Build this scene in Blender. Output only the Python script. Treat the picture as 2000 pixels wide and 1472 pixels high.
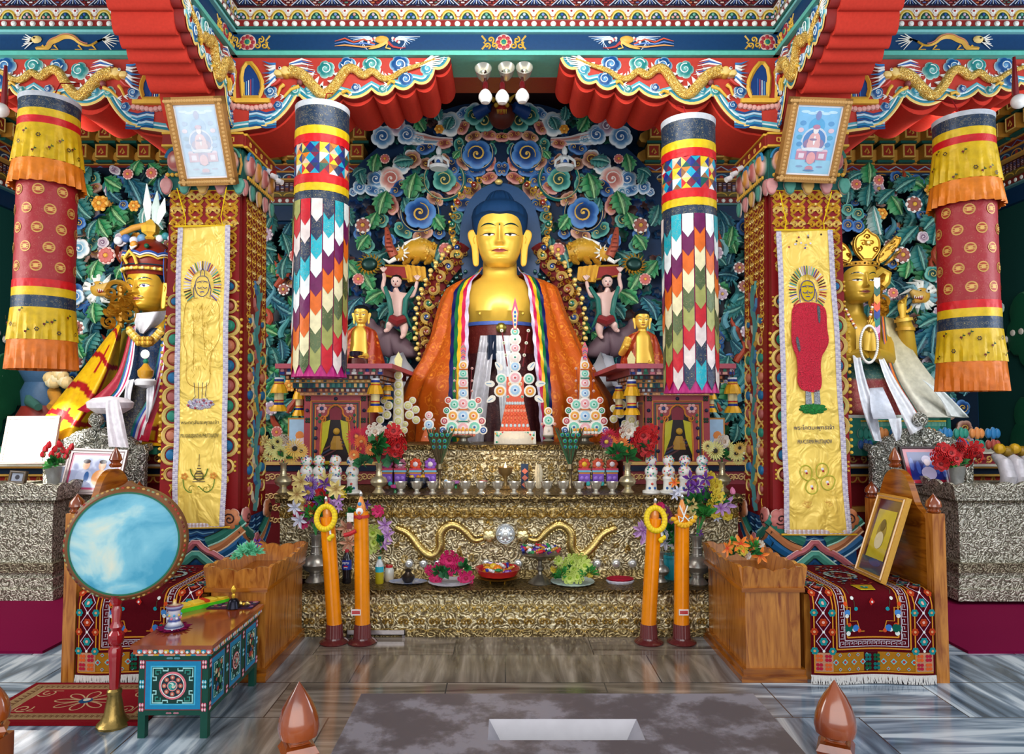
import bpy,math,random
from mathutils import Vector,Matrix
R=random.Random(7)
PI=math.pi
SC=bpy.context.scene
for _o in list(bpy.data.objects):bpy.data.objects.remove(_o)
COL=SC.collection
# ===== camera, colour management, world and lights =====
CAMZ=1.6;FPX=1350.0;PITCH=math.atan(64/FPX);CX=987.0;CY=736.0
cd=bpy.data.cameras.new('camera');cam=bpy.data.objects.new('camera',cd);COL.objects.link(cam)
cam.location=(0,0,CAMZ);cam.rotation_euler=(PI/2+PITCH,0,0)
cd.sensor_width=36;cd.lens=36*FPX/2000;cd.shift_x=(1000-CX)/2000;cd.clip_start=.05
SC.camera=cam
SC.view_settings.view_transform='Standard';SC.view_settings.look='None'
SC.view_settings.exposure=0.3;SC.view_settings.gamma=1;SC.view_settings.use_curve_mapping=False
W=bpy.data.worlds.new('world');SC.world=W;W.use_nodes=True
_n=W.node_tree.nodes;_n['Background'].inputs[0].default_value=(.80,.90,1.0,1);_n['Background'].inputs[1].default_value=0.6
def light(name,kind,loc,rot,energy,col=(1,1,1),**k):
 d=bpy.data.lights.new(name,kind);d.energy=energy;d.color=col
 for a,b in k.items():setattr(d,a,b)
 o=bpy.data.objects.new(name,d);COL.objects.link(o);o.location=loc;o.rotation_euler=rot;return o
light('entrance_daylight','AREA',(0,-2.6,2.6),(math.radians(84),0,0),210,(1,.98,.95),shape='RECTANGLE',size=7,size_y=3.6)
light('high_window_left','AREA',(-5.2,3.2,3.0),(math.radians(80),0,math.radians(-62)),75,(1,.98,.94),shape='RECTANGLE',size=1.6,size_y=2.0)
light('high_window_right','AREA',(5.2,3.2,3.0),(math.radians(80),0,math.radians(62)),60,(.86,.92,1),shape='RECTANGLE',size=1.6,size_y=2.0)
for _x,_y,_z,_e,_ty in((-.16,5.14,3.72,85,7.6),(.16,5.14,3.72,85,7.6)):
 light('cluster_spotlight','SPOT',(_x,_y,_z),(math.radians(72),0,0),_e,(1,.95,.88),spot_size=math.radians(92),spot_blend=.7,shadow_soft_size=.25)
for _x,_e in((-4.0,60),(4.0,38)):
 light('bay_lamp','AREA',(_x,5.0,3.7),(math.radians(50),0,0),_e,(1,.96,.9),shape='RECTANGLE',size=1.6,size_y=.5)
light('altar_fill','AREA',(0,3.4,4.2),(math.radians(42),0,0),45,(1,.96,.9),shape='RECTANGLE',size=2.4,size_y=.6)  # added fill light to brighten the altar; no fixture hangs here
def P(px,py,Y):
 if py==0:py=950
 dx=(px-CX)/FPX;dy=-(py-CY)/FPX
 c,s=math.cos(PITCH),math.sin(PITCH)
 k=Y/(c-dy*s)
 return Vector((dx*k,Y,CAMZ+(s+dy*c)*k))
def PZ(px,py,z):
 dx=(px-CX)/FPX;dy=-(py-CY)/FPX
 c,s=math.cos(PITCH),math.sin(PITCH)
 k=(z-CAMZ)/(s+dy*c)
 return Vector((dx*k,(c-dy*s)*k,z))
light('sun_through_side_window','SPOT',(-5.6,3.6,4.6),(0,0,0),5200,(1,.97,.9),spot_size=math.radians(11),spot_blend=.35,shadow_soft_size=.05).rotation_euler=(P(85,868,6.6)-Vector((-5.6,3.6,4.6))).to_track_quat('-Z','Y').to_euler()
def S(Y):return Y/FPX
def hx(h):
 h=h.lstrip('#');r=[]
 for i in(0,2,4):
  v=int(h[i:i+2],16)/255
  r.append(v/12.92 if v<=.04045 else((v+.055)/1.055)**2.4)
 return(r[0],r[1],r[2],1.0)
def mixc(a,b,t):return tuple(a[i]*(1-t)+b[i]*t for i in range(4))
_cc={}
def C(c):
 if isinstance(c,str):
  if c not in _cc:_cc[c]=hx(c)
  return _cc[c]
 return c
GOLD=hx('#e0b23e');PALEGOLD=hx('#f0d27a');DGOLD=hx('#a5761e');MAROON=hx('#7a1c20');RED=hx('#c8241c')
TEAL=hx('#1f7f80');DTEAL=hx('#0c4a4c');LTEAL=hx('#6fbfb4');BLUE=hx('#124a86');DBLUE=hx('#0a2444');LBLUE=hx('#5ea0d0')
PINK=hx('#c4746e');LPINK=hx('#e8b4ac');WHITE=hx('#eef0ea');ORANGE=hx('#d97a1e');YEL=hx('#e8c21c');GREEN=hx('#1e7a4a');LGREEN=hx('#6cc08c')
BLACK=hx('#0a0a0c')
class F:
 def __init__(s,o,u=(1,0,0),v=(0,0,1),w=(0,-1,0)):
  s.o=Vector(o);s.u=Vector(u).normalized();s.v=Vector(v).normalized();s.w=Vector(w).normalized()
 def p(s,a,b,c=0.0):return s.o+s.u*a+s.v*b+s.w*c
class M:
 def __init__(s):s.v=[];s.f=[];s.c=[];s.m=[]
 def add(s,vs,fs,cols,mi=0):
  b=len(s.v);s.v+=[tuple(x)for x in vs]
  one=isinstance(cols,tuple)and not isinstance(cols[0],tuple)
  for i,f in enumerate(fs):
   s.f.append(tuple(b+j for j in f));s.m.append(mi)
   if one:s.c+=[cols]*len(f)
   else:s.c+=[cols[j]for j in f]
 def box(s,x0,x1,y0,y1,z0,z1,col,mi=0):
  col=C(col)
  v=[(x,y,z)for z in(z0,z1)for y in(y0,y1)for x in(x0,x1)]
  s.add(v,[(0,2,3,1),(4,5,7,6),(0,1,5,4),(2,6,7,3),(0,4,6,2),(1,3,7,5)],col,mi)
 def fbox(s,fr,a0,a1,b0,b1,c0,c1,col,mi=0):
  col=C(col)
  v=[fr.p(a,b,c)for c in(c0,c1)for b in(b0,b1)for a in(a0,a1)]
  s.add(v,[(0,2,3,1),(4,5,7,6),(0,1,5,4),(2,6,7,3),(0,4,6,2),(1,3,7,5)],col,mi)
 def grid(s,rows,cols,mi=0,wrap=False,cap=False):
  n=len(rows[0]);m=len(rows);b=[p for r in rows for p in r];fs=[]
  for i in range(m-1):
   for j in range(n if wrap else n-1):
    k=(j+1)%n
    fs.append((i*n+j,i*n+k,(i+1)*n+k,(i+1)*n+j))
  if cap:fs.append(tuple(range(n))[::-1]);fs.append(tuple((m-1)*n+j for j in range(n)))
  if isinstance(cols,list):cl=tuple(c for r in cols for c in(r if isinstance(r,list)else[r]*n))
  else:cl=C(cols)
  s.add(b,fs,cl,mi)
 def lathe(s,c,prof,n=24,col=GOLD,mi=0,sx=1,sy=1,fr=None,flute=0):
  rows=[];cl=[]
  for k,pr in enumerate(prof):
   r,z=pr[0],pr[1];row=[]
   for j in range(n):
    a=2*PI*j/n;rr=r*(1+(flute if j%2 else 0))
    if fr:row.append(fr.p(c[0]+rr*math.cos(a),c[1]+rr*math.sin(a),c[2]+z))
    else:row.append(Vector((c[0]+rr*sx*math.cos(a),c[1]+rr*sy*math.sin(a),c[2]+z)))
   rows.append(row);cl.append(C(pr[2])if len(pr)>2 else C(col))
  s.grid(rows,cl,mi,wrap=True,cap=True)
 def tube(s,pts,rad,n=8,col=GOLD,mi=0,flat=1.0):
  pts=[Vector(p)for p in pts];rows=[];m=len(pts)
  up=Vector((0,0,1));prev=None
  for i,p in enumerate(pts):
   t=(pts[min(i+1,m-1)]-pts[max(i-1,0)])
   if t.length<1e-9:t=Vector((0,0,1))
   t.normalize()
   if prev is None:
    a=t.cross(Vector((0,1,0)))
    if a.length<.1:a=t.cross(Vector((1,0,0)))
   else:a=prev-t*prev.dot(t)
   if a.length<1e-6:a=t.cross(Vector((1,0.3,0)))
   a.normalize();prev=a;b=t.cross(a)
   r=rad[i]if isinstance(rad,(list,tuple))else rad
   rows.append([p+a*(r*math.cos(2*PI*j/n))+b*(r*flat*math.sin(2*PI*j/n))for j in range(n)])
  if isinstance(col,list):s.grid(rows,[C(c)for c in col],mi,wrap=True,cap=True)
  else:s.grid(rows,C(col),mi,wrap=True,cap=True)
 def ext(s,fr,pts,c0,c1,col,side=None,mi=0):
  n=len(pts);col=C(col);side=C(side)if side else col
  A=[fr.p(a,b,c0)for a,b in pts];B=[fr.p(a,b,c1)for a,b in pts]
  s.add(A,[tuple(range(n))[::-1]],side,mi);s.add(B,[tuple(range(n))],col,mi)
  s.add(A+B,[(i,(i+1)%n,n+(i+1)%n,n+i)for i in range(n)],side,mi)
 def poly(s,fr,pts,c,col,mi=0):
  s.add([fr.p(a,b,c)for a,b in pts],[tuple(range(len(pts)))],C(col),mi)
 def rect(s,fr,a0,a1,b0,b1,c,col,mi=0):
  s.poly(fr,[(a0,b0),(a1,b0),(a1,b1),(a0,b1)],c,col,mi)
 def stroke(s,fr,pts,wd,c,col,off=0,mi=0,h=0,close=False):
  n=len(pts);L=[];Rr=[]
  for i in range(n):
   if close:p0=pts[(i-1)%n];p1=pts[(i+1)%n]
   else:p0=pts[max(i-1,0)];p1=pts[min(i+1,n-1)]
   tx,ty=p1[0]-p0[0],p1[1]-p0[1];l=math.hypot(tx,ty)or 1
   nx,ny=-ty/l,tx/l;w=(wd[i]if isinstance(wd,list)else wd)/2
   L.append((pts[i][0]+nx*(off+w),pts[i][1]+ny*(off+w)));Rr.append((pts[i][0]+nx*(off-w),pts[i][1]+ny*(off-w)))
  col=C(col);e=n if close else n-1
  if h:
   V=[fr.p(a,b,c)for a,b in L]+[fr.p(*pts_mid,c+h)for pts_mid in[((L[i][0]+Rr[i][0])/2,(L[i][1]+Rr[i][1])/2)for i in range(n)]]+[fr.p(a,b,c)for a,b in Rr]
   fs=[]
   for i in range(e):
    j=(i+1)%n;fs+=[(i,n+i,n+j,j),(n+i,2*n+i,2*n+j,n+j)]
   s.add(V,fs,col,mi)
  else:
   V=[fr.p(a,b,c)for a,b in L]+[fr.p(a,b,c)for a,b in Rr]
   s.add(V,[(i,n+i,n+(i+1)%n,(i+1)%n)for i in range(e)],col,mi)
 def dome(s,fr,cx,cy,out,hs,cols,c=0,fr_s=None,mi=0):
  n=len(out);sc=fr_s or[1,.96,.78,.45][:len(hs)-1]
  rows=[[fr.p(cx+a*k,cy+b*k,c+h)for a,b in out]for k,h in zip(sc,hs)]
  b=[p for r in rows for p in r]+[fr.p(cx,cy,c+hs[-1])];m=len(rows);fs=[]
  for i in range(m-1):
   for j in range(n):k=(j+1)%n;fs.append((i*n+j,i*n+k,(i+1)*n+k,(i+1)*n+j))
  for j in range(n):fs.append(((m-1)*n+j,(m-1)*n+(j+1)%n,m*n))
  cl=[C(x)for x in cols];cv=[]
  for i in range(m):cv+=[cl[min(i,len(cl)-1)]]*n
  cv.append(cl[-1]);s.add(b,fs,tuple(cv),mi)
 def disc(s,fr,cx,cy,r,c,col,n=16,h=0,mi=0,ry=None):
  ry=ry or r
  o=[(r*math.cos(2*PI*i/n),ry*math.sin(2*PI*i/n))for i in range(n)]
  if h:s.dome(fr,cx,cy,o,[0,h*.7,h],[col],c,[1,.72],mi)
  else:s.poly(fr,[(cx+a,cy+b)for a,b in o],c,col,mi)
 def ball(s,p,r,col,n=12,m=8,mi=0,sz=1.0):
  s.lathe((p[0],p[1],p[2]),[(max(r*math.sin(PI*k/m),1e-4),-r*sz*math.cos(PI*k/m))for k in range(m+1)],n,col,mi)
 def merge(s,o,T=None,mi=None):
  b=len(s.v)
  s.v+=[tuple(T@Vector(v))for v in o.v]if T else list(o.v)
  s.f+=[tuple(b+j for j in f)for f in o.f];s.c+=o.c
  s.m+=o.m if mi is None else[mi]*len(o.m)
 def mesh(s,name,mats,smooth=True):
  me=bpy.data.meshes.new(name);me.from_pydata(s.v,[],s.f)
  at=me.color_attributes.new('Col','FLOAT_COLOR','CORNER')
  flat=[x for c in s.c for x in c];at.data.foreach_set('color',flat)
  for m_ in(mats if isinstance(mats,(list,tuple))else[mats]):me.materials.append(m_)
  if any(s.m):me.polygons.foreach_set('material_index',s.m)
  me.validate();me.update()
  if smooth:
   me.polygons.foreach_set('use_smooth',[True]*len(me.polygons))
   try:me.set_sharp_from_angle(angle=math.radians(38))
   except Exception:pass
  return me
def arc(cx,cy,r,a0,a1,n=12,ry=None):
 ry=ry or r
 return[(cx+r*math.cos(math.radians(a0+(a1-a0)*i/n)),cy+ry*math.sin(math.radians(a0+(a1-a0)*i/n)))for i in range(n+1)]
def spiral(cx,cy,r0,r1,a0,turns,n=22,flip=1):
 return[(cx+(r0+(r1-r0)*i/n)*math.cos(a0+flip*2*PI*turns*i/n),cy+(r0+(r1-r0)*i/n)*math.sin(a0+flip*2*PI*turns*i/n))for i in range(n+1)]
def lobed(n,r,amp,rot=0,k=6,p=.55,ry=1.0):
 o=[]
 for i in range(n*k):
  a=rot+2*PI*i/(n*k);q=r*(1-amp+amp*abs(math.sin(n*(a-rot)/2))**p)
  o.append((q*math.cos(a),ry*q*math.sin(a)))
 return o
def smooth(pts,it=2,close=False):
 for _ in range(it):
  q=[];n=len(pts)
  rng=range(n)if close else range(n-1)
  if not close:q.append(pts[0])
  for i in rng:
   a=pts[i];b=pts[(i+1)%n]
   q.append(tuple(a[k]*.75+b[k]*.25 for k in range(len(a))));q.append(tuple(a[k]*.25+b[k]*.75 for k in range(len(a))))
  if not close:q.append(pts[-1])
  pts=q
 return pts
def lerpk(keys,t):
 if t<=keys[0][0]:return keys[0][1]
 for(a,x),(b,y)in zip(keys,keys[1:]):
  if t<=b:
   k=(t-a)/(b-a);k=k*k*(3-2*k)*.5+k*.5
   return x+(y-x)*k
 return keys[-1][1]
def thing(name,label,cat,loc=(0,0,0),group=None,rot=None):
 o=bpy.data.objects.new(name,None);COL.objects.link(o);o.location=loc;o.empty_display_size=.05
 o['label']=label;o['category']=cat
 if group:o['group']=group
 if rot:o.rotation_euler=rot
 return o
def obj(name,m,mat,parent=None,smooth=True,label=None,cat=None,group=None,kind=None,local=False,loc=None):
 me=m.mesh(name,mat,smooth)if isinstance(m,M)else m
 o=bpy.data.objects.new(name,me);COL.objects.link(o)
 if parent is not None:
  o.parent=parent
  if not local:
   if parent.type=='EMPTY' and parent.parent is None:o.matrix_parent_inverse=Matrix.Translation(-parent.location)
 if loc is not None:o.location=loc
 if label:o['label']=label
 if cat:o['category']=cat
 if group:o['group']=group
 if kind:o['kind']=kind
 return o
def struct(name,m,mat,smooth=False):
 return obj(name,m,mat,smooth=smooth,kind='structure')
def copy_tree(o,loc=None,label=None,rotz=None,scale=None,group=None):
 r=o.copy();COL.objects.link(r)
 if loc is not None:r.location=loc
 if rotz is not None:r.rotation_euler=(r.rotation_euler[0],r.rotation_euler[1],rotz)
 if scale:r.scale=scale if isinstance(scale,(tuple,list))else(scale,)*3
 if label:r['label']=label
 if group:r['group']=group
 for ch in list(o.children):
  c=ch.copy();COL.objects.link(c);q=ch.matrix_parent_inverse.copy();c.parent=r;c.matrix_parent_inverse=q
  for g in list(ch.children):
   d=g.copy();COL.objects.link(d);d.parent=c
 return r
def _mat(name):
 m=bpy.data.materials.new(name);m.use_nodes=True;t=m.node_tree;b=t.nodes['Principled BSDF'];return m,t,b
def N(t,k,**i):
 n=t.nodes.new(k)
 for a,b in i.items():
  if a.startswith('_'):setattr(n,a[1:],b)
  else:n.inputs[a.replace('__',' ')].default_value=b
 return n
def L(t,a,b):t.links.new(a,b)
def mixn(t,fac,A,B,mode='MIX'):
 n=t.nodes.new('ShaderNodeMix');n.data_type='RGBA';n.blend_type=mode
 for s,v in((0,fac),(6,A),(7,B)):
  if hasattr(v,'links')or hasattr(v,'is_linked'):L(t,v,n.inputs[s])
  else:n.inputs[s].default_value=v
 return n.outputs[2]
def ramp(t,fac,stops):
 n=t.nodes.new('ShaderNodeValToRGB');e=n.color_ramp.elements
 while len(e)<len(stops):e.new(.5)
 for k,(p,c)in enumerate(stops):
  e[k].position=p;e[k].color=C(c)if not isinstance(c,(int,float))else(c,c,c,1)
 L(t,fac,n.inputs[0]);return n.outputs[0]
def coords(t,scale=(1,1,1)):
 tc=t.nodes.new('ShaderNodeTexCoord');mp=t.nodes.new('ShaderNodeMapping');mp.inputs['Scale'].default_value=scale
 L(t,tc.outputs['Object'],mp.inputs[0]);return mp.outputs[0]
def vc(name,rough=.5,metal=0.0,bump=.0,bscale=30,spec=.5,var=.12,emit=0,coat=0,trans=0,alpha=None,sheen=0):
 m,t,b=_mat(name);a=N(t,'ShaderNodeVertexColor',_layer_name='Col');co=coords(t)
 nz=N(t,'ShaderNodeTexNoise',Scale=bscale,Detail=4.0);L(t,co,nz.inputs['Vector'])
 r=ramp(t,nz.outputs[0],[(.3,1-var),(.7,1+0.0)])
 c=mixn(t,1.0,a.outputs[0],r,'MULTIPLY');L(t,c,b.inputs['Base Color'])
 b.inputs['Roughness'].default_value=rough;b.inputs['Metallic'].default_value=metal
 b.inputs['Specular IOR Level'].default_value=spec
 if coat:b.inputs['Coat Weight'].default_value=coat;b.inputs['Coat Roughness'].default_value=.08
 if sheen:b.inputs['Sheen Weight'].default_value=sheen
 if bump:
  bp=N(t,'ShaderNodeBump',Strength=bump,Distance=.01);L(t,nz.outputs[0],bp.inputs['Height']);L(t,bp.outputs[0],b.inputs['Normal'])
 if emit:L(t,a.outputs[0],b.inputs['Emission Color']);b.inputs['Emission Strength'].default_value=emit
 if trans:b.inputs['Transmission Weight'].default_value=trans
 return m
m_paint=vc('painted_wood',.45,0,.08,40,spec=.3)
m_matte=vc('matte_paint',.8,0,.05,60,spec=.15)
m_gloss=vc('glossy_enamel',.16,0,.0,20,coat=.4)
m_gold=vc('gilded_carving',.34,.85,.15,70)
m_gilt=vc('bright_gilding',.38,.45,.1,70)
m_goldskin=vc('gilded_skin',.40,.28,.03,12,var=.08)
m_metal=vc('polished_metal',.30,.78,.03,60)
m_silk=vc('silk',.42,.1,.35,22,var=.25,spec=.35)
m_cloth=vc('cloth',.85,0,.4,50,var=.2,spec=.2)
m_leaf=vc('petals_and_leaves',.6,0,.1,80,var=.25)
m_emit=vc('lit_flame',.5,0,0,10,emit=6)
def brocade(name,flower='#d0a040',scale=16,rough=.38,thr=.32,amt=.8,metal=.1,bump=.35,vert=False):
 """silk whose woven motif lies over the vertex colour"""
 m,t,b=_mat(name);a=N(t,'ShaderNodeVertexColor',_layer_name='Col');co=coords(t)
 vo=N(t,'ShaderNodeTexVoronoi',Scale=scale,Randomness=.55);L(t,co,vo.inputs['Vector'])
 nz=N(t,'ShaderNodeTexNoise',Scale=scale*3.2,Detail=3.0);L(t,co,nz.inputs['Vector'])
 ad=N(t,'ShaderNodeMath',_operation='ADD');L(t,vo.outputs['Distance'],ad.inputs[0])
 mu=N(t,'ShaderNodeMath',_operation='MULTIPLY');L(t,nz.outputs[0],mu.inputs[0]);mu.inputs[1].default_value=.55;L(t,mu.outputs[0],ad.inputs[1])
 f=ramp(t,ad.outputs[0],[(thr,amt),(thr+.14,.0),(thr+.3,0.0),(thr+.36,amt*.55),(thr+.42,0)])
 c=mixn(t,f,a.outputs[0],C(flower));L(t,c,b.inputs['Base Color'])
 b.inputs['Roughness'].default_value=rough;b.inputs['Metallic'].default_value=metal
 n2=N(t,'ShaderNodeTexNoise',Scale=9.0,Detail=3.0);L(t,co,n2.inputs['Vector'])
 bp=N(t,'ShaderNodeBump',Strength=bump,Distance=.03);L(t,n2.outputs[0],bp.inputs['Height'])
 bp2=N(t,'ShaderNodeBump',Strength=.3,Distance=.004);L(t,f,bp2.inputs['Height']);L(t,bp.outputs[0],bp2.inputs['Normal']);L(t,bp2.outputs[0],b.inputs['Normal'])
 return m
m_bro_orange=brocade('orange_brocade','#ec9428',9,.42,.33,.9)
m_bro_dark=brocade('midnight_brocade','#a99a6a',34,.4,.34,.55,.3)
m_bro_red=brocade('crimson_brocade','#b8705a',26,.5,.30,.35,.05)
def repousse(name,c1,c2,c3,scale=9,rough=.3,bump=.9,fine=1.0):
 """beaten metal: curls, beads and leafage raised in the sheet"""
 m,t,b=_mat(name);a=N(t,'ShaderNodeVertexColor',_layer_name='Col');co=coords(t)
 nz=N(t,'ShaderNodeTexNoise',Scale=scale*.9,Detail=2.0);L(t,co,nz.inputs['Vector'])
 mx=mixn(t,.09,co,nz.outputs['Color'])
 vo=N(t,'ShaderNodeTexVoronoi',Scale=scale);L(t,mx,vo.inputs['Vector'])
 mu=N(t,'ShaderNodeMath',_operation='MULTIPLY');L(t,vo.outputs['Distance'],mu.inputs[0]);mu.inputs[1].default_value=21.0
 sn=N(t,'ShaderNodeMath',_operation='SINE');L(t,mu.outputs[0],sn.inputs[0])
 v2=N(t,'ShaderNodeTexVoronoi',Scale=scale*4.2);v2.feature='SMOOTH_F1';L(t,mx,v2.inputs['Vector'])
 s2=N(t,'ShaderNodeMath',_operation='MULTIPLY');L(t,v2.outputs['Distance'],s2.inputs[0]);s2.inputs[1].default_value=-2.2*fine
 ad=N(t,'ShaderNodeMath',_operation='ADD');L(t,sn.outputs[0],ad.inputs[0]);L(t,s2.outputs[0],ad.inputs[1])
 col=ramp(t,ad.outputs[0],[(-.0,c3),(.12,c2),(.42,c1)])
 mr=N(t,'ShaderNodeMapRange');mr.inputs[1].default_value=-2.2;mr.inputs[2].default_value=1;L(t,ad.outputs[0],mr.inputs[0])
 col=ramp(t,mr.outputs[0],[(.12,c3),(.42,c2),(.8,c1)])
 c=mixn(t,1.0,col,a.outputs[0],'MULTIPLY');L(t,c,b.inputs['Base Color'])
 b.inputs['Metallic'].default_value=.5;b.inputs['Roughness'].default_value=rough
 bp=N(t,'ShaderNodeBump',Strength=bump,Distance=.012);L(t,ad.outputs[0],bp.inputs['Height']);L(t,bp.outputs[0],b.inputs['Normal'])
 return m
m_brass=repousse('beaten_brass','#f8eccc','#cdb98a','#75654a',15,.33,.55)
m_silver=repousse('beaten_white_metal','#dcd8c8','#b0aa98','#6c6656',17,.42,.4)
m_silverthrone=repousse('embossed_silver','#f4f4ee','#b8b8ac','#66665c',16,.3,.7)
m_scale=repousse('gilded_scales','#ffe698','#f4c450','#c08a2c',32,.35,.45)
def wood(name,c1,c2,rough=.3,scale=(1,1,1),coat=.4):
 m,t,b=_mat(name);co=coords(t,scale)
 nz=N(t,'ShaderNodeTexNoise',Scale=2.2,Detail=5.0,Distortion=1.2);L(t,co,nz.inputs['Vector'])
 n2=N(t,'ShaderNodeTexNoise',Scale=1.1,Detail=2.0);L(t,coords(t),n2.inputs['Vector'])
 c=ramp(t,nz.outputs[0],[(.3,c1),(.5,mixc(C(c1),C(c2),.6)),(.72,c2)])
 c=mixn(t,.35,c,ramp(t,n2.outputs[0],[(.35,.45),(.65,1.0)]),'MULTIPLY')
 L(t,c,b.inputs['Base Color']);b.inputs['Roughness'].default_value=rough;b.inputs['Coat Weight'].default_value=coat;b.inputs['Coat Roughness'].default_value=.12
 bp=N(t,'ShaderNodeBump',Strength=.12,Distance=.004);L(t,nz.outputs[0],bp.inputs['Height']);L(t,bp.outputs[0],b.inputs['Normal'])
 return m
m_wood=wood('varnished_teak','#8a4412','#d08838',.25,(14,14,1.6))
m_woodd=wood('dark_varnished_teak','#6e3208','#b06818',.2,(1.4,1.4,12))
m_finial=wood('turned_varnished_wood','#5c1e06','#a04c18',.2,(3,3,1.2),.8)
def glass():
 m,t,b=_mat('picture_glass');b.inputs['Base Color'].default_value=(1,1,1,1);b.inputs['Transmission Weight'].default_value=1
 b.inputs['Roughness'].default_value=.02;b.inputs['IOR'].default_value=1.3;b.inputs['Alpha'].default_value=.25;return m
m_glass=glass()
# ================= the hall: floor, walls, ceiling =================
def marble():
 m,t,b=_mat('polished_marble');co=coords(t)
 br=N(t,'ShaderNodeTexBrick',Scale=1.0,Mortar__Size=.004);br.offset=.37
 br.inputs['Brick Width'].default_value=.92;br.inputs['Row Height'].default_value=.46
 br.inputs['Color1'].default_value=(0,0,0,1);br.inputs['Color2'].default_value=(1,1,1,1);br.inputs['Mortar'].default_value=(.3,.3,.3,1);L(t,co,br.inputs['Vector'])
 def veins(sc,rot):
  mp=N(t,'ShaderNodeMapping');mp.inputs['Scale'].default_value=sc;mp.inputs['Rotation'].default_value=(0,0,rot);L(t,co,mp.inputs[0])
  n=N(t,'ShaderNodeTexNoise',Scale=2.6,Detail=6.0,Distortion=1.4);L(t,mp.outputs[0],n.inputs['Vector']);return n.outputs[0]
 a=veins((.35,3.2,1),.15);b2=veins((3.0,.4,1),-.5)
 sel=N(t,'ShaderNodeMath',_operation='GREATER_THAN');L(t,br.outputs['Color'],sel.inputs[0]);sel.inputs[1].default_value=.45
 v=mixn(t,sel.outputs[0],a,b2)
 c=ramp(t,v,[(.32,'#3c4a58'),(.44,'#66788a'),(.52,'#8e9eae'),(.62,'#c4cfd8')])
 sx=N(t,'ShaderNodeSeparateXYZ');L(t,co,sx.inputs[0]);ab=N(t,'ShaderNodeMath',_operation='ABSOLUTE');L(t,sx.outputs[0],ab.inputs[0])
 mr=N(t,'ShaderNodeMapRange');mr.inputs[1].default_value=1.25;mr.inputs[2].default_value=1.55;L(t,ab.outputs[0],mr.inputs[0])
 c2=ramp(t,v,[(.3,'#4c443e'),(.5,'#73695f'),(.68,'#9a8f84')])
 c=mixn(t,mr.outputs[0],c2,c)  # brown centre, blue-white sides: window reflections painted into the floor colour
 c=mixn(t,br.outputs['Fac'],c,C('#3a3a3c'));L(t,c,b.inputs['Base Color'])
 b.inputs['Roughness'].default_value=.13;b.inputs['Specular IOR Level'].default_value=.75;return m
m_marble=marble()
fl=M();fl.box(-7,7,-2.2,9.2,-.1,0,WHITE);struct('floor',fl,m_marble)
wl=M();wl.box(-6.1,6.1,8.7,8.85,0,5.6,'#12385a');struct('wall_back',wl,m_matte)
wl=M();wl.box(-6.1,-5.95,4.2,8.7,0,5.6,'#154a44');struct('wall_left',wl,m_matte)
wl=M();wl.box(5.95,6.1,4.2,8.7,0,5.6,'#123f3a');struct('wall_right',wl,m_matte)
wl=M();wl.box(-7,7,2.0,8.85,5.35,5.5,'#2a1418');struct('ceiling',wl,m_matte)
BY=4.85
def zrow(py):return P(CX,py or .01,BY).z
Z0=zrow(112)
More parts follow.
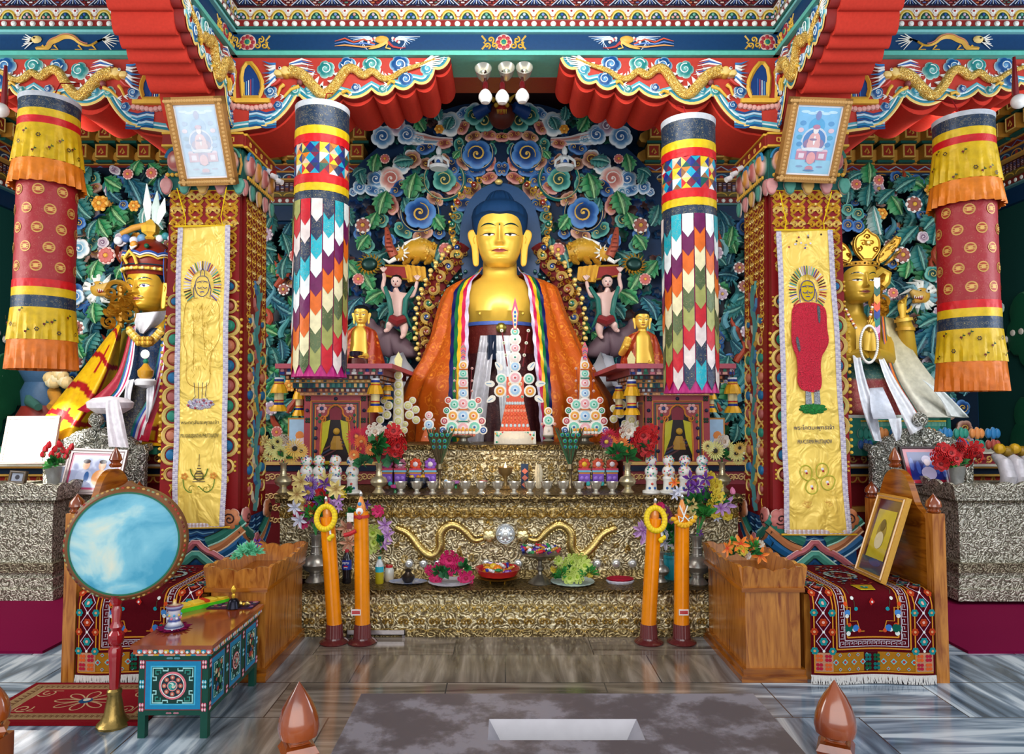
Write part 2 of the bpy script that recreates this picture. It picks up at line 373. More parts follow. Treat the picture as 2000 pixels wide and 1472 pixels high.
def beam_rows(m,fr,a0,a1,seed=0,phoenix=None):
 """painted rows of a beam: teal fillets, blue band, white discs, lotus arches, drops over brickwork (b = height)"""
 rr=random.Random(seed);px=S(BY);d=a1-a0
 Z=lambda py:zrow(py)-0
 m.fbox(fr,a0,a1,Z(112),Z(104),-.3,.035,'#5fb8a8');m.fbox(fr,a0,a1,Z(104),Z(100),-.3,.02,'#1c6a64')
 m.fbox(fr,a0,a1,Z(100),Z(67),-.3,0,'#0c3a66')
 m.fbox(fr,a0,a1,Z(67),Z(62),-.3,.03,'#7fc4c4');m.fbox(fr,a0,a1,Z(62),Z(58),-.3,.045,'#2a6a60')
 m.fbox(fr,a0,a1,Z(58),Z(44),-.3,.03,'#8a2420')
 n=int(d/(19*px));zc=Z(51)
 for i in range(n):m.disc(fr,a0+d*(i+.5)/n,zc,5.8*px,.031,WHITE,12,.014)
 m.fbox(fr,a0,a1,Z(44),Z(22),-.3,.04,'#d9d2c8')
 n=max(1,int(d/(37*px)))
 for i in range(n):
  c=a0+d*(i+.5)/n;h=20*px;w=d/n*.46
  pts=[(c-w,Z(44))]+[(c-w*math.cos(PI*k/10)*(1-.12*math.sin(PI*k/5)**2),Z(44)+h*math.sin(PI*k/10)**.8)for k in range(11)]+[(c+w,Z(44))]
  m.poly(fr,pts,.041,'#c9a436')
  q=[(c+(x-c)*.72,Z(44)+(z-Z(44))*.76)for x,z in pts];m.poly(fr,q,.0425,'#1c4a3a');m.stroke(fr,q,2.4*px,.043,'#e9d27a')
  for k,(ox,oz)in enumerate(((-.28,4),(.28,4),(0,9.5))):
   m.disc(fr,c+ox*w,Z(44)+oz*px,3.1*px,.044,rr.choice(['#7a92c8','#b9c9e0','#d79a90','#6fae98','#c8b0c8','#2f55a0']),8,.006)
  e=c+d/n/2
  for k in range(6):
   an=PI*k/3;m.disc(fr,e+3.6*px*math.cos(an),Z(28)+3.6*px*math.sin(an),2.3*px,.042,'#f3ece6',7,.003)
  m.disc(fr,e,Z(28),2.4*px,.046,'#a8382c',7)
  m.stroke(fr,arc(e,Z(34),6*px,180,360,6),1.5*px,.043,'#9a3f30')
 m.fbox(fr,a0,a1,Z(22),Z(-60),-.3,.055,'#4a1218')
 pal=['#d9c0b4','#b05a5a','#9c2c2c','#5a6a9c','#c8744a','#e6e0e0','#4a7a6a','#8c2428']
 row=0;y=20
 while y>-58:
  k=0;x=a0+(5 if row%2 else 0)*px
  while x<a1-7*px:
   m.rect(fr,x,x+6.6*px,Z(y),Z(y-2.6),.0565,rr.choice(pal));x+=10.5*px;k+=1
  y-=5;row+=1
 n=max(1,int(d/(54.6*px)))
 for t in range(2):
  zb=20-t*42
  for i in range(n):
   c=a0+d*(i+.5)/n;w=22*px;H=34
   side=[(w*(1-(k/8))**2.2+1.2*px,zb-H*(k/8))for k in range(9)]
   m.poly(fr,[(c+a,Z(y))for a,y in side]+[(c-a,Z(y))for a,y in side[::-1]],.058,'#141c38')
   for sg in(-1,1):
    m.stroke(fr,[(c+sg*a,Z(y))for a,y in side],1.8*px,.0595,'#b9c4d8');m.stroke(fr,[(c+sg*a*1.25,Z(y))for a,y in side],1.3*px,.0597,'#7a2c24')
   for an in(-.5,-.25,0,.25,.5):
    m.stroke(fr,[(c,Z(zb-H*.45)),(c+an*w*1.1,Z(zb-3))],1.5*px,.0595,'#c9d2de' if abs(an)!=.25 else '#5f7ab8')
def rosette(m,fr,a,b,px):
 for sg in(-1,1):
  for k in range(3):
   sp=spiral(a+sg*(19+k*7)*px,b+(6 if k%2 else-6)*px,1*px,7*px,0,1.2,12,sg);m.stroke(fr,sp,3.2*px,.002,GOLD,h=.008)
  m.stroke(fr,[(a+sg*44*px,b+14*px),(a+sg*36*px,b+4*px),(a+sg*40*px,b),(a+sg*36*px,b-4*px),(a+sg*44*px,b-14*px)],4*px,.002,'#c9a34a',h=.006)
 m.disc(fr,a,b,17*px,.003,'#d9b8b0',20,.004)
 for k in range(8):
  an=PI*k/4;m.disc(fr,a+11*px*math.cos(an),b+11*px*math.sin(an),4.4*px,.007,'#a8303c',8,.004)
 m.disc(fr,a,b,7*px,.009,'#d8c06a',12,.004);m.disc(fr,a,b,5.2*px,.013,'#1c7a6a',10,.006)
def phoenix(m,fr,a,b,px,sg):
 q=lambda x,y:(a+sg*x*px,b+y*px)
 for k in range(9):
  for side in(-1,1):
   y0=9-k*1.0
   m.stroke(fr,[q(side*16,3+k*.6),q(side*(30+k*2),y0+3),q(side*(72-k*5),12-k*3.6)],[4.2*px,2.6*px,.8*px],.003+k*.0006,'#8fb4e4' if k%2 else '#e6eef6')
 for side in(-1,1):
  for k in range(5):m.disc(fr,*q(side*(18+k*3),8-k*2),3.2*px,.009,'#b8565c' if k%2 else '#e8dcd0',7,.003)
 for k,c in enumerate(('#c8543c','#5f84c8','#d99a5a')):
  m.stroke(fr,[q(-18,-4-k*2),q(-40,6-k*8),q(-60,0-k*4),q(-78,8-k*7),q(-98,2-k*5)],[3*px]*4+[px],.008+k*.001,c)
 m.disc(fr,*q(-4,5),14*px,.010,'#d9a84a',14,.014,ry=8*px)
 m.stroke(fr,smooth([q(6,2),q(-8,-8),q(-22,-12),q(-30,-14)],1),[9*px,9*px,8*px,7*px,6*px,5*px,3*px,2*px][:len(smooth([q(6,2),q(-8,-8),q(-22,-12),q(-30,-14)],1))],.012,'#e3b85c',h=.008)
 m.stroke(fr,[q(8,0),q(18,-9),q(30,-12),q(44,-12)],[6*px,4*px,3*px,px],.011,'#b0403c')
 m.stroke(fr,[q(8,-3),q(4,-12),q(14,-14)],3*px,.012,'#e3b85c')
XI=1.955
def beam(name,fr,a0,a1,seed,deco,label,**k):
 t=thing(name,label,'beam',fr.p((a0+a1)/2,Z0))
 m=M();beam_rows(m,fr,a0,a1,seed);obj('painted_beam_face',m,m_paint,t,smooth=False)
 if deco:
  m=M();deco(m);obj('carved_band_ornament',m,m_paint,t)
 return t
px5=S(BY);bz=(zrow(100)+zrow(67))/2
fr_c=F((0,BY,0))
def deco_c(m):
 rosette(m,fr_c,P(984,84,BY).x,bz,px5);rosette(m,fr_c,P(484,84,BY).x,bz,px5);rosette(m,fr_c,P(1498,84,BY).x,bz,px5)
 phoenix(m,fr_c,P(750,84,BY).x,bz,px5,1);phoenix(m,fr_c,P(1220,84,BY).x,bz,px5,-1)
cbm=beam('painted_beam',fr_c,-XI,XI,1,deco_c,'blue painted beam over the central arch, with two phoenixes and a middle rosette')
m=M();ax0,ax1=P(868,120,5.3).x,P(1106,120,5.3).x
m.box(-1.9,1.9,5.15,5.4,P(0,126,5.15).z,Z0-.004,'#8c1c18');m.box(ax0-.5,ax1+.5,5.2,5.38,P(0,150,5.2).z,P(0,126,5.15).z,'#1c6a48');m.box(ax0-.5,ax1+.5,5.19,5.39,P(0,154,5.2).z,P(0,150,5.2).z,'#c8922c')
obj('inner_soffit',m,m_paint,cbm,smooth=False)
def small_dragon(m,fr,a,b,px,sg):
 q=lambda x,y:(a+sg*x*px,b+y*px)
 body=smooth([q(-62,-12),q(-40,-13),q(-34,2),q(-22,6),q(-8,14),q(12,12),q(26,-2),q(44,-8),q(60,2)],2)
 m.stroke(fr,body,[(4+9*math.sin(PI*min(1,i/len(body)*1.1+.1)))*px for i in range(len(body))],.004,'#d9a63c',h=.012)
 m.stroke(fr,[(x,y+3*px)for x,y in body[6:-6]],2*px,.014,'#c87a6a')
 m.disc(fr,*q(-62,6),11*px,.006,'#e8c880',10,.014,ry=8*px)
 for k in range(7):
  m.stroke(fr,[q(-66,4),q(-84-3*(k%3),16-k*5)],[4*px,px],.010,'#f2efe6')
  m.stroke(fr,[q(56,0),q(70,6),q(104-5*abs(k-3),20-k*6)],[4*px,3*px,px],.008,'#eee9dc')
 for x in(-50,-26,22,50):m.stroke(fr,[q(x,-6),q(x+8,-15),q(x-6,-16)],4*px,.008,'#d9a63c')
 m.disc(fr,*q(-64,7),2*px,.022,BLACK,6)
for sg,seed,sidew in((-1,2,'left'),(1,3,'right')):
 x0,x1=(-5.94,-2.39)if sg<0 else(2.39,5.94)
 cxp=132 if sg<0 else 1850
 beam('painted_beam',fr_c,x0,x1,seed,lambda m:small_dragon(m,fr_c,P(cxp,96,BY).x,bz,px5,1 if sg<0 else-1),'blue painted beam over the %s side bay with a small gold dragon'%sidew)
 frp=F((sg*XI,0,0),(0,-1,0),(0,0,1),(-sg,0,0))
 def dp(m,frp=frp):
  rosette(m,frp,-4.7,bz,px5*.9)
 beam('painted_beam',frp,-BY,-2.4,seed+5,dp,'blue painted beam running toward the viewer above the %s pillar'%sidew)
def sx_(px):return P(px,112,BY).x+2.175
NODES=[(sx_(a),P(a,b,BY).z)for a,b in((440,262),(508,252),(544,237),(583,186),(667,186),(727,177),(772,171),(811,163),(850,137),(880,115))]
DROP=[0,.008,.02,.075,.045,.055,.04,.06,.035]
def contour(sc=1.0,k=9,drop=1.0):
 pts=[]
 for(a,b),(c,d),h in zip(NODES,NODES[1:],DROP):
  for i in range(k):
   t=i/k;nx,nz=(d-b),-(c-a);l=math.hypot(nx,nz);q=math.sin(PI*t)**.75*h*drop
   pts.append(((a+(c-a)*t+nx/l*q*.6)*sc,b+(d-b)*t+nz/l*q))
 pts.append((NODES[-1][0]*sc,NODES[-1][1]));return pts
def zq(zx,zy,sc=1.0):
 p=P(400+zx/3.333,zy/3.333,BY);return((p.x+2.175)*sc,p.z)
def dragon_bracket(fr,sc,depth,label,base):
 t=thing('dragon_bracket',label,'bracket',base)
 ct=contour(sc);top=[(NODES[-1][0]*sc,Z0-.004),(NODES[0][0]*sc,Z0-.004)]
 m=M();m.ext(fr,ct+top,-.06,0,'#b8382c','#8a2420')
 for off,wd,col,c in((.010,.020,'#ecca74',.012),(.030,.020,'#1f7f96',.009),(.047,.012,'#e6f2f0',.007),(.062,.016,'#5fb0c0',.004)):
  m.stroke(fr,ct[2:],wd,c,col,off=off,h=.004)
 obj('scalloped_board',m,m_paint,t)
 m=M();c2=[(a,b-.015)for a,b in contour(sc,9,1.25)]
 m.ext(fr,c2+top,-depth,-.06,'#c8382a','#c8382a');obj('red_corbel',m,m_matte,t)
 m=M()
 def curl(zx,zy,r,c1,c2,fl=1,rot=0.0,n=5):
  a,b=zq(zx,zy,sc);r=r/3.333*px5
  rx=r*max(sc,.75)
  o=[(x*rx/r,y)for x,y in lobed(n,r,.16,rot)]
  m.dome(fr,a,b,o,[0,.008,.016,.018,.019],[WHITE,c2,c1,c1,c2],.004,[1,.9,.7,.4])
  m.stroke(fr,[(a+(x-a)*rx/r,y)for x,y in spiral(a,b,r*.08,r*.62,rot,1.3,16,fl)],r*.13,.021,'#e6f2f0',h=.004)
 for a in((790,455,62,TEAL,'#7fc4bc'),(930,430,62,BLUE,'#79b0d8',-1),(1090,425,66,TEAL,'#7fc4bc',1,1),(1270,425,70,BLUE,'#79b0d8',-1),(1310,520,55,BLUE,LBLUE),(1450,455,48,'#2a86a0','#8fd0d0',-1),(590,595,44,TEAL,'#8fd0c8'),(680,590,38,'#2a86a0','#8fd0d0',-1),(985,575,34,BLUE,'#c9d8e6'),(1160,585,34,TEAL,'#c9e0d8'),(480,690,34,BLUE,LBLUE),(430,600,46,BLUE,'#8fc0e0',-1)):
  curl(*a)
 for k in range(7):
  m.stroke(fr,[zq(x,y+k*16,sc)for x,y in((290,730),(340,722),(400,738),(470,722+k*2))],4.2*px5,.004+.0015*k,('#174f8a','#b9d8e8','#2a7fb0')[k%3],h=.004)
 obj('painted_clouds',m,m_paint,t)
 body=smooth([zq(x,y,sc)for x,y in((560,470),(640,490),(700,560),(780,640),(860,560),(925,450),(985,455),(1035,510),(1095,460),(1150,520),(1215,520),(1290,465),(1390,435),(1500,395))],2)
 n=len(body);m=M()
 rad=[px5*(10*(1-i/n)**.8+2.5)for i in range(n)]
 m.tube([fr.p(a,b,.018)for a,b in body],rad,10,'#ffffff',1)
 db=obj('dragon_body',m,[m_paint,m_scale],t)
 m=M()
 for i in range(3,n-6,2):
  (a,b),(c,d)=body[i],body[i+2];l=math.hypot(c-a,d-b);nx,nz=-(d-b)/l,(c-a)/l;r=rad[i]
  m.ext(fr,[(a,b),(c,d),(a+nx*r*1.9+(c-a)*.1,b+nz*r*1.9)],.012,.022,WHITE)
 for k in range(8):
  m.tube([fr.p(*zq(1400+k*8,440-k*3,sc),.02),fr.p(*zq(1480,410+(k-3)*12,sc),.024),fr.p(*zq(1590-abs(k-2)*18,375+(k-2)*16,sc),.012)],[.008,.006,.001],6,'#f2f0ea')
  m.tube([fr.p(*zq(560,430+k*6,sc),.03),fr.p(*zq(640,400+k*14,sc),.034),fr.p(*zq(700+6*k,410+k*14,sc),.02)],[.009,.007,.001],6,('#f2f0ea','#3a6ab0','#f2f0ea','#b8504a')[k%4])
  m.tube([fr.p(*zq(470,430+k*14,sc),.03),fr.p(*zq(430,430+k*20,sc),.034),fr.p(*zq(375+(k%3)*12,400+k*27,sc),.012)],[.010,.008,.001],6,'#f2f0ea' if k%3 else '#3f7fc0')
 a,b=zq(540,480,sc)
 m.dome(fr,a,b,lobed(5,.055,.2,0,6,.55,.75),[0,.03,.05,.055,.056],['#c8922c','#e6ba50','#e6ba50','#f0d080'],0)
 a2,b2=zq(490,490,sc);m.dome(fr,a2,b2,lobed(4,.04,.15,0,6,.6,.7),[0,.03,.045,.05,.05],['#f0e8d8','#e6ba50','#f0d080'],0)
 m.tube([fr.p(*zq(500,530,sc),.03),fr.p(*zq(470,560,sc),.034),fr.p(*zq(440,570,sc),.03)],[.014,.012,.006],8,'#c23a30')
 m.disc(fr,*zq(505,468,sc),.012,.056,WHITE,10,.006);m.disc(fr,*zq(505,468,sc),.006,.062,BLACK,8)
 for(x0,y0,x1,y1)in((620,570,520,640),(900,610,960,620),(1240,545,1190,560),(520,560,480,630)):
  m.tube([fr.p(*zq(x0,y0,sc),.02),fr.p(*zq((x0+x1)/2,(y0+y1)/2-12,sc),.03),fr.p(*zq(x1,y1,sc),.02)],[.014,.011,.008],8,'#e0b040')
  for k in(-1,0,1):m.tube([fr.p(*zq(x1,y1,sc),.024),fr.p(*zq(x1-22,y1+k*18,sc),.02)],[.007,.002],5,'#f2f0ea')
 m.ball(fr.p(*zq(625,545,sc),.02),.022,'#8a4a4a',12,8)
 obj('dragon_head_and_claws',m,m_paint,db)
 m=M();ni=smooth([zq(x,y,sc)for x,y in((250,640),(240,470),(290,400),(350,470),(385,560),(360,640))],1)
 m.ext(fr,ni,0,.012,'#123a7a');m.stroke(fr,ni,.032,.016,'#d9aa3c',h=.016,close=True)
 for k,c in enumerate(('#c8b04a','#5fa0d8','#e6e6e0','#b8404a','#3a6ab0')):
  m.stroke(fr,[zq(262+k*14,640,sc),zq(262+k*14,540-k*6,sc)],.006,.014,c)
 a,b=zq(310,650,sc);m.fbox(fr,a-.13*sc,a+.13*sc,b-.03,b,0,.03,'#e0b040')
 for k in range(9):m.disc(fr,a+(k-4)*.032*sc,b-.045-.012*(4-abs(k-4))*.4,.022,.004,'#dca49c',8,.018)
 obj('gilded_niche',m,m_paint,t)
 return t
for sg,sd in((-1,'left'),(1,'right')):
 c=sg*2.175
 dragon_bracket(F((c,BY,0),(-sg,0,0)),1.0,.5,'carved dragon bracket on the %s half of the central arch'%sd,(c,BY,Z0))
 dragon_bracket(F((c,BY+.02,0),(sg,0,0)),1.0,.5,'carved dragon bracket over the outer %s bay'%sd,(c+sg*.3,BY+.02,Z0))
 dragon_bracket(F((sg*XI,BY+.24,0),(0,-1,0),(0,0,1),(-sg,0,0)),.6,.44,'stepped red bracket coming forward above the %s pillar'%sd,(sg*2.175,BY-.3,Z0))
 # ================= painted pillars =================
PY=4.9
def filigree(m,fr,w,z1,z0,seed,mi=0):
 """pierced gilded scrollwork hanging from the capital, ends in points"""
 rr=random.Random(seed);n=4;H=z1-z0
 for i in range(n):
  x=-w/2+w*(i+.5)/n;edge=abs(i-(n-1)/2)/((n-1)/2)
  hh=H*(1.0 if edge>.9 else .7)
  rows=max(2,int(hh/(w/n*.78)))
  for k in range(rows):
   z=z1-(k+.5)*w/n*.8;r=w/n*.46*(1-.3*k/rows)
   for s_ in(-1,1):
    m.stroke(fr,spiral(x+s_*r*.5,z,r*.06,r*.52,PI/2,1.25,14,s_*(1 if k%2 else-1)),[r*(.16+.34*q/14)for q in range(15)],.004,PALEGOLD if(k+i)%2 else GOLD,h=.012,mi=mi)
   m.stroke(fr,arc(x,z,r*.98,20,160,8),r*.34,.003,GOLD,h=.012,mi=mi)
   m.stroke(fr,arc(x,z,r*.95,200,340,8),r*.34,.003,GOLD,h=.012,mi=mi)
   m.disc(fr,x,z-r*.9,r*.2,.004,PALEGOLD,8,.016,mi=mi)
  zt=z1-rows*w/n*.8
  m.stroke(fr,[(x,zt+.02),(x+.012,zt-.02),(x-.006,zt-.05),(x,zt-.08)],[.03,.022,.014,.003],.004,GOLD,h=.01,mi=mi)
def jewel_column(m,fr,x,zt,zb,sg,px,mi_g=0):
 """gilded scrolls cupping coloured bosses"""
 n=10;cols=['#1f6ea0','#b0605c','#2a8a74','#c87a5c','#1f6ea0','#b0605c']
 step=(zt-zb)/n
 for k in range(n):
  z=zt-(k+.5)*step;r=step*.42*(1 if 1<k<n-1 else .7)
  m.disc(fr,x,z,r*.72,.004,cols[k%4],12,r*.55)
  m.stroke(fr,[(x+sg*(a-x),b)for a,b in arc(x,z,r*1.12,-130,120,12)],[r*.22+r*.3*math.sin(PI*i/12)for i in range(13)],.003,PALEGOLD,h=.018,mi=mi_g)
  m.stroke(fr,[(x+sg*a,z+b)for a,b in((-.2*r,1.1*r),(-.7*r,.8*r),(-.3*r,.45*r))],r*.28,.005,GOLD,h=.014,mi=mi_g)
  for b in(-.75,0,.75):m.disc(fr,x+sg*r*1.45,z+b*r,r*.22,.004,GOLD,7,.014,mi=mi_g)
 m.stroke(fr,[(x,zb),(x+.01,zb-.03),(x-.008,zb-.055),(x+.004,zb-.085)],[.028,.02,.014,.003],.004,GOLD,h=.01,mi=mi_g)
 m.stroke(fr,[(x,zt),(x-.008,zt+.03),(x+.004,zt+.07)],[.024,.018,.003],.004,GOLD,h=.01,mi=mi_g)
def base_carving(m,fr,w,z0,z1):
 """cloud and mountain carving round the foot"""
 H=z1-z0
 m.rect(fr,-w/2,w/2,z0,z0+H*.96,.004,'#174f86')
 for k in range(6):m.stroke(fr,[(-w*.2,z0+H*(.93-k*.06)),(-w*.07,z0+H*(.9-k*.06)),(0,z0+H*(.94-k*.06)),(w*.07,z0+H*(.9-k*.06)),(w*.2,z0+H*(.93-k*.06))],H*.028,.008+k*.001,'#7fb8dc' if k%2 else '#0e3a6c',h=.008)
 def range_(pts,wd,c,e,lay):
  q=smooth([(a*w,z0+b*H)for a,b in pts],1)
  m.stroke(fr,q,wd*H,lay,c,h=.02);m.stroke(fr,q,wd*H*.16,lay+.006,e,off=wd*H*.46,h=.003);m.stroke(fr,q,wd*H*.1,lay+.004,'#20302c',off=-wd*H*.46,h=.003)
 for sg in(-1,1):
  range_([(sg*.56,.66),(sg*.44,.5),(sg*.30,.36),(sg*.2,.3)],.20,'#1c5f94','#b9dcee',.012)
  range_([(sg*.54,.84),(sg*.42,.68),(sg*.30,.52),(sg*.16,.42)],.18,'#c07a4e','#ecc8a0',.016)
  range_([(sg*.55,1.0),(sg*.42,.84),(sg*.28,.68),(sg*.12,.58)],.19,'#2f7c6c','#a8dcc8',.020)
  o=lobed(5,H*.2,.18,.4);m.dome(fr,sg*w*.40,z0+H*1.0,o,[0,.015,.025,.028,.028],['#f0d0c4','#c0706a' if sg<0 else '#c87c50','#c0706a' if sg<0 else '#c87c50'],.02)
  m.stroke(fr,spiral(sg*w*.40,z0+H*1.0,H*.01,H*.11,0,1.4,14,sg),H*.028,.05,'#3c1c1c',h=.004)
 range_([(-.46,.06),(-.24,.34),(-.1,.42),(0,.6),(.1,.42),(.24,.34),(.46,.06)],.13,'#b8646c','#f0c0bc',.024)
 range_([(-.3,.0),(-.12,.22),(0,.38),(.12,.22),(.3,.0)],.16,'#4a9484','#b8e0cc',.02)
 m.poly(fr,[(-w*.12,z0),(0,z0+H*.22),(w*.12,z0)],.03,'#123f5c')
def pillar(sg,sd):
 cx=sg*2.16;wb,wt=.285,.245
 t=thing('pillar','square red pillar on the %s with gilded scrolls and a cloud-carved foot'%sd,'pillar',(cx,PY+.28,0))
 m=M();zb,zt=.30,3.53;n=8
 for k in range(n):
  a,b=k/n,(k+1)/n;w0=wb+(wt-wb)*a;w1=wb+(wt-wb)*b;z0_,z1_=zb+(zt-zb)*a,zb+(zt-zb)*b
  def sec(w,z):
   y0=PY;c_=.05;y1=PY+.56
   return[(cx-w,y0,z),(cx+w,y0,z),(cx+w,y0+c_,z),(cx+w-.03,y0+c_,z),(cx+w-.03,y0+c_*2,z),(cx+w,y0+c_*2,z),(cx+w,y1,z),(cx-w,y1,z),(cx-w,y0+c_*2,z),(cx-w+.03,y0+c_*2,z),(cx-w+.03,y0+c_,z),(cx-w,y0+c_,z)]
  m.grid([sec(w0,z0_),sec(w1,z1_)],hx('#8c1418'),wrap=True)
 m.box(cx-.36,cx+.36,PY-.05,PY+.62,0,.30,'#6a6a6c')
 obj('shaft',m,m_paint,t,smooth=False)
 lean=(wb-wt)/(zt-zb)
 z=lambda py:P(CX,py,PY).z
 hb=M();hb.box(cx-.2,cx+.2,PY+.07,PY+.5,zt,Z0-.005,'#b02c22');obj('head_block',hb,m_matte,t)
 ffr=F((cx,PY-.001,0));sfr=F((cx-sg*(wb-.006),PY+.34,0),(0,1,0),(0,0,1),(-sg,0,lean*0))
 sfr.w=Vector((-sg,0,.0));sfr.v=Vector((sg*lean,0,1)).normalized()
 m=M();filigree(m,ffr,.50,z(372),z(545),1,0);filigree(m,sfr,.42,z(372),z(640),2,0)
 obj('gilded_filigree',m,m_gilt,t)
 m=M();jewel_column(m,ffr,-.195,z(570),z(945),-1,px5);jewel_column(m,ffr,.195,z(540),z(930),1,px5)
 for x in(-.13,.13):jewel_column(m,sfr,x,z(600),z(980),1,px5)
 rr=random.Random(5+sg)
 st=[(.03*math.sin(k*.9),z(540)+(z(1010)-z(540))*k/26)for k in range(27)]
 m.stroke(sfr,st,.045,.004,'#3c7a78',h=.03)
 for k,(a,b)in enumerate(st):
  m.stroke(sfr,[(a,b),(a+(-1)**k*.05,b+.03),(a+(-1)**k*.07,b+.09)],[.06,.045,.003],.006,rr.choice(['#5a9a90','#c8b8a0','#3f74a0','#b0645c','#c8a048']),h=.02)
 obj('scroll_and_jewel_border',m,m_paint,t)
 m=M();base_carving(m,ffr,.60,z(1118),z(1012));base_carving(m,F((cx-sg*wb,PY+.28,0),(0,1,0),(0,0,1),(-sg,0,0)),.56,z(1118),z(1012))
 obj('carved_foot',m,m_paint,t)
 m=M()
 for fr_,w in((F((cx,PY-.02,0)),.52),(F((cx-sg*.27,PY+.28,0),(0,1,0),(0,0,1),(-sg,0,0)),.56)):
  m.fbox(fr_,-w/2-.03,w/2+.03,z(288),z(268),-.2,.03,'#8f2a22')
  for k in range(5):
   x=-w/2+w*(k+.5)/5
   for q in([(-.3,.6),(.3,.6)],[(-.2,.6),(-.2,-.4),(.1,-.6)],[(.2,.6),(.2,-.6)]):
    m.stroke(fr_,[(x+a*.06,z(278)+b*.025)for a,b in q],.009,.031,'#e6b848',h=.004)
  m.fbox(fr_,-w/2-.03,w/2+.03,z(292),z(288),-.2,.04,GOLD);m.fbox(fr_,-w/2-.03,w/2+.03,z(268),z(264),-.2,.04,GOLD)
  for k in range(4):
   x=-w/2+w*(k+.5)/4;c_=('#b0605c','#c8883c')[(k+(sg>0))%2]
   m.dome(fr_,x,z(318),[(a,b*1.25)for a,b in lobed(2,.062,.05,0,8)],[0,.03,.05,.06,.065],['#2f7c6c',LPINK,c_,c_,'#f0d8c8'],.0)
   m.stroke(fr_,[(x+a,b)for a,b in arc(0,z(318),.07,10,170,10,.09)],.022,.03,'#4a9484' if k%2 else '#2f80b0',h=.015)
   m.stroke(fr_,[(x+.065,z(345)),(x+.08,z(325)),(x+.065,z(305))],.02,.02,'#c89a4a',h=.015)
  for k in range(16):m.disc(fr_,-w/2+w*(k+.5)/16,z(346),.0155,.03,'#e0b040',8,.016)
  for k in range(5):
   x=-w/2+w*k/4;m.dome(fr_,x,z(366),[(a,b*1.4)for a,b in lobed(3,.045,.15,PI/2)],[0,.015,.022,.025,.025],['#f0d8d0',('#c8747a','#3a8478','#c89444')[k%3],('#d89a98','#5aa494','#e0b868')[k%3]],.01)
  m.fbox(fr_,-w/2,w/2,z(372),z(292),-.2,.0,'#1f5f58')
 obj('lotus_capital',m,m_paint,t)
 return t
pillar(-1,'left');pillar(1,'right')
# ================= carved templates =================
def tmpl_curl(name,edge,mid,dark,line,n=5,spir=((0,0,.62,1.5,1),),ry=1.0):
 m=M();fr=F((0,0,0))
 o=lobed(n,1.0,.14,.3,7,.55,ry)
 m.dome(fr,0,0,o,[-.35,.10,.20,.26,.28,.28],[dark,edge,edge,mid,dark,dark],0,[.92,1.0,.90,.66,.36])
 for(x,y,r,tn,fl)in spir:
  sp=spiral(x,y,r*.08,r,.4,tn,22,fl)
  m.stroke(fr,sp,[r*.10+r*.16*math.sin(PI*i/22)for i in range(23)],.25,line,h=.09)
  m.disc(fr,x,y,r*.16,.28,line,8,.07)
 return m.mesh(name,m_paint)
PALC={'pink':('#e0a8a0','#b86a64','#7c3430','#e8c05a'),'brown':('#d9b0a0','#a8705e','#5e3228','#e8c05a'),'teal':('#6fb8ac','#1f7470','#0a3c3c','#d8c87a'),'blue':('#5a8fd0','#1c4f96','#0a2450','#e8c05a'),'white':('#f2f4f4','#a9c8d8','#4f86a4','#eef4f6'),'rose':('#f4ece8','#e0a49a','#b86860','#f4ece8'),'sky':('#e0ecf6','#6a9cc8','#2c5c96','#f0f6fa'),'mauve':('#e6dde4','#b49aac','#7c6078','#efe8ee')}
TC={}
for _k,_p in PALC.items():
 TC[_k,1]=tmpl_curl('curl_single_'+_k,*_p)
 TC[_k,2]=tmpl_curl('curl_double_'+_k,*_p,n=4,spir=((-.42,.05,.34,1.2,1),(.42,-.02,.34,1.2,-1)),ry=.66)
def tmpl_leaf(name,edge,mid,dark,vein,lobes=5,w=.34,bend=.25):
 m=M();fr=F((0,0,0));T=30;rows=[];cols=[]
 for i in range(T+1):
  t=i/T;ph=(t*lobes)%1.0
  wd=w*1.25*math.sin(PI*min(1,t*.93+.07))**.7*(.68+.32*(1-ph)**1.3)*(1.0 if t<.98 else .1)
  cx=bend*t*t;row=[];cr=[]
  for j in(-4,-3,-2,-1,0,1,2,3,4):
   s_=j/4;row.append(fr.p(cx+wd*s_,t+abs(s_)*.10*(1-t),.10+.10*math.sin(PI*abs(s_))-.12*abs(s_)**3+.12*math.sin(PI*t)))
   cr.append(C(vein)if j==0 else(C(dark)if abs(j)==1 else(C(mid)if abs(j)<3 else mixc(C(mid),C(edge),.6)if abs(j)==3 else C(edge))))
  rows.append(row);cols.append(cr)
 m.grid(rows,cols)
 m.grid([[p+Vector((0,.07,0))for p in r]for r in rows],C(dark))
 m.tube([fr.p(bend*t*t,t,.16+.12*math.sin(PI*t))for t in[k/8 for k in range(9)]],[.03*(1-k/9)+.004 for k in range(9)],5,vein)
 return m.mesh(name,m_paint)
TL=[tmpl_leaf('leaf_teal','#6fb4ac','#1f6e70','#0c4244','#8cc4b8'),tmpl_leaf('leaf_green','#7cc890','#2a8a54','#0f5030','#a8d89c',4,.38,.1),tmpl_leaf('leaf_blue_green','#5aa0b0','#1a5a70','#0a3448','#7ab4bc',6,.3,.35),tmpl_leaf('leaf_pale','#d8ece8','#7cb4b0','#3c8480','#f0f6f0',6,.26,.3)]
def tmpl_flower(name,rim,pet,ctr,n=8):
 m=M();fr=F((0,0,0))
 for r_,s_,c_,w_ in((.68,.34,rim,.0),(.56,.32,pet,.10)):
  for k in range(n):
   a=2*PI*(k+(.5 if w_ else 0))/n
   m.disc(fr,r_*math.cos(a),r_*math.sin(a),s_,w_,c_,9,.16)
 m.disc(fr,0,0,.44,.16,mixc(C(pet),C('#401010'),.4),12,.05);m.disc(fr,0,0,.26,.2,ctr,12,.18)
 return m.mesh(name,m_paint)
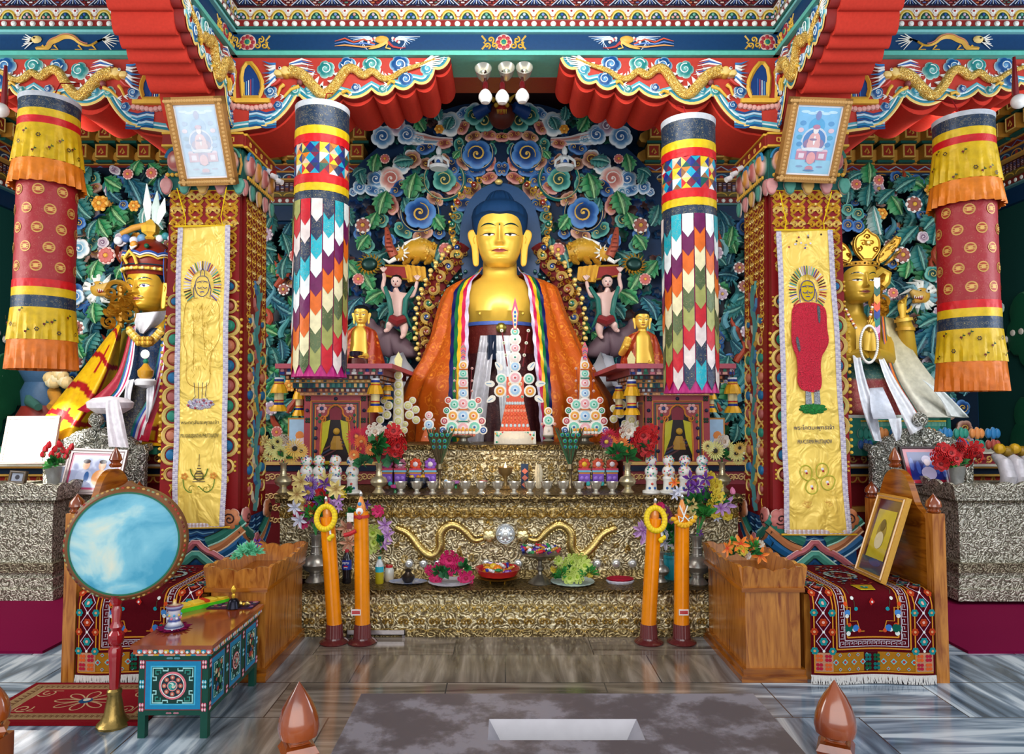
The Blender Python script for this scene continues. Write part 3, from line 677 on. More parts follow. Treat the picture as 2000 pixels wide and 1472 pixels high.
TF=[tmpl_flower('flower_white','#f2ece8','#9c5a50','#e0b040'),tmpl_flower('flower_pink','#f0c8c0','#c86a64','#e8a840',10),tmpl_flower('flower_amber','#f0b858','#d88a24','#f0c860',6),tmpl_flower('flower_lilac','#eadfe6','#b8a0b4','#d0a850',8)]
def place(me,name,parent,x,y,Y,r,rot=0,flip=1,th=1.0):
 """one carved piece: centre given where it sits, size in photo pixels turned to metres at its depth"""
 o=bpy.data.objects.new(name,me);COL.objects.link(o);s=r*S(Y)
 o.parent=parent;o.matrix_parent_inverse=Matrix.Translation(-parent.location)
 o.location=P(x,y,Y);o.rotation_euler=(0,rot,0);o.scale=(s*flip,s*th,s);return o
 # ================= central backdrop =================
AX=980.0
t=thing('carved_cloud_backdrop','carved and painted wall of swirling clouds and leaves behind the large golden Buddha','carving',(0,8.4,1.2))
m=M()
bo=smooth([(P(a,b,8.3).x,P(a,b,8.3).z)for a,b in((606,900),(606,560),(642,380),(760,260),(880,205),(980,190),(1080,205),(1200,260),(1318,380),(1354,560),(1354,900))],2)
m.ext(F((0,8.42,0)),bo,0,.1,'#0c2c50','#0a2444');obj('back_board',m,m_paint,t)
YB=8.22
half=[(932,302,30,'blue',1,0),(908,352,22,'blue',2,.3),(821,417,32,'blue',1,2),(868,352,24,'teal',1,1),(884,366,20,'pink',2,-.5),(925,268,18,'brown',2,-.4),(955,264,17,'pink',2,.2),(905,250,17,'pink',2,-1.0),(897,285,17,'teal',2,1.5),(961,292,14,'teal',2,1.3),(958,320,17,'pink',2,1.9),(905,318,18,'brown',2,.9),(930,334,19,'blue',2,0),(955,348,18,'pink',2,-.4),(975,330,15,'blue',2,1.4),(978,268,15,'pink',2,0),(945,238,22,'teal',1,.5),(926,226,20,'teal',1,0),(832,290,20,'blue',2,-.3),(868,281,16,'pink',2,-.1),(806,312,18,'brown',1,0),(832,320,13,'brown',1,1),(884,325,20,'blue',2,1.2),(826,358,20,'teal',2,1.4),(925,374,20,'brown',2,-1.0),(905,400,21,'blue',2,-.1),(850,388,20,'brown',2,.6),(808,375,20,'teal',2,-1.0),(779,367,22,'blue',2,-.9),(765,400,22,'pink',2,1.3),(792,420,22,'brown',2,1.2),(788,450,22,'teal',2,.6),(826,458,22,'brown',2,-.5),(853,428,15,'blue',2,.8),(840,395,14,'pink',2,-.2),(744,430,16,'teal',1,2),(894,424,13,'teal',1,0),(912,345,12,'blue',2,1.0),(870,310,12,'brown',2,1.0),(708,455,18,'blue',1,0),(760,470,14,'blue',1,1),(717,480,16,'teal',1,1),(858,455,13,'blue',1,0),(900,378,13,'pink',1,0)]
for i,(x,y,r,c,k,ro)in enumerate(half):
 d=YB-(.10 if k==1 and r>23 else 0)-.03*(i%3)
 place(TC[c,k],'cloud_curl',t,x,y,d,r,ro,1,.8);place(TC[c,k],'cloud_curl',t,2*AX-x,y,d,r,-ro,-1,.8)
for x,y,r,c,k,ro in((748,268,24,'sky',1,0),(775,247,20,'mauve',1,0),(795,264,21,'sky',1,2),(818,272,12,'white',1,0),(878,243,26,'white',1,1),(905,222,18,'sky',2,-.6),(925,212,16,'white',2,-.5),(765,350,27,'rose',1,0),(785,322,20,'white',1,1),(803,306,15,'white',1,0),(735,350,20,'sky',1,2),(728,372,18,'sky',2,.4),(703,366,15,'sky',1,1),(690,375,9,'sky',1,0),(746,375,14,'white',1,0)):
 place(TC[c,k],'pale_cloud',t,x,y,YB-.02,r,ro,1,.8);place(TC[c,k],'pale_cloud',t,2*AX-x,y,YB-.02,r,-ro,-1,.8)
for sg in(-1,1):
 m=M();X=lambda x:AX+sg*(AX-x)
 for k,c in enumerate(('#dfe6ea','#c88c84','#e6d0cc','#7fa8c4','#f0f4f4')):
  pp=smooth([(P(X(790+k*3),256+k*6,YB).x,P(0,256+k*6,YB).z),(P(X(825),262+k*5,YB).x,P(0,262+k*5,YB).z),(P(X(850),270+k*3,YB).x,P(0,270+k*3,YB).z),(P(X(885),272+k*2.5,YB).x,P(0,272+k*2.5,YB).z)],1)
  m.stroke(F((0,YB,0)),pp,.035,.0,c,h=.05)
 obj('cloud_tail',m,m_paint,t)
for x0,y0,r,c1 in((868,352,39,TEAL),(932,302,31,BLUE),(821,417,37,BLUE)):
 for sg in(-1,1):
  p=P(AX+sg*(AX-x0),y0,YB-.05);s_=S(YB)
  m=M();q=arc(p.x,p.z,r*s_,150 if sg<0 else 30,395 if sg<0 else-215,24)
  m.stroke(F((0,YB-.06,0)),q,.045,0,c1,h=.05);m.stroke(F((0,YB-.06,0)),q,.010,.045,'#e8d8a0',h=.01);obj('swirl_band',m,m_paint,t)
R.seed(11)
for x,y,r,ro,k in((722,430,26,.3,1),(712,345,22,-.5,0),(730,318,26,.1,1),(770,300,26,1.2,0),(742,395,34,.2,1),(800,400,22,-.6,0),(800,362,36,.15,1),(868,430,26,-.7,1),(890,480,30,-.3,0),(872,240,20,.2,0),(860,222,20,-.4,0),(830,240,24,-.6,1),(720,500,36,.6,0),(730,545,30,-.6,1),(742,600,32,.5,0),(850,500,36,.15,0),(715,570,30,.9,1),(760,690,36,.5,0),(842,560,30,.2,0),(826,640,26,-.3,1),(885,300,14,.6,1),(700,640,34,-.2,0),(720,660,30,.8,0),(768,650,30,.9,1),(705,520,30,-.8,1),(690,420,30,-.6,0),(700,470,26,.5,1),(680,600,34,.2,2),(800,690,34,-.5,2),(690,330,20,.8,0),(906,445,18,-.8,0),(640,520,40,.3,2),(650,640,40,.1,0),(620,600,40,.1,1),(850,700,34,.1,2)):
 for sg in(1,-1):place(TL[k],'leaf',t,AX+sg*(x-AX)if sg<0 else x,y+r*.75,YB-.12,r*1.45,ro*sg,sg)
for x,y,r,k in((709,440,16,0),(870,488,15,1),(700,545,12,1),(752,310,10,1),(858,252,10,2),(940,402,9,1)):
 for sg in(1,-1):place(TF[k],'flower',t,AX+sg*(x-AX),y,YB-.2,r,0,sg)
m=M()
for i in range(420):
 x=R.uniform(600,978);y=R.uniform(225,860)
 if(x-980)**2/330**2+(y-560)**2/380**2>1 and y<560:continue
 k=R.random();r=R.uniform(9,17)*S(8.3)
 for sg in(1,-1):
  p=P(AX+sg*(x-AX),y,8.3);fr=F(p+Vector((0,.0,0)));rr=R.uniform(0,6)
  cs=R.choice([('#4f9c94','#16605e','#0a3436'),('#3f6fb0','#143c78','#081c40'),('#3f8a70','#125040','#082c24'),('#2f5f90','#103058','#081830'),('#8a6460','#5a3634','#2a1414')])
  m.dome(fr,0,0,lobed(5,r,.3,rr,3),[0,.03,.05,.06,.06],[cs[0],cs[0],cs[1],cs[2]],0)
obj('carved_undergrowth',m,m_paint,t,kind='stuff')
def skinfig(name,pts,edges,rad,parent,mat,col,sub=2,sq=1.0):
 me=bpy.data.meshes.new(name);me.from_pydata([tuple(p)for p in pts],edges,[]);me.materials.append(mat)
 o=bpy.data.objects.new(name,me);COL.objects.link(o)
 if parent:o.parent=parent;o.matrix_parent_inverse=Matrix.Translation(-parent.location)
 sk=o.modifiers.new('skin','SKIN');sk.use_smooth_shade=True
 for i,r in enumerate(rad):me.skin_vertices[0].data[i].radius=(r,r)
 me.skin_vertices[0].data[0].use_root=True
 ss=o.modifiers.new('sub','SUBSURF');ss.levels=sub;ss.render_levels=sub
 return o
def flat(name,col,rough=.5,metal=0.0):
 m,t_,b=_mat(name);b.inputs['Base Color'].default_value=C(col);b.inputs['Roughness'].default_value=rough;b.inputs['Metallic'].default_value=metal;return m
m_child=flat('pale_pink_enamel','#d8b4ac',.5);m_gskin2=flat('plain_gilding','#d0a028',.33,.7);m_beast=flat('mauve_stone_paint','#5c4650',.6)
def FX(parent_rows):pass
for sg in(-1,1):
 X=lambda x:AX+sg*(AX-x);Yc=8.05
 Q=lambda x,y,d=0:P(X(x),y,Yc-d)
 m=M()
 m.tube([Q(850,495),Q(826,488,.02),Q(805,488,.05),Q(788,494,.08)],[.11,.14,.12,.07],14,'#c8982c')
 m.ball(Q(780,496,.12),.085,'#d9a63c',14,10)
 for k in range(10):
  a=2*PI*k/10;c=Q(783,494,.16);m.tube([c,c+Vector((.10*math.cos(a)*-sg,-.01,.10*math.sin(a)))],[.022,.004],6,WHITE)
 m.tube([Q(770,500,.2),Q(760,480,.22),Q(757,458,.2),Q(755,445,.18)],[.055,.05,.036,.02],10,'#a8503c')
 for k in range(6):m.tube([Q(768-k*2,490-k*8,.27),Q(752+k,490-k*8,.27)],.006,5,'#6a2018')
 m.tube([Q(772,505,.2),Q(760,512,.22),Q(748,505,.2)],[.03,.022,.005],8,WHITE);m.ball(Q(777,487,.2),.02,WHITE,8,6);m.ball(Q(777,487,.215),.01,BLACK,8,6)
 m.tube([Q(790,478,.1),Q(805,470,.1),Q(822,462,.1)],[.03,.02,.004],8,'#eef0f0')
 hb_=obj('horned_water_beast',m,m_paint,t);m=M();rr=random.Random(3)
 for k in range(70):
  f=rr.random();a=rr.uniform(-1.2,1.2);c=Q(850-55*f,494-7*math.sin(f*3),.02);r_=.12;m.ball(c+Vector((0,-r_*math.cos(a),r_*math.sin(a))),.02,('#e8bc50','#c8922c','#f0d078')[k%3],6,4)
 for x in(800,818,842):m.tube([Q(x,498,.05),Q(x-6,512,.12),Q(x-12,514,.16)],[.05,.035,.02],8,'#c8922c');m.tube([Q(x,478,.04),Q(x+5,466,.04)],[.03,.004],6,'#3a8494')
 obj('gilded_scales',m,m_gilt,hb_,kind='stuff')
 m=M();fr=F((0,Yc-.12,0));q=lambda x,y:(P(X(x),y,Yc-.12).x,P(0,y,Yc-.12).z)
 m.ext(fr,[q(748,538),q(752,520),q(790,518),q(800,548)],-.1,.0,'#8a1c1c');m.stroke(fr,[q(750,538),q(798,546)],.02,.01,'#e8b840',h=.02);m.stroke(fr,[q(752,518),q(800,520)],.02,.01,'#e8b840',h=.02)
 for k in range(8):
  m.ext(fr,[q(790+k*5,517+k*.6),q(796+k*5,518+k*.6),q(803+k*4.4,552-k*.8),q(797+k*4.4,552-k*.3)],-.05+.012*(k%2),.02+.02*(k%2),'#d09a18')
 obj('red_and_gold_throne_shelf',m,m_paint,t)
 m=M();c=q(722,516)
 m.dome(fr,c[0],c[1],[(a*S(8)*15,b*S(8)*12)for a,b in lobed(1,1,.0,0,16)],[0,.03,.045,.05,.05],['#123c38'],0)
 for k in range(18):
  a=2*PI*k/18;cc=c[0]+.085*math.cos(a)*1.1,c[1]+.08*math.sin(a)
  m.stroke(fr,[cc,(cc[0]+.02*math.cos(a),cc[1]+.02*math.sin(a)),(c[0]+.15*math.cos(a+.15),c[1]+.13*math.sin(a+.15))],[.03,.022,.002],0,GOLD,h=.03)
 obj('flaming_jewel',m,m_gilt,t)
 pts=[Q(776,618,.2),Q(775,600,.22),Q(774,583,.2),Q(774,571,.2),Q(774,560,.22),Q(760,576,.2),Q(747,562,.24),Q(751,543,.2),Q(749,532,.2),Q(790,577,.2),Q(806,578,.22),Q(812,562,.2),Q(815,548,.2),Q(768,628,.22),Q(760,634,.32),Q(757,645,.28),Q(751,646,.33),Q(785,628,.22),Q(790,640,.3),Q(788,655,.28),Q(783,660,.33)]
 ed=[(0,1),(1,2),(2,3),(3,4),(2,5),(5,6),(6,7),(7,8),(2,9),(9,10),(10,11),(11,12),(0,13),(13,14),(14,15),(15,16),(0,17),(17,18),(18,19),(19,20)]
 rr_=[.085,.085,.08,.035,.03,.04,.028,.024,.022,.04,.028,.024,.022,.06,.05,.03,.02,.06,.05,.03,.02]
 kc=skinfig('kneeling_child_figure',pts,ed,rr_,t,m_child,0)
 c=Q(774,552,.24);m=M();m.lathe(c,[(.001,-.055),(.04,-.04),(.06,-.005),(.062,.03),(.045,.06),(.001,.075)],14,'#e0c0b8');m.lathe(c+Vector((0,.02,.02)),[(.066,0),(.066,.03),(.05,.062),(.001,.08)],14,'#141214')
 for e in(-1,1):m.ball(c+Vector((e*.022,-.056,.008)),.008,BLACK,6,4)
 m.ball(c+Vector((0,-.064,-.008)),.01,'#e0c0b8',6,4);m.ball(c+Vector((0,-.056,-.028)),.009,'#a83c3c',6,4);obj('child_head',m,m_paint,kc)
 for k,(hx_,hy_)in enumerate(((749,530),(815,546))):
  m=M();b_=Q(hx_,hy_,.2)
  for f_ in range(5):m.tube([b_,b_+Vector(((f_-2)*.014,-.005,.03)),b_+Vector(((f_-2)*.019,-.012,.055-abs(f_-2)*.006))],[.012,.009,.006],6,'#e0c0b8')
  obj('child_hand',m,m_paint,kc)
 m=M();m.tube([Q(752,560,.3),Q(760,585,.34),Q(764,610,.34),Q(752,640,.3)],[.02,.03,.03,.008],8,'#1f6a60');m.tube([Q(808,560,.3),Q(792,585,.3),Q(790,612,.34),Q(804,640,.26)],[.02,.03,.03,.008],8,'#1f6a60');m.tube([Q(764,622,.32),Q(776,628,.36),Q(790,622,.32)],[.05,.06,.05],8,'#7a2428');obj('child_sash',m,m_paint,kc)
 skinfig('mauve_beast',[Q(800,668,.1),Q(770,664,.1),Q(740,660,.1),Q(722,640,.2),Q(724,620,.25),Q(805,700,.1),Q(760,700,.1)],[(0,1),(1,2),(2,3),(3,4),(0,5),(1,6)],[.17,.17,.13,.08,.05,.07,.07],t,m_beast,0)
 skinfig('white_elephant',[Q(800,735,.25),Q(775,725,.3),Q(758,738,.35),Q(752,760,.35),Q(812,770,.2)],[(0,1),(1,2),(2,3),(0,4)],[.2,.18,.1,.06,.1],t,flat('pale_grey_enamel_%d'%(sg+1),'#b8bcc8',.5),0)
m=M();c=P(AX,225,8.0)
m.ball(c,.16,'#5a2418',16,10);m.ball(c+Vector((0,-.15,.0)),.06,'#a82c1c',10,8);m.tube([c+Vector((-.3,0,.02)),c+Vector((-.14,-.1,.06))],[.08,.06],10,'#123c7c');m.tube([c+Vector((.3,0,.02)),c+Vector((.14,-.1,.06))],[.08,.06],10,'#123c7c')
for e in(-1,1):m.ball(c+Vector((e*.06,-.14,.06)),.03,GOLD,10,8);m.tube([c+Vector((e*.08,-.12,.12)),c+Vector((e*.16,-.12,.2))],[.03,.005],8,GOLD)
for k in range(7):m.tube([c+Vector((-.05+.017*k,-.2,-.02)),c+Vector((-.05+.017*k,-.2,-.07))],[.008,.002],5,GOLD)
obj('guardian_mask',m,m_paint,t)
for sg in(-1,1):
 c=P(AX+sg*(AX-857),322,8.0);m=M()
 m.lathe(c,[(.10,-.05),(.12,-.02),(.05,.02),(.055,.08),(.02,.12),(.035,.15),(.03,.19),(.001,.23)],12,'#e6ecf0');m.ball(c+Vector((0,-.06,.02)),.025,'#2c60b0',8,6)
 for e in(-1,1):m.tube([c+Vector((e*.04,0,.1)),c+Vector((e*.11,-.05,.03)),c+Vector((e*.12,-.05,-.04))],[.02,.016,.01],8,'#e6ecf0')
 obj('small_white_deity',m,m_paint,t)
 # ================= gilded aureole =================
t=thing('gilded_aureole','arched gilded aureole set with coloured jewels round the great Buddha','carving',P(977,860,7.85))
YA=7.8;frA=F((0,YA,0))
qa=lambda x,y:(P(x,y,YA).x,P(0,y,YA).z)
Lp=[(846,730),(838,690),(833,650),(834,612),(843,572),(862,537),(888,508),(908,478)]
full=smooth([qa(*p)for p in Lp]+[qa(1954-x,y)for x,y in Lp[::-1]],1)
m=M()
lft=smooth([qa(*p)for p in Lp],2)
for sg in(-1,1):
 pa=lft if sg<0 else[(2*P(977,0,YA).x-a,b)for a,b in lft]
 m.stroke(frA,pa,.21,-.04,'#6a1418',h=.05)
obj('maroon_ground',m,m_paint,t)
m=M();jw=M();cols=['#123a7a','#14604c','#8a3024','#7a2c20']
def along(pts,step):
 out=[];acc=0;out.append((pts[0],(pts[1][0]-pts[0][0],pts[1][1]-pts[0][1])))
 for a,b in zip(pts,pts[1:]):
  l=math.hypot(b[0]-a[0],b[1]-a[1]);acc+=l
  if acc>=step:out.append((b,(b[0]-a[0],b[1]-a[1])));acc=0
 return out
for sg in(-1,1):
 mirror=(lambda a:a)if sg<0 else(lambda a:2*P(977,0,YA).x-a)
 L2=smooth([qa(*p)for p in Lp],4)
 for k,((a,b),(tx,tz))in enumerate(along(L2,.155)):
  a=mirror(a);r=.052
  jw.disc(frA,a,b,r*.75,.03,cols[k%4],14,.045)
  m.stroke(frA,spiral(a,b,r*.2,r*1.25,k,1.15,16,-sg),[.018+.026*i/16 for i in range(17)],.05,PALEGOLD,h=.03)
  for e in range(5):
   an=e*2*PI/5+k;m.stroke(frA,spiral(a+r*1.65*math.cos(an),b+r*1.65*math.sin(an),.004,.030,an,1.1,9,-sg),.016,.02,PALEGOLD if e%2 else GOLD,h=.03)
 outer=smooth([qa(x-21,y)for x,y in Lp[:5]]+[qa(848,520),qa(875,490),qa(892,470)],4)
 for k,((a,b),_)in enumerate(along(outer,.048)):
  m.ball(frA.p(mirror(a)+(.012 if k%2 else-.012)*sg,b,.03),.03 if k%2 else .022,PALEGOLD,8,6)
 inner=smooth([qa(x+20,y)for x,y in Lp[:4]]+[qa(862,583),qa(880,552),qa(910,530)],4)
 for k,((a,b),_)in enumerate(along(inner,.06)):jw.disc(frA,mirror(a),b,.024,.02,'#1a4c48',10,.03)
 ring=smooth([qa(x,y)for x,y in((898,500),(887,470),(883,440),(888,410),(902,385),(922,366),(945,352))],4)
 for k,((a,b),_)in enumerate(along(ring,.085)):
  a=mirror(a);m.stroke(frA,spiral(a,b,.006,.045,k*1.3,1.2,12,sg),.018,.05,GOLD if k%2 else PALEGOLD,h=.03)
  m.disc(frA,a+.03*sg,b+.03,.02,.05,GOLD,8,.03)
  if k%3==1:jw.disc(frA,a,b,.034,.07,cols[(k//3)%4],12,.04)
gsc=obj('gilded_scrolls',m,m_gilt,t,kind='stuff');obj('jewels',jw,m_gloss,gsc,kind='stuff')
m=M();m.ball(P(974,355,7.7),.045,PALEGOLD,14,10,sz=.7);obj('crest_bead',m,m_gilt,t)
m=M();m.ext(F((0,7.86,0)),smooth([qa(905,560),qa(893,450),qa(920,375),qa(977,350),qa(1034,375),qa(1061,450),qa(1050,560)],2),0,.04,'#12406e','#0a2444');obj('blue_nimbus',m,m_paint,t)
# ================= heads =================
def gs(x,z,x0,z0,sx,sz):return math.exp(-((x-x0)/sx)**2-((z-z0)/sz)**2)
AK=[(0,.13),(.03,.20),(.08,.25),(.15,.285),(.25,.325),(.38,.352),(.5,.366),(.65,.372),(.8,.36),(.9,.30),(.97,.17),(1.0,.02)]
BK=[(0,.24),(.03,.29),(.1,.335),(.2,.35),(.35,.36),(.5,.37),(.65,.385),(.8,.37),(.9,.30),(.97,.16),(1.0,.02)]
CK=[(0,.12),(.1,.20),(.25,.28),(.4,.36),(.6,.41),(.8,.38),(.9,.3),(.97,.16),(1.0,.02)]
def feat(x,z):
 ax=abs(x);d=0
 if .28<z<.62:
  k=(z-.28)/.34;d+=math.exp(-(x/(.034+.02*max(0,1-k*3)))**2)*(.105*min(1,(z-.28)/.035)*(1-k)**.75+.006)
 d+=.042*gs(ax,z,.047,.325,.024,.024)
 d+=.034*gs(x,z,0,.222,.085,.018)-.006*gs(x,z,0,.24,.014,.02)+.034*gs(x,z,0,.178,.07,.02)-.02*gs(x,z,0,.2,.12,.007)
 d-=.012*gs(ax,z,.13,.2,.02,.02);d+=.028*gs(x,z,0,.07,.09,.05)-.012*gs(x,z,0,.135,.07,.016)
 d-=.030*gs(ax,z,.165,.455,.085,.05);d+=.030*gs(ax,z,.165,.475,.075,.024)+.012*gs(ax,z,.16,.43,.075,.016)
 d+=.014*gs(ax,z,.17,.575,.11,.022)+.014*gs(ax,z,.2,.33,.09,.09);d+=.012*gs(x,z,0,.58,.05,.06)
 return d
def sh(ax,a,p=2.3):return max(0.0,1-min(1,abs(ax)/a)**p)**(1/p)
def ysurf(x,z):return-(lerpk(BK,z)*sh(x,lerpk(AK,z))+feat(x,z))
def head_mesh(T,skin,opts):
 """returns (skin M, paint M, hair M); T maps head units to world"""
 m=M();rows=[];NZ=84;NF=76;NB=22
 for i in range(NZ+1):
  z=1-math.cos(PI*i/NZ*.5)*0-(1-i/NZ)if True else 0
  a=lerpk(AK,z);row=[]
  for j in range(NF):x=-a*math.cos(PI*j/(NF-1));row.append(T@Vector((x,ysurf(x,z),z)))
  for j in range(1,NB):
   th=PI*j/NB;row.append(T@Vector((a*math.cos(th),lerpk(CK,z)*math.sin(th),z)))
  rows.append(row)
 m.grid(rows,skin,wrap=True,cap=True)
 for sg in(-1,1):
  ear=[(.0,.56,.02),(.06,.60,.035),(.12,.56,.045),(.115,.47,.04),(.08,.38,.035),(.06,.30,.03),(.06,.16,.028),(.055,.05,.026),(.015,.03,.022),(-.01,.06,.02),(-.01,.3,.02),(0,.45,.02)]
  pts=smooth([(a,b)for a,b,_ in ear],2,close=True)
  fr=F(T@Vector((sg*.345,-.02,0)),(T.to_3x3()@Vector((sg,.25,0))).normalized(),(T.to_3x3()@Vector((sg*.05,0,1))).normalized(),(T.to_3x3()@Vector((.2*sg,-1,0))).normalized())
  s=T.to_scale()[0];pts=[(a*s,b*s)for a,b in pts]
  m.ext(fr,pts,-.03*s,.03*s,skin);m.stroke(fr,pts,.018*s,.03*s,skin,off=.010*s,h=.014*s,close=True)
  m.stroke(fr,[(.02*s,.5*s),(.05*s,.46*s),(.03*s,.38*s)],.02*s,.032*s,skin,h=.01*s)
 p=M()
 def band(fn,x0,x1,col,off=.004,n=14,rows_=3):
  rws=[]
  for k in range(rows_+1):
   rws.append([T@Vector((x,ysurf(x,z)-off,z))for x,z in[(x0+(x1-x0)*i/n,fn(i/n)[0]+(fn(i/n)[1]-fn(i/n)[0])*k/rows_)for i in range(n+1)]])
  p.grid(rws,C(col))
 ez=.452;op=opts.get('open',.6)
 for sg in(-1,1):
  xa,xb=sg*.075,sg*.262
  lo=lambda t_:ez-.020*math.sin(PI*t_)**.8-.004+.012*t_
  hi=lambda t_:ez+.022*op*math.sin(PI*t_)**.7+.012*t_
  band(lambda t_:(lo(t_),hi(t_)),xa,xb,'#f0f0ee',.005)
  band(lambda t_:(hi(t_)-.002,hi(t_)+.008+.004*math.sin(PI*t_)),xa,xb,'#1c1a16',.007,rows_=1)
  band(lambda t_:(lo(t_),hi(t_)),xa,xa+sg*.02,'#c05838',.006);band(lambda t_:(ez-.002+.008,ez+.012),xb-sg*.01,xb+sg*.045,'#a04828',.006,rows_=1)
  xi=sg*.16;band(lambda t_:(ez-.022*math.sin(PI*t_)*(.8 if op<1 else 1),hi(.5)-.004*(1-math.sin(PI*t_))),xi-.026,xi+.026,'#4a4a38' if op<1 else '#5a5a9a',.008,8)
  band(lambda t_:(ez-.008*math.sin(PI*t_),ez+.008*math.sin(PI*t_)+.004),xi-.012,xi+.012,BLACK,.010,6,1)
  bw=opts.get('brow',1)
  band(lambda t_:(.563+.045*math.sin(PI*(t_*.8+.05))-(.0 if bw else 0),.563+.045*math.sin(PI*(t_*.8+.05))+.024*math.sin(PI*t_)**.6+.002),sg*.055,sg*.30,opts.get('browc','#16302e'),.006,rows_=1)
 band(lambda t_:(.205,.205+.024*math.sin(PI*t_)**.7-.006*math.exp(-((t_-.5)/.07)**2)),-.118,.118,'#a2504a',.004,20)
 band(lambda t_:(.205-.034*math.sin(PI*t_)**.8,.203),-.105,.105,'#b4605a',.004,20)
 band(lambda t_:(.201,.207),-.125,.125,'#4a1a18',.006,20,1)
 if opts.get('urna',1):band(lambda t_:(.59-.018*math.sin(PI*t_),.59+.018*math.sin(PI*t_)),-.014,.014,'#1c3c34',.008,6,1)
 if opts.get('moustache'):
  for sg in(-1,1):band(lambda t_:(.245+.01*math.sin(PI*t_)-.02*t_,.25+.018*math.sin(PI*t_)-.012*t_),sg*.02,sg*.15,'#4a3a10',.006,rows_=1)
 h=M()
 hk=opts.get('hair','ushnisha')
 if hk:
  if hk=='ushnisha':keys=[(.52,.385,.20),(.58,.41,.24),(.66,.435,.28),(.74,.445,.32),(.785,.445,.37),(.805,.445,.425),(.84,.44,.44),(.9,.42,.43),(.96,.375,.40),(1.0,.32,.35),(1.03,.25,.28),(1.08,.225,.25),(1.14,.19,.21),(1.19,.15,.16),(1.225,.09,.10),(1.24,.01,.01)]
  else:keys=[(.52,.37,.20),(.6,.385,.25),(.7,.395,.32),(.76,.395,.36),(.79,.39,.395),(.85,.37,.39),(.92,.31,.34),(.98,.2,.22),(1.03,.01,.01)]
  rws=[];cl=[]
  for z,a,b in keys:
   row=[]
   for j in range(64):
    th=2*PI*j/64;cs,sn=math.cos(th),math.sin(th)
    x=a*math.copysign(abs(cs)**.85,cs);y=(-b if sn<0 else .44*a/.44)*abs(sn)**.85
    wig=(.008*math.sin(j*2.0)if z>.79 else 0)*(1 if hk=='ushnisha' else 0)
    dz=(-.022*math.exp(-(x/.09)**2)-.03*min(1,(abs(x)/.36)**6))if .77<z<.82 and sn<0 else 0
    row.append(T@Vector((x+wig*cs,y+wig*sn,z+dz)))
   rws.append(row)
  h.grid(rws,C(opts.get('hairc','#0c2f55')),wrap=True,cap=True)
 return m,p,h
def TM(loc,s,yaw=0,pitch=0,roll=0):
 return Matrix.Translation(loc)@Matrix.Rotation(yaw,4,'Z')@Matrix.Rotation(pitch,4,'X')@Matrix.Rotation(roll,4,'Y')@Matrix.Diagonal((s,s,s,1))
 # ================= the great Buddha =================
YB0=7.4;CXB=P(976,0,YB0).x
t=thing('buddha_statue','very large seated golden Buddha with blue hair in an orange brocade cloak','statue',(CXB,YB0,1.0))
GS=hx('#e6bc48')
U=126.8*S(YB0-.25)
T=TM(P(976,519,YB0-.22-.25*0),U);T=Matrix.Translation((0,.12,0))@T
sk,pt,hr=head_mesh(T,GS,{'open':.35})
lv=[(532,27,.20,.20),(528,33,.20,.2),(520,34,.19,.19),(505,33,.18,.18)]
body=[]
for py,hw,df,db in[(880,110,.30,.3),(700,70,.28,.3),(640,68,.30,.3),(628,68,.315,.3),(612,74,.36,.3),(595,78,.37,.3),(575,76,.34,.3),(560,72,.29,.28),(551,62,.24,.25),(545,50,.21,.22),(539,39,.19,.2),(532,34.5,.18,.19),(515,33.5,.175,.18),(498,33,.17,.18)]:
 z=P(0,py,YB0-.1).z;a=hw*S(YB0);row=[]
 for j in range(72):
  th=2*PI*j/72;cs,sn=math.cos(th),math.sin(th);x=a*cs;y=(df if sn<0 else db)*math.copysign(abs(sn)**.8,sn)
  if sn<0 and 585<py<640:y-=.05*(gs(x,py,-.2,610,.16,16)+gs(x,py,.2,610,.16,16))-.015*gs(x,py,0,612,.03,20)
  row.append(Vector((CXB+x,YB0+.05+y,z)))
 body.append(row)
sk.grid(body,GS,wrap=True)
for sx in(937,1021):
 p=P(sx,612,YB0-.36);sk.disc(F(p+Vector((0,.02,0))),0,0,.017,0,GS,10,.03)
obj('gilded_body',sk,m_goldskin,t);obj('painted_face',pt,m_gloss,t)
hm=obj('blue_hair',hr,m_matte,t)
LV=[(527,936,1018,.20),(536,912,1045,.24),(545,890,1072,.27),(556,873,1090,.31),(577,862,1098,.35),(608,853,1108,.40),(655,842,1126,.50),(696,824,1145,.60),(740,797,1168,.70),(780,782,1193,.76),(830,784,1201,.78),(880,786,1206,.78)]
def lvat(py):
 for a,b in zip(LV,LV[1:]):
  if py<=b[0]:k=(py-a[0])/(b[0]-a[0]);k=max(0,k);return[a[i]+(b[i]-a[i])*k for i in range(4)]
 return list(LV[-1])
def cfront(px,py,off=0):
 _,xl,xr,d=lvat(py);c=(xl+xr)/2;a=(xr-xl)/2
 x=(px-c)/a;y=YB0-(d+off)*max(0,1-min(1,abs(x))**2)**.5
 p=P(px,py,YB0-.2);return Vector((p.x,y,p.z))
RBL=[(518,935,944),(549,901,924),(570,887,919),(608,883,917),(655,883,918),(856,884,920),(880,884,920)]
RBR=[(516,1011,1010),(530,1035,1018),(539,1046,1022),(564,1056,1030),(590,1061,1033),(655,1066,1038),(784,1071,1046),(880,1075,1052)]
def rb(tab,py):
 for a,b in zip(tab,tab[1:]):
  if py<=b[0]:k=max(0,(py-a[0])/(b[0]-a[0]));return a[1]+(b[1]-a[1])*k,a[2]+(b[2]-a[2])*k
 return tab[-1][1],tab[-1][2]
m=M();rows=[]
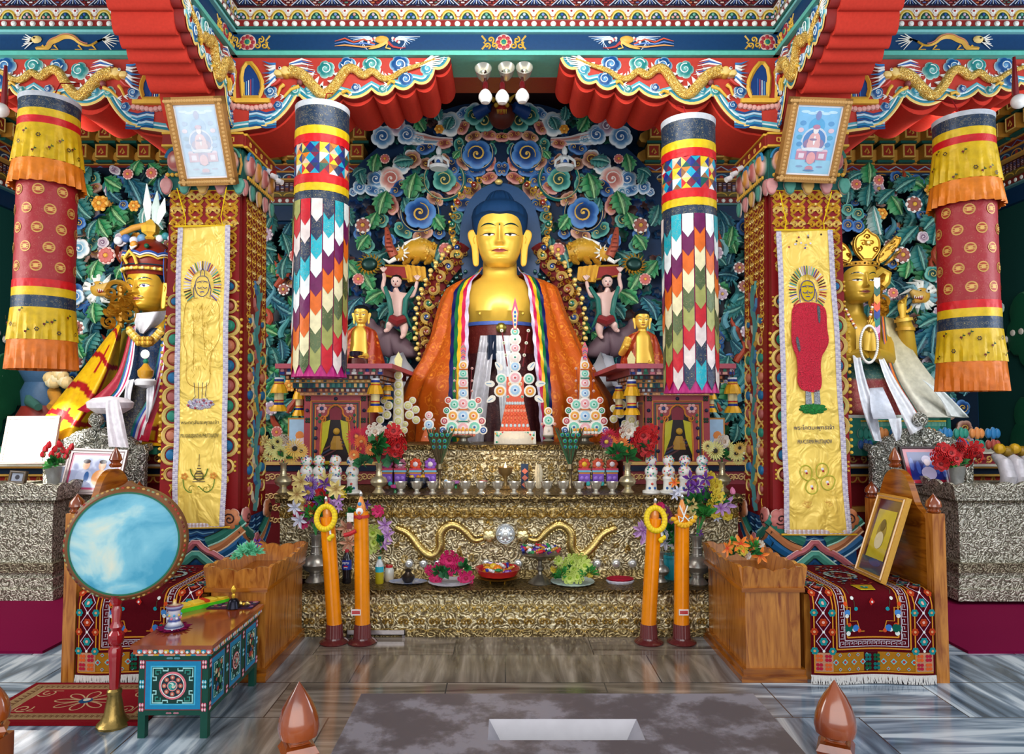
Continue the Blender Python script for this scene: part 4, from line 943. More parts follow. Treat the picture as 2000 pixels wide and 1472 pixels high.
for i in range(49):
 py=527+(880-527)*i/48;_,xl,xr,d=lvat(py);c=(xl+xr)/2;a=(xr-xl)/2
 oL=rb(RBL,py)[0]+3;oR=rb(RBR,py)[0]-3;row=[]
 fL=math.asin(max(-.98,min(.98,(oL-c)/a)));fR=math.asin(max(-.98,min(.98,(oR-c)/a)))
 n=120
 for j in range(n+1):
  ph=fL-(2*PI+fL-fR)*j/n
  amp=(.012+.035*(i/48));f=amp*(math.sin(ph*11+i*.10)+.6*math.sin(ph*23+1.3+i*.05))*min(1,j/4,(n-j)/4)
  z=P(0,py,YB0-.2).z;x=P(c,py,YB0-.2).x+(a*S(YB0-.1)+f)*math.sin(ph);y=YB0-(d+f)*math.cos(ph)if math.cos(ph)>0 else YB0-(min(d,.45))*math.cos(ph)
  row.append(Vector((x,y,z)))
 rows.append(row)
m.grid(rows,hx('#b8500a'));obj('orange_brocade_cloak',m,m_bro_orange,t)
cols5=['#0c1458','#0f6a34','#e8b01c','#c81c50','#c8bcd8']
for nm,tab,sg in(('striped_silk_border',RBL,1),('striped_silk_border',RBR,-1)):
 m=M();rows=[[]for _ in range(11)]
 for i in range(61):
  py=518+362*i/60;a,b=rb(tab,py)
  for k in range(11):
   f=k/10;p=cfront(a+(b-a)*f,py,.03+.010*math.sin(i*.8+k*.9));p.x+=.004*math.sin(i*1.3+k);rows[k].append(p)
 for k in range(5):m.grid(rows[2*k:2*k+3],C(cols5[k]))
 obj(nm,m,m_silk,t)
m=M();fr=F((0,0,0))
def wrap(pys,hws,dfs,col,mm,amp=0.0):
 rows=[]
 for py,hw,df in zip(pys,hws,dfs):
  z=P(0,py,YB0-.2).z;rows.append([Vector((CXB+(hw*S(YB0)+amp*math.sin(j*1.1))*math.sin(-1.45+2.9*j/48),YB0+.05-(df+amp*math.sin(j*1.1+py*.05))*math.cos(-1.45+2.9*j/48),z))for j in range(49)])
 mm.grid(rows,C(col))
wrap([633,660,690],[72,72,74],[.36,.36,.36],'#5a1410',m);wrap([690,760,880],[74,84,100],[.36,.42,.5],'#3a1018',m,.012)
wrap([629,636],[73,73],[.37,.37],'#3a5aa8',m);mur=obj('maroon_under_robe',m,m_bro_red,t)
m=M();c=P(979,640,YB0-.36);m.disc(F(c),0,0,.055,0,'#8a7a34',12,.02);obj('belt_clasp',m,m_gold,mur)
for(x0,x1,x2,x3,yy,colr)in((938,966,906,944,868,'#c8c8d0'),(966,996,980,1004,852,'#e0e4ea')):
 m=M();rows=[]
 for i in range(40):
  f=i/39;py=655+(yy-655)*f;row=[]
  for j in range(15):
   g=j/14;px=(x0+(x1-x0)*g)*(1-f)+(x2+(x3-x2)*g)*f
   p=P(px,py,YB0-.42-.16*f-.025*math.sin(g*14+f*2)-(.05*math.sin(PI*min(1,f*6))if f<.17 else .05));row.append(p)
  rows.append(row)
 m.grid(rows,C(colr));obj('white_offering_scarf',m,m_silk,t)
m=M();rows=[]
m.grid([[P(952+j*1.6,654+i*8,YB0-.50+.01*math.sin(j))for j in range(12)]for i in range(7)],C('#12223c'));obj('dark_scarf_end',m,m_silk,t)
m=M();m.box(-1.0,1.0,6.62,8.05,0,1.165,'#5a1a20');o_=obj('statue_plinth',m,m_paint,smooth=False,label='plain maroon plinth under the great Buddha behind the altar',cat='plinth')
def disciple(px,py,hand_up):
 Yd=7.0;s=38*S(Yd);c=P(px,py,Yd)
 side='left' if px<900 else 'right'
 t=thing('disciple_statue',('small golden shaven disciple in a red robe, left of the great Buddha, holding a bowl' if side=='left' else 'small golden shaven disciple right of the great Buddha with one hand raised'),'statue',(c.x,Yd,P(0,712,Yd).z))
 sk,pt,hr=head_mesh(TM(c+Vector((0,.05,0)),s),GS,{'hair':'short','hairc':'#0c1218','urna':0,'open':.7})
 u=s;rows=[]
 for z,hw,d in[(-2.2,.9,.7),(-1.6,.86,.62),(-1.1,.72,.42),(-.75,.66,.40),(-.4,.62,.34),(-.2,.5,.28),(-.1,.24,.2),(0,.2,.2),(.15,.19,.19)]:
  rows.append([c+Vector((u*hw*math.cos(2*PI*j/40),.05+u*d*math.sin(2*PI*j/40),z*u))for j in range(40)])
 sk.grid(rows,GS,wrap=True)
 obj('gilded_body',sk,m_goldskin,t);obj('painted_face',pt,m_gloss,t);obj('black_hair',hr,m_matte,t)
 m=M();rows=[]
 for i in range(24):
  f=i/23;z=-.12-2.2*f;hw=.62+.65*f**.8+(.0 if f>.1 else-.3*(1-f/.1));dd=.42+.6*f;row=[]
  a0,a1=(-.1-1.1*min(1,f*2),.6)if True else 0
  lo,hi=-.55+.15*f,.45
  for j in range(61):
   ph=hi+(2*PI-(hi-lo))*j/60;g=.03*math.sin(ph*12+i*.3)
   row.append(c+Vector((u*(hw+g)*math.sin(ph),.06-u*(dd+g)*math.cos(ph),z*u)))
  rows.append(row)
 m.grid(rows,hx('#9a2c0c'));obj('russet_robe',m,m_bro_orange,t)
 m=M();rows=[]
 for z,hw,d in((-1.25,.72,.50),(-1.5,.76,.58),(-1.8,.9,.7),(-2.2,1.0,.8)):rows.append([c+Vector((u*hw*math.sin(a),.06-u*d*math.cos(a),z*u))for a in[-1.3+2.6*j/20 for j in range(21)]])
 m.grid(rows,hx('#5a1c18'));obj('belt_cloth',m,m_bro_red,t)
 def hand(b,up,palm=1):
  h=M();h.ball(b,u*.15,GS,10,8)
  for k in range(4):
   q=b+Vector((u*(-.11+.075*k),-.01,0));d=Vector((0,-.2,1))if up else Vector((palm*.8,-.7,-.1+.05*k))
   h.tube([q,q+d*u*.2,q+d*u*(.36-.03*abs(k-1.5))],[u*.045,u*.04,u*.028],7,GS)
  h.tube([b,b+Vector((palm*u*.16,-.02,u*.08)),b+Vector((palm*u*.12,-.03,u*.2))],[u*.05,u*.045,u*.03],7,GS)
  return h
 if hand_up:
  b=c+Vector((-u*.95,-u*.6,-u*.9));obj('raised_hand',hand(b,True),m_goldskin,t)
  m=M();m.tube([c+Vector((-u*.75,0,-u*.5)),c+Vector((-u*1.15,-u*.2,-u*1.3)),b+Vector((0,.01,-u*.12))],[u*.2,u*.17,u*.12],12,GS);obj('gilded_arm',m,m_goldskin,t)
  obj('lowered_hand',hand(c+Vector((u*.2,-u*.95,-u*1.9)),False,-1),m_goldskin,t)
 else:
  obj('lowered_hand',hand(c+Vector((u*.5,-u*.9,-u*1.75)),False,-1),m_goldskin,t)
  m=M();m.lathe(c+Vector((0,-u*.95,-u*1.75)),[(.05*u,-.1*u),(.3*u,0),(.34*u,.2*u),(.28*u,.24*u),(.2*u,.1*u),(.001,.05*u)],18,'#12182a');obj('alms_bowl',m,m_gloss,t)
disciple(704,632,False);disciple(1256,642,True)
# ================= cornices and painted walls of the back =================
YW=8.7
def wall_frieze(fr,a0,a1,name,label,seed):
 """gilded bracket blocks in two rows over zigzag, arch, brick and disc bands"""
 z=lambda py:P(CX,py,YW-.3).z
 t=thing(name,label,'cornice',fr.p((a0+a1)/2,z(395)))
 m=M();rr=random.Random(seed)
 m.fbox(fr,a0,a1,z(312),z(170),-.3,.02,'#0c1c34')
 for y0,y1,c,d in((312,316,'#c88a3c',.2),(316,328,'#7a2420',.17),(328,331,'#c88a3c',.2),(331,343,'#2a3c5a',.18),(343,346,'#d09a48',.2),(346,366,'#3a1418',.12),(366,376,'#6a5a2c',.14),(376,388,'#7a2420',.10),(388,391,'#5a8a8c',.12),(391,420,'#0c3054',.06)):
  m.fbox(fr,a0,a1,z(y1),z(y0),-.3,d,c)
 s=S(YW);n=int((a1-a0)/(28*s))
 for i in range(n):
  x=a0+(a1-a0)*i/n;w=(a1-a0)/n
  m.stroke(fr,[(x,z(326)),(x+w/2,z(318)),(x+w,z(326))],.014,.172,'#9ab0c8' if i%2 else '#5a70a8')
  m.stroke(fr,arc(x+w/2,z(342),w*.42,0,180,6,.05),.014,.183,rr.choice(['#b8c8d0','#c89040','#6a9ab8']));m.disc(fr,x+w/2,z(340),.025,.182,'#a83c30',8)
  m.stroke(fr,arc(x+w/2,z(375),w*.42,0,180,6,.04),.014,.143,'#c8a23c');m.disc(fr,x+w*.25,z(382),.026,.102,WHITE,8,.01);m.disc(fr,x+w*.75,z(382),.026,.102,WHITE,8,.01)
 for k in range(6):
  x=a0
  while x<a1-.06:m.rect(fr,x,x+.035,z(349+k*3),z(350.6+k*3),.122,rr.choice(['#c8a0a0','#d8d0d0','#6a6aa0','#a05a3c']));x+=.058
 obj('banded_frieze',m,m_paint,t,smooth=False)
 b=M();s40=40*s;f0=F((0,0,0))
 b.fbox(f0,-.08,.08,-.075,.085,0,.30,'#c88a34');b.fbox(f0,-.055,.055,-.05,.06,.30,.306,'#9a2c20')
 b.stroke(f0,[(-.03,-.02),(0,.03),(.025,-.02),(.0,-.03)],.02,.308,'#d8a040',h=.006);b.stroke(f0,[(-.068,-.063),(.068,-.063),(.068,.073),(-.068,.073),(-.068,-.063)],.018,.302,'#ecc46c',h=.01)
 b.ext(f0,[(-.10,.06),(-.17,.02),(-.19,-.04),(-.16,-.08),(-.10,-.09),(-.08,-.09),(-.08,.06)],.02,.18,'#c8923c')
 b.fbox(f0,-.1,.1,-.115,-.085,0,.24,'#1a5a50')
 me=b.mesh('bracket_block',m_paint,False);row_n=int((a1-a0)/s40)
 ang=math.atan2(fr.u.y,fr.u.x)
 for ri,py in enumerate((296,258,222)):
  for i in range(row_n):
   o=bpy.data.objects.new('bracket_block',me);COL.objects.link(o);o.parent=t;o.matrix_parent_inverse=Matrix.Translation(-t.location)
   o.location=fr.p(a0+(a1-a0)*(i+.5+.12*ri)/row_n,z(py),.02);o.rotation_euler=(0,0,ang);o.scale=(1,1,1.05)
 return t
wall_frieze(F((0,YW,0)),-5.9,-1.7,'bracket_cornice','gilded bracket cornice on the back wall, left bay',1)
wall_frieze(F((0,YW,0)),1.7,5.9,'bracket_cornice','gilded bracket cornice on the back wall, right bay',2)
wall_frieze(F((-5.95,0,0),(0,1,0),(0,0,1),(1,0,0)),5.0,8.5,'bracket_cornice','gilded bracket cornice running along the left side wall',3)
wall_frieze(F((5.95,0,0),(0,-1,0),(0,0,1),(-1,0,0)),-8.5,-5.0,'bracket_cornice','gilded bracket cornice running along the right side wall',4)
for sg,sd in((-1,'left'),(1,'right')):
 t=thing('mural','dark green mountain mural with pale clouds on the %s side wall'%sd,'mural',(sg*5.93,6.6,1.2))
 fr=F((sg*5.94,0,0),(0,1,0),(0,0,1),(-sg,0,0));m=M();rr=random.Random(40+sg)
 for k in range(16):
  x=rr.uniform(4.8,8.3);z0=rr.uniform(.6,2.6);w=rr.uniform(.5,.9);h=rr.uniform(.6,1.0);g=mixc(C('#0e4a34'),C('#2f7a4c'),rr.random()*(.8 if sg<0 else .2))
  m.dome(fr,x,z0,[(a*w*.6,b*h*.6)for a,b in lobed(5,1,.2,rr.uniform(0,6))],[0,.02,.03,.03,.03],[mixc(g,C('#90c8a0'),.3),g,g],.002+.0015*k)
 for k in range(8):
  x=rr.uniform(4.8,8.3);z0=rr.uniform(1.2,3.0)
  for j in range(5):m.disc(fr,x+j*.09,z0+.06*math.sin(j*1.4),.07,.035,('#c8dcd8','#5a8a94')[j%2],12,.02)
 for k in range(26):m.disc(fr,5.0+k*.13,2.0+.5*math.sin(k*.35),.045,.04,'#d8cfc4',8,.03)
 obj('painted_scene',m,m_paint,t)
t=thing('mural','blue mural of small clouds on the back wall beside the pillars','mural',(0,8.69,1.3));m=M();rr=random.Random(9);fr=F((0,8.69,0))
for x0 in(-3.1,2.0):
 for k in range(26):
  x=x0+rr.uniform(0,1.1);z0=rr.uniform(1.2,3.9);c1,c2=rr.choice([('#5a98a8','#164a70'),('#c8d8e0','#4a7a98'),('#4a9a80','#125040'),('#7ab0c8','#1c5a80')])
  m.dome(fr,x,z0,lobed(5,rr.uniform(.09,.2),.2,k),[0,.02,.03,.03,.03],[c1,c1,c2,c2],.002)
  m.stroke(fr,spiral(x,z0,.01,.08,k,1.3,14),.014,.034,c1,h=.006)
obj('painted_scene',m,m_paint,t)
# ================= carved foliage of the side bays =================
def foliage(sg,sd,spec,box,label,seed):
 t=thing('carved_foliage_panel',label,'carving',P((box[0]+box[1])/2,box[3],8.45));rr=random.Random(seed)
 Y0=8.1
 for nm,me,x,y,r,ro,fl,d in spec:place(me,nm,t,x,y,Y0-.25-d,r,ro,fl)
 n=0;taken=[]
 for tries in range(900):
  x=rr.uniform(box[0],box[1]);y=rr.uniform(box[2],box[3])
  if any((x-a)**2+(y-b)**2<15**2 for a,b in taken):continue
  taken.append((x,y));k=rr.random()
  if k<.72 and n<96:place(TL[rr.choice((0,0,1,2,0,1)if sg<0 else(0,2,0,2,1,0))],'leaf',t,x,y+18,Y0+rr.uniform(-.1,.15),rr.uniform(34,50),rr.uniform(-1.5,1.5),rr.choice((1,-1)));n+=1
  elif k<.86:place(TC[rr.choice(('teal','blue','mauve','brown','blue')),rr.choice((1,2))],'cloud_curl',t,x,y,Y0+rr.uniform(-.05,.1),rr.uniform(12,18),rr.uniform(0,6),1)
  elif k<.93:place(rr.choice(TF),'flower',t,x,y,Y0-.2,rr.uniform(11,15))
 m=M()
 for k in range(26):
  x=rr.uniform(box[0],box[1]);y=rr.uniform(box[2]+20,box[3]);c=rr.choice(['#a8442c','#7cb0b4','#3f8c90','#a8442c','#5a98a8'])
  q=[P(x+9*math.sin(j*.8+k),y-j*9,Y0-.1)for j in range(6)];m.tube(q,[.035,.04,.035,.03,.02,.004],7,c)
 obj('stem',m,m_paint,t,kind='stuff')
 m=M();a=P(box[0],box[3],8.5);b=P(box[1],box[2],8.5);m.box(a.x,b.x,8.45,8.6,a.z,b.z,'#0a2036');obj('panel_ground',m,m_paint,t)
 return t
G,TEl,BG,PL=TL[1],TL[0],TL[2],TL[3]
specL=[('leaf',G,262,345,34,.3,1,.1),('leaf',G,318,345,36,-.9,1,.1),('leaf',G,240,370,40,-1.1,1,.1),('leaf',BG,285,412,74,-.15,-1,.05),('leaf',BG,325,390,50,-.5,1,.05),('leaf',BG,240,395,44,-1.0,1,0),('leaf',G,178,385,28,-.5,1,.1),('leaf',TEl,182,428,48,-.9,1,.1),('leaf',G,250,440,48,-.8,1,.12),('leaf',G,215,465,42,-.6,1,.12),('leaf',TEl,176,465,38,.2,1,.1),('leaf',PL,284,445,46,-.1,1,.2),('leaf',TEl,228,475,36,.4,1,.1),('leaf',G,182,550,44,.2,1,.15),('leaf',TEl,165,545,50,-.6,1,.1),('leaf',G,230,545,34,.4,1,.1),('leaf',G,190,632,42,-.2,1,.15),('leaf',TEl,172,690,44,.2,1,.1),('leaf',G,165,700,30,-.5,1,.1),('flower',TF[2],195,397,17,0,1,.3),('flower',TF[1],208,499,18,0,1,.3),('flower',TF[2],262,402,12,0,1,.3),('flower',TF[1],250,340,11,0,1,.2),('flower',TF[1],296,338,12,0,1,.2),('flower',TF[1],332,345,11,0,1,.2),('pale_cloud',TC['white',1],157,486,20,0,1,.25),('pale_cloud',TC['mauve',1],236,468,14,0,1,.25),('pale_cloud',TC['mauve',1],202,474,12,1,1,.2),('cloud_curl',TC['blue',1],156,436,13,0,1,.2),('cloud_curl',TC['blue',2],302,385,14,0,1,.2),('cloud_curl',TC['blue',1],242,400,10,0,1,.2),('cloud_curl',TC['sky',1],150,580,16,0,1,.25),('leaf',BG,345,520,46,.2,1,0),('flower',TF[0],150,640,15,0,1,.25),('leaf',PL,322,450,44,-.6,-1,.1)]
foliage(-1,'left',specL,(132,356,330,880),'carved panel of green leaves, orange and pink flowers in the left bay',21)
specR=[('leaf',TEl,1655,352,32,.9,1,.1),('leaf',G,1695,360,42,-.1,1,.1),('leaf',TEl,1650,400,42,.2,-1,.1),('leaf',TEl,1690,405,46,-.1,1,.1),('leaf',TEl,1712,400,42,.6,1,.05),('leaf',TEl,1745,375,46,.8,1,.05),('leaf',G,1758,420,42,-.6,1,.1),('leaf',G,1695,452,36,.2,1,.15),('leaf',PL,1715,460,56,-.5,1,.2),('leaf',TEl,1755,480,50,.5,1,.15),('leaf',TEl,1800,450,50,.6,1,.1),('leaf',TEl,1818,480,46,0,1,.1),('leaf',TEl,1802,530,52,-.5,1,.1),('leaf',G,1765,545,40,.1,1,.2),('leaf',TEl,1745,560,30,-1,1,.15),('leaf',TEl,1790,640,50,.9,1,.1),('leaf',BG,1780,700,60,.2,1,.1),('leaf',BG,1815,690,60,-.2,1,.1),('flower',TF[0],1785,399,17,0,1,.3),('flower',TF[0],1762,498,17,0,1,.3),('flower',TF[2],1722,417,12,0,1,.25),('flower',TF[1],1716,352,11,0,1,.2),('flower',TF[1],1672,360,11,0,1,.2),('flower',TF[1],1744,572,11,0,1,.5),('flower',TF[3],1725,565,7,0,1,.5),('cloud_curl',TC['teal',1],1655,410,13,0,1,.2),('cloud_curl',TC['teal',1],1675,418,13,0,1,.2),('cloud_curl',TC['blue',1],1655,440,13,0,1,.2),('cloud_curl',TC['blue',1],1675,442,13,1,1,.2),('pale_cloud',TC['mauve',1],1802,463,12,0,1,.25),('cloud_curl',TC['blue',1],1742,515,10,0,1,.2),('cloud_curl',TC['teal',1],1820,535,16,0,1,.2)]
foliage(1,'right',specR,(1640,1890,345,880),'carved panel of blue-green leaves and white flowers in the right bay',22)
foliage(-1,'mid',[],(505,598,440,860),'carved strip of dark teal leaves just right of the left pillar',23)
foliage(1,'mid',[],(1362,1475,440,860),'carved strip of dark teal leaves just left of the right pillar',24)
for sg,(x,y)in((-1,(196,565)),(1,(1797,578))):
 t=thing('dragon_mask','white-maned golden dragon head with open jaws in the %s carved foliage'%('left' if sg<0 else 'right'),'carving',P(x,y,7.75));c=P(x,y,7.7)
 m=M();m.ball(c,.10,'#d9a63c',14,10);m.tube([c+Vector((.04*-sg,-.08,-.01)),c+Vector((.13*-sg,-.12,.0)),c+Vector((.17*-sg,-.12,.04))],[.06,.05,.025],10,'#d9b05c');m.tube([c+Vector((.04*-sg,-.08,-.05)),c+Vector((.14*-sg,-.11,-.08))],[.045,.02],10,'#c8923c')
 m.tube([c+Vector((.06*-sg,-.12,-.035)),c+Vector((.15*-sg,-.14,-.03))],[.03,.012],8,'#a8302c')
 for k in range(5):m.tube([c+Vector(((.07+.02*k)*-sg,-.15,-.02)),c+Vector(((.07+.02*k)*-sg,-.15,-.05))],[.008,.002],5,WHITE)
 obj('snout_and_jaws',m,m_paint,t)
 m=M()
 for k in range(16):
  a=2*PI*k/16;m.tube([c+Vector((.08*math.cos(a),-.02,.08*math.sin(a))),c+Vector((.15*math.cos(a),-.04,.15*math.sin(a))),c+Vector((.22*math.cos(a+.3),.02,.2*math.sin(a+.3)))],[.03,.025,.003],7,WHITE if k%3 else '#7aa8b4')
 for e in(-1,1):m.ball(c+Vector((e*.045-.02*sg,-.1,.04)),.022,WHITE,8,6);m.ball(c+Vector((e*.045-.02*sg,-.12,.04)),.011,BLACK,8,6)
 obj('mane_and_eyes',m,m_paint,t)
 # ================= long plinths under the side statues =================
for sg,sd in((-1,'left'),(1,'right')):
 t=thing('carved_plinth','long red and blue carved plinth under the %s bay statue'%sd,'plinth',(sg*3.9,7.6,0));m=M()
 x0,x1=sorted((sg*2.3,sg*5.9));Yf=7.0;z=lambda py:P(CX,py,Yf).z
 m.box(x0,x1,Yf+.1,8.4,0,z(930),'#8c2028')
 for y0,y1,c,d in((883,886,'#e8e0d0',.0),(886,906,'#8a2434',.03),(906,910,'#f0e8d8',-.04),(910,914,'#c89040',-.02),(914,926,'#0c2440',.04),(926,930,'#d8a850',.0),(930,944,'#a83028',.05),(990,1000,'#c89040',.02),(1000,1060,'#7a1a20',.04)):
  m.box(x0,x1,Yf+d,8.4,z(y1),z(y0),c)
 fr=F((0,Yf+.03,0));n=34
 for i in range(n):
  x=x0+(x1-x0)*(i+.5)/n
  m.stroke(fr,spiral(x,z(896),.005,.04,i,1.2,12,1 if i%2 else-1),.018,.002,'#e0b868',h=.012);m.disc(fr,x+.05,z(896),.02,.002,('#1c7a70','#b04838')[i%2],8,.02)
  m.stroke(fr,arc(x,z(932),.045,180,360,6,.055),.016,-.018,'#e0b050',h=.012)
 obj('carved_front',m,m_paint,t)
 # ================= left statue: the hatted master =================
Yl=7.3
def QL(x,y,d=0.0):return P(x,y,Yl-d)
t=thing('seated_master_statue','golden moustached statue in a red lotus hat and yellow red-striped robe, left bay','statue',(QL(270,870).x,Yl,QL(0,884).z))
u=95*S(Yl);T=TM(QL(290,607,.05),u,-.22)
sk,pt,hr=head_mesh(T,hx('#d2a42c'),{'hair':'short','hairc':'#0c1a30','open':1.5,'moustache':1,'urna':0,'brow':1})
nb=QL(293,607)
for _ in(0,):
 rows=[[nb+Vector((u*hw*math.cos(2*PI*j/40),.12+u*d*math.sin(2*PI*j/40),z_*u))for j in range(40)]for z_,hw,d in[(-2.4,.9,.7),(-.6,.72,.42),(-.4,.66,.36),(-.25,.4,.3),(-.15,.27,.26),(.1,.26,.25)]]
 sk.grid(rows,hx('#d2a42c'),wrap=True)
obj('gilded_body',sk,m_goldskin,t);obj('painted_face',pt,m_gloss,t);obj('dark_hair',hr,m_matte,t)
m=M()
hat=[]
for z_,a,b in[(.70,.44,.42),(.80,.47,.46),(.92,.50,.50),(1.02,.49,.49),(1.12,.46,.46),(1.25,.40,.40),(1.38,.28,.28),(1.46,.14,.14),(1.49,.02,.02)]:
 hat.append([T@Vector((a*math.cos(2*PI*j/40),.03+b*math.sin(2*PI*j/40),z_))for j in range(40)])
m.grid(hat,hx('#7c2414'),wrap=True,cap=True)
def hb(fn,c,w,off=.0):
 pts=[]
 for k in range(41):
  th=PI+PI*k/40;z_,rr_=fn(k/40);pts.append(T@Vector((rr_*math.cos(th),.03+rr_*math.sin(th),z_)))
 m.tube(pts,w*u,8,c)
sc=lambda f:abs(math.sin(f*5*PI))*.05
hb(lambda f:(.80,.49),'#e8c050',.03);hb(lambda f:(.88,.51),'#123848',.012);hb(lambda f:(1.00+sc(f),.525),'#e0b848',.02);hb(lambda f:(1.05+sc(f),.52),'#e8e8e8',.016);hb(lambda f:(1.09+sc(f),.51),'#2a50a0',.022)
for k in range(15):th=PI+PI*(k+.5)/15;m.ball(T@Vector((.52*math.cos(th),.03+.52*math.sin(th),.80)),.035*u,('#e8c050','#f0e0a0')[k%2],8,6)
m.tube([T@Vector((-.1,-.50,.88)),T@Vector((-.13,-.55,.98)),T@Vector((0,-.56,1.12)),T@Vector((.11,-.55,1.0)),T@Vector((.14,-.52,.86))],.03*u,8,'#e8c050')
m.ball(T@Vector((-.02,-.42,1.28)),.075*u,'#d8923c',10,8);m.tube([T@Vector((-.11,-.43,1.26)),T@Vector((-.03,-.47,1.19)),T@Vector((.06,-.44,1.25))],[.01*u,.035*u,.01*u],8,WHITE)
m.ball(T@Vector((.24,-.38,1.25)),.05*u,'#1c5a40',8,6)
for sg in(-1,1):
 fr=F(T@Vector((sg*.47,-.12,.72)),T.to_3x3()@Vector((sg*.5,-1,0)),(0,0,1),T.to_3x3()@Vector((-sg*.6,-.8,0)))
 q=smooth([(a*u,b*u)for a,b in((-.04,-.25),(.06,0),(.1,.2),(.0,.48),(-.16,.55),(-.2,.2))],2,close=True)
 m.ext(fr,q,-.02,.0,'#6a1c12');m.stroke(fr,q,.03*u,.004,'#3a5ab0',h=.008,close=True);m.stroke(fr,q,.035*u,.004,'#d8b048',off=.04*u,h=.01,close=True)
lh=obj('lotus_hat',m,m_paint,t)
m=M()
c=T@Vector((0,0,1.5));m.lathe(c,[(.05*u,-.05*u),(.12*u,0),(.05*u,.06*u),(.13*u,.12*u),(.14*u,.25*u),(.06*u,.36*u),(.02*u,.40*u)],12,GOLD,flute=.25)
for x_,h_,c_ in((-.05,.85,'#e8f0ee'),(.06,.7,'#c8dcd8'),(.14,.55,'#e8f0ee')):
 m.tube([c+Vector((x_*u,0,.3*u)),c+Vector(((x_*1.6)*u,0,(.3+h_*.5)*u)),c+Vector((x_*2.0*u,0,(.3+h_)*u))],[.03*u,.09*u,.005],8,c_,flat=.3)
m.tube([c+Vector((-.6*u,0,.1*u)),c+Vector((-.35*u,0,.22*u)),c+Vector((-.05*u,-.02,.28*u))],[.05*u,.07*u,.06*u],10,'#c8903c')
for k in range(4):m.ball(c+Vector(((-.62+.16*k)*u,-.03,(-.06+.05*(k%2))*u)),.09*u,('#e8e8f0','#4a70b0','#dcdce8','#6a98c0')[k],10,8)
for k in range(4):m.ball(c+Vector(((.2+.12*k)*u,.0,(.0+.05*(k%2))*u)),.08*u,('#e8e8f0','#3f8a94')[k%2],10,8)
obj('hat_finial',m,m_paint,lh)
def sheet(Lp_,Rp_,d0,colf,nr=50,nc=30,wave=.02,wf=9,Q=QL,sag=0.0,dl=None):
 """cloth between a left and a right edge given as photo columns; d0 pushes it toward the viewer"""
 def at(tab,f):
  n=len(tab)-1;i=min(int(f*n),n-1);k=f*n-i;return tuple(tab[i][q]+(tab[i+1][q]-tab[i][q])*k for q in range(len(tab[0])))
 Lp_,Rp_=smooth(Lp_,2),smooth(Rp_,2)
 rows=[];cl=[]
 for i in range(nr+1):
  f=i/nr;a=at(Lp_,f);b=at(Rp_,f);row=[];cr=[]
  for j in range(nc+1):
   g=j/nc;x=a[0]+(b[0]-a[0])*g;y=a[1]+(b[1]-a[1])*g+sag*math.sin(PI*g)*f
   dd=d0(f,g)if callable(d0)else d0
   row.append(Q(x,y,dd+wave*(.4+f)*math.sin(g*wf*2+.8*math.sin(f*4))));cr.append(C(colf(f,g))if callable(colf)else C(colf))
  rows.append(row);cl.append(cr)
 mm=M();mm.grid(rows,cl);return mm
def robec(f,g):
 for s0 in(.12,.33,.53,.70,.88):
  ff=f+.018*math.sin(g*7)
  if abs(ff-s0)<.02:return '#a4141a'
 if abs(g-(.25+.12*math.sin(int(f*4.7)*2.4)))<.03 and int(f*4.7)%2:return '#a4141a'
 if abs(g-.68)<.025 and .33<f<.7:return '#a4141a'
 return '#e8b414'
obj('yellow_striped_robe',sheet([(230,632),(200,668),(168,712),(120,770),(80,822),(60,870)],[(238,640),(232,700),(228,740),(206,800),(170,850),(160,872)],lambda f,g:.12+.45*f+.2*math.sin(PI*g),robec,90,50,.03,6),m_silk,t)
obj('yellow_striped_robe',sheet([(322,700),(306,770),(284,830),(276,868)],[(350,690),(352,760),(352,830),(352,874)],lambda f,g:.2+.35*f,robec,60,24,.02,4),m_silk,t)
obj('dark_blue_tunic',sheet([(250,640),(246,700),(228,770),(200,840),(190,880)],[(330,640),(330,700),(330,770),(335,840),(340,880)],lambda f,g:.12+.12*f+.16*math.sin(PI*g),lambda f,g:'#1a3c68' if f<.45 else '#1a1a2a',40,30,.008,4),m_bro_dark,t)
obj('crimson_robe_facing',sheet([(254,640),(240,700),(224,740),(180,780),(150,800)],[(262,636),(252,700),(240,745),(205,785),(170,806)],lambda f,g:.3+.4*f,'#a01030',40,6,.01,2),m_silk,t)
obj('crimson_robe_facing',sheet([(324,690),(308,750),(282,815),(264,858)],[(334,690),(324,760),(300,820),(290,862)],lambda f,g:.38+.3*f,'#b01232',40,6,.01,2),m_silk,t)
st=['#0f6a6a','#1848a0','#e8d8e0','#c81c5c','#f0e8ee']
stc=lambda f,g:st[min(4,int(g*5))]
obj('striped_silk_border',sheet([(260,640),(248,700),(230,760),(212,778)],[(266,632),(262,700),(250,750),(225,785)],lambda f,g:.36+.35*f,stc,50,20,.006,3),m_silk,t)
obj('striped_silk_border',sheet([(321,632),(308,700),(290,780),(262,820),(254,850)],[(332,612),(326,690),(306,780),(284,830),(276,865)],lambda f,g:.36+.35*f,stc,50,20,.006,3),m_silk,t)
obj('white_collar',sheet([(262,612),(262,634),(272,650)],[(328,606),(318,630),(284,652)],lambda f,g:.22+.12*math.sin(PI*g),lambda f,g:'#e4e4ec',10,20,.012,6),m_silk,t)
m=M()
for k in range(46):
 f=(k%23)/22;y_=648+24*math.sin(PI*f)+(7 if k>22 else 0)-(12 if k>22 else 0);m.ball(QL(253+62*f,y_,.46),.034,GOLD if k%2 else PALEGOLD,8,6)
for k in range(12):m.ball(QL(270+(k%6)*5,662+(k//6)*8,.5),.03,DGOLD if k%2 else GOLD,8,6)
obj('gold_necklace',m,m_gilt,t)
m=M();b=QL(284,752,.6)
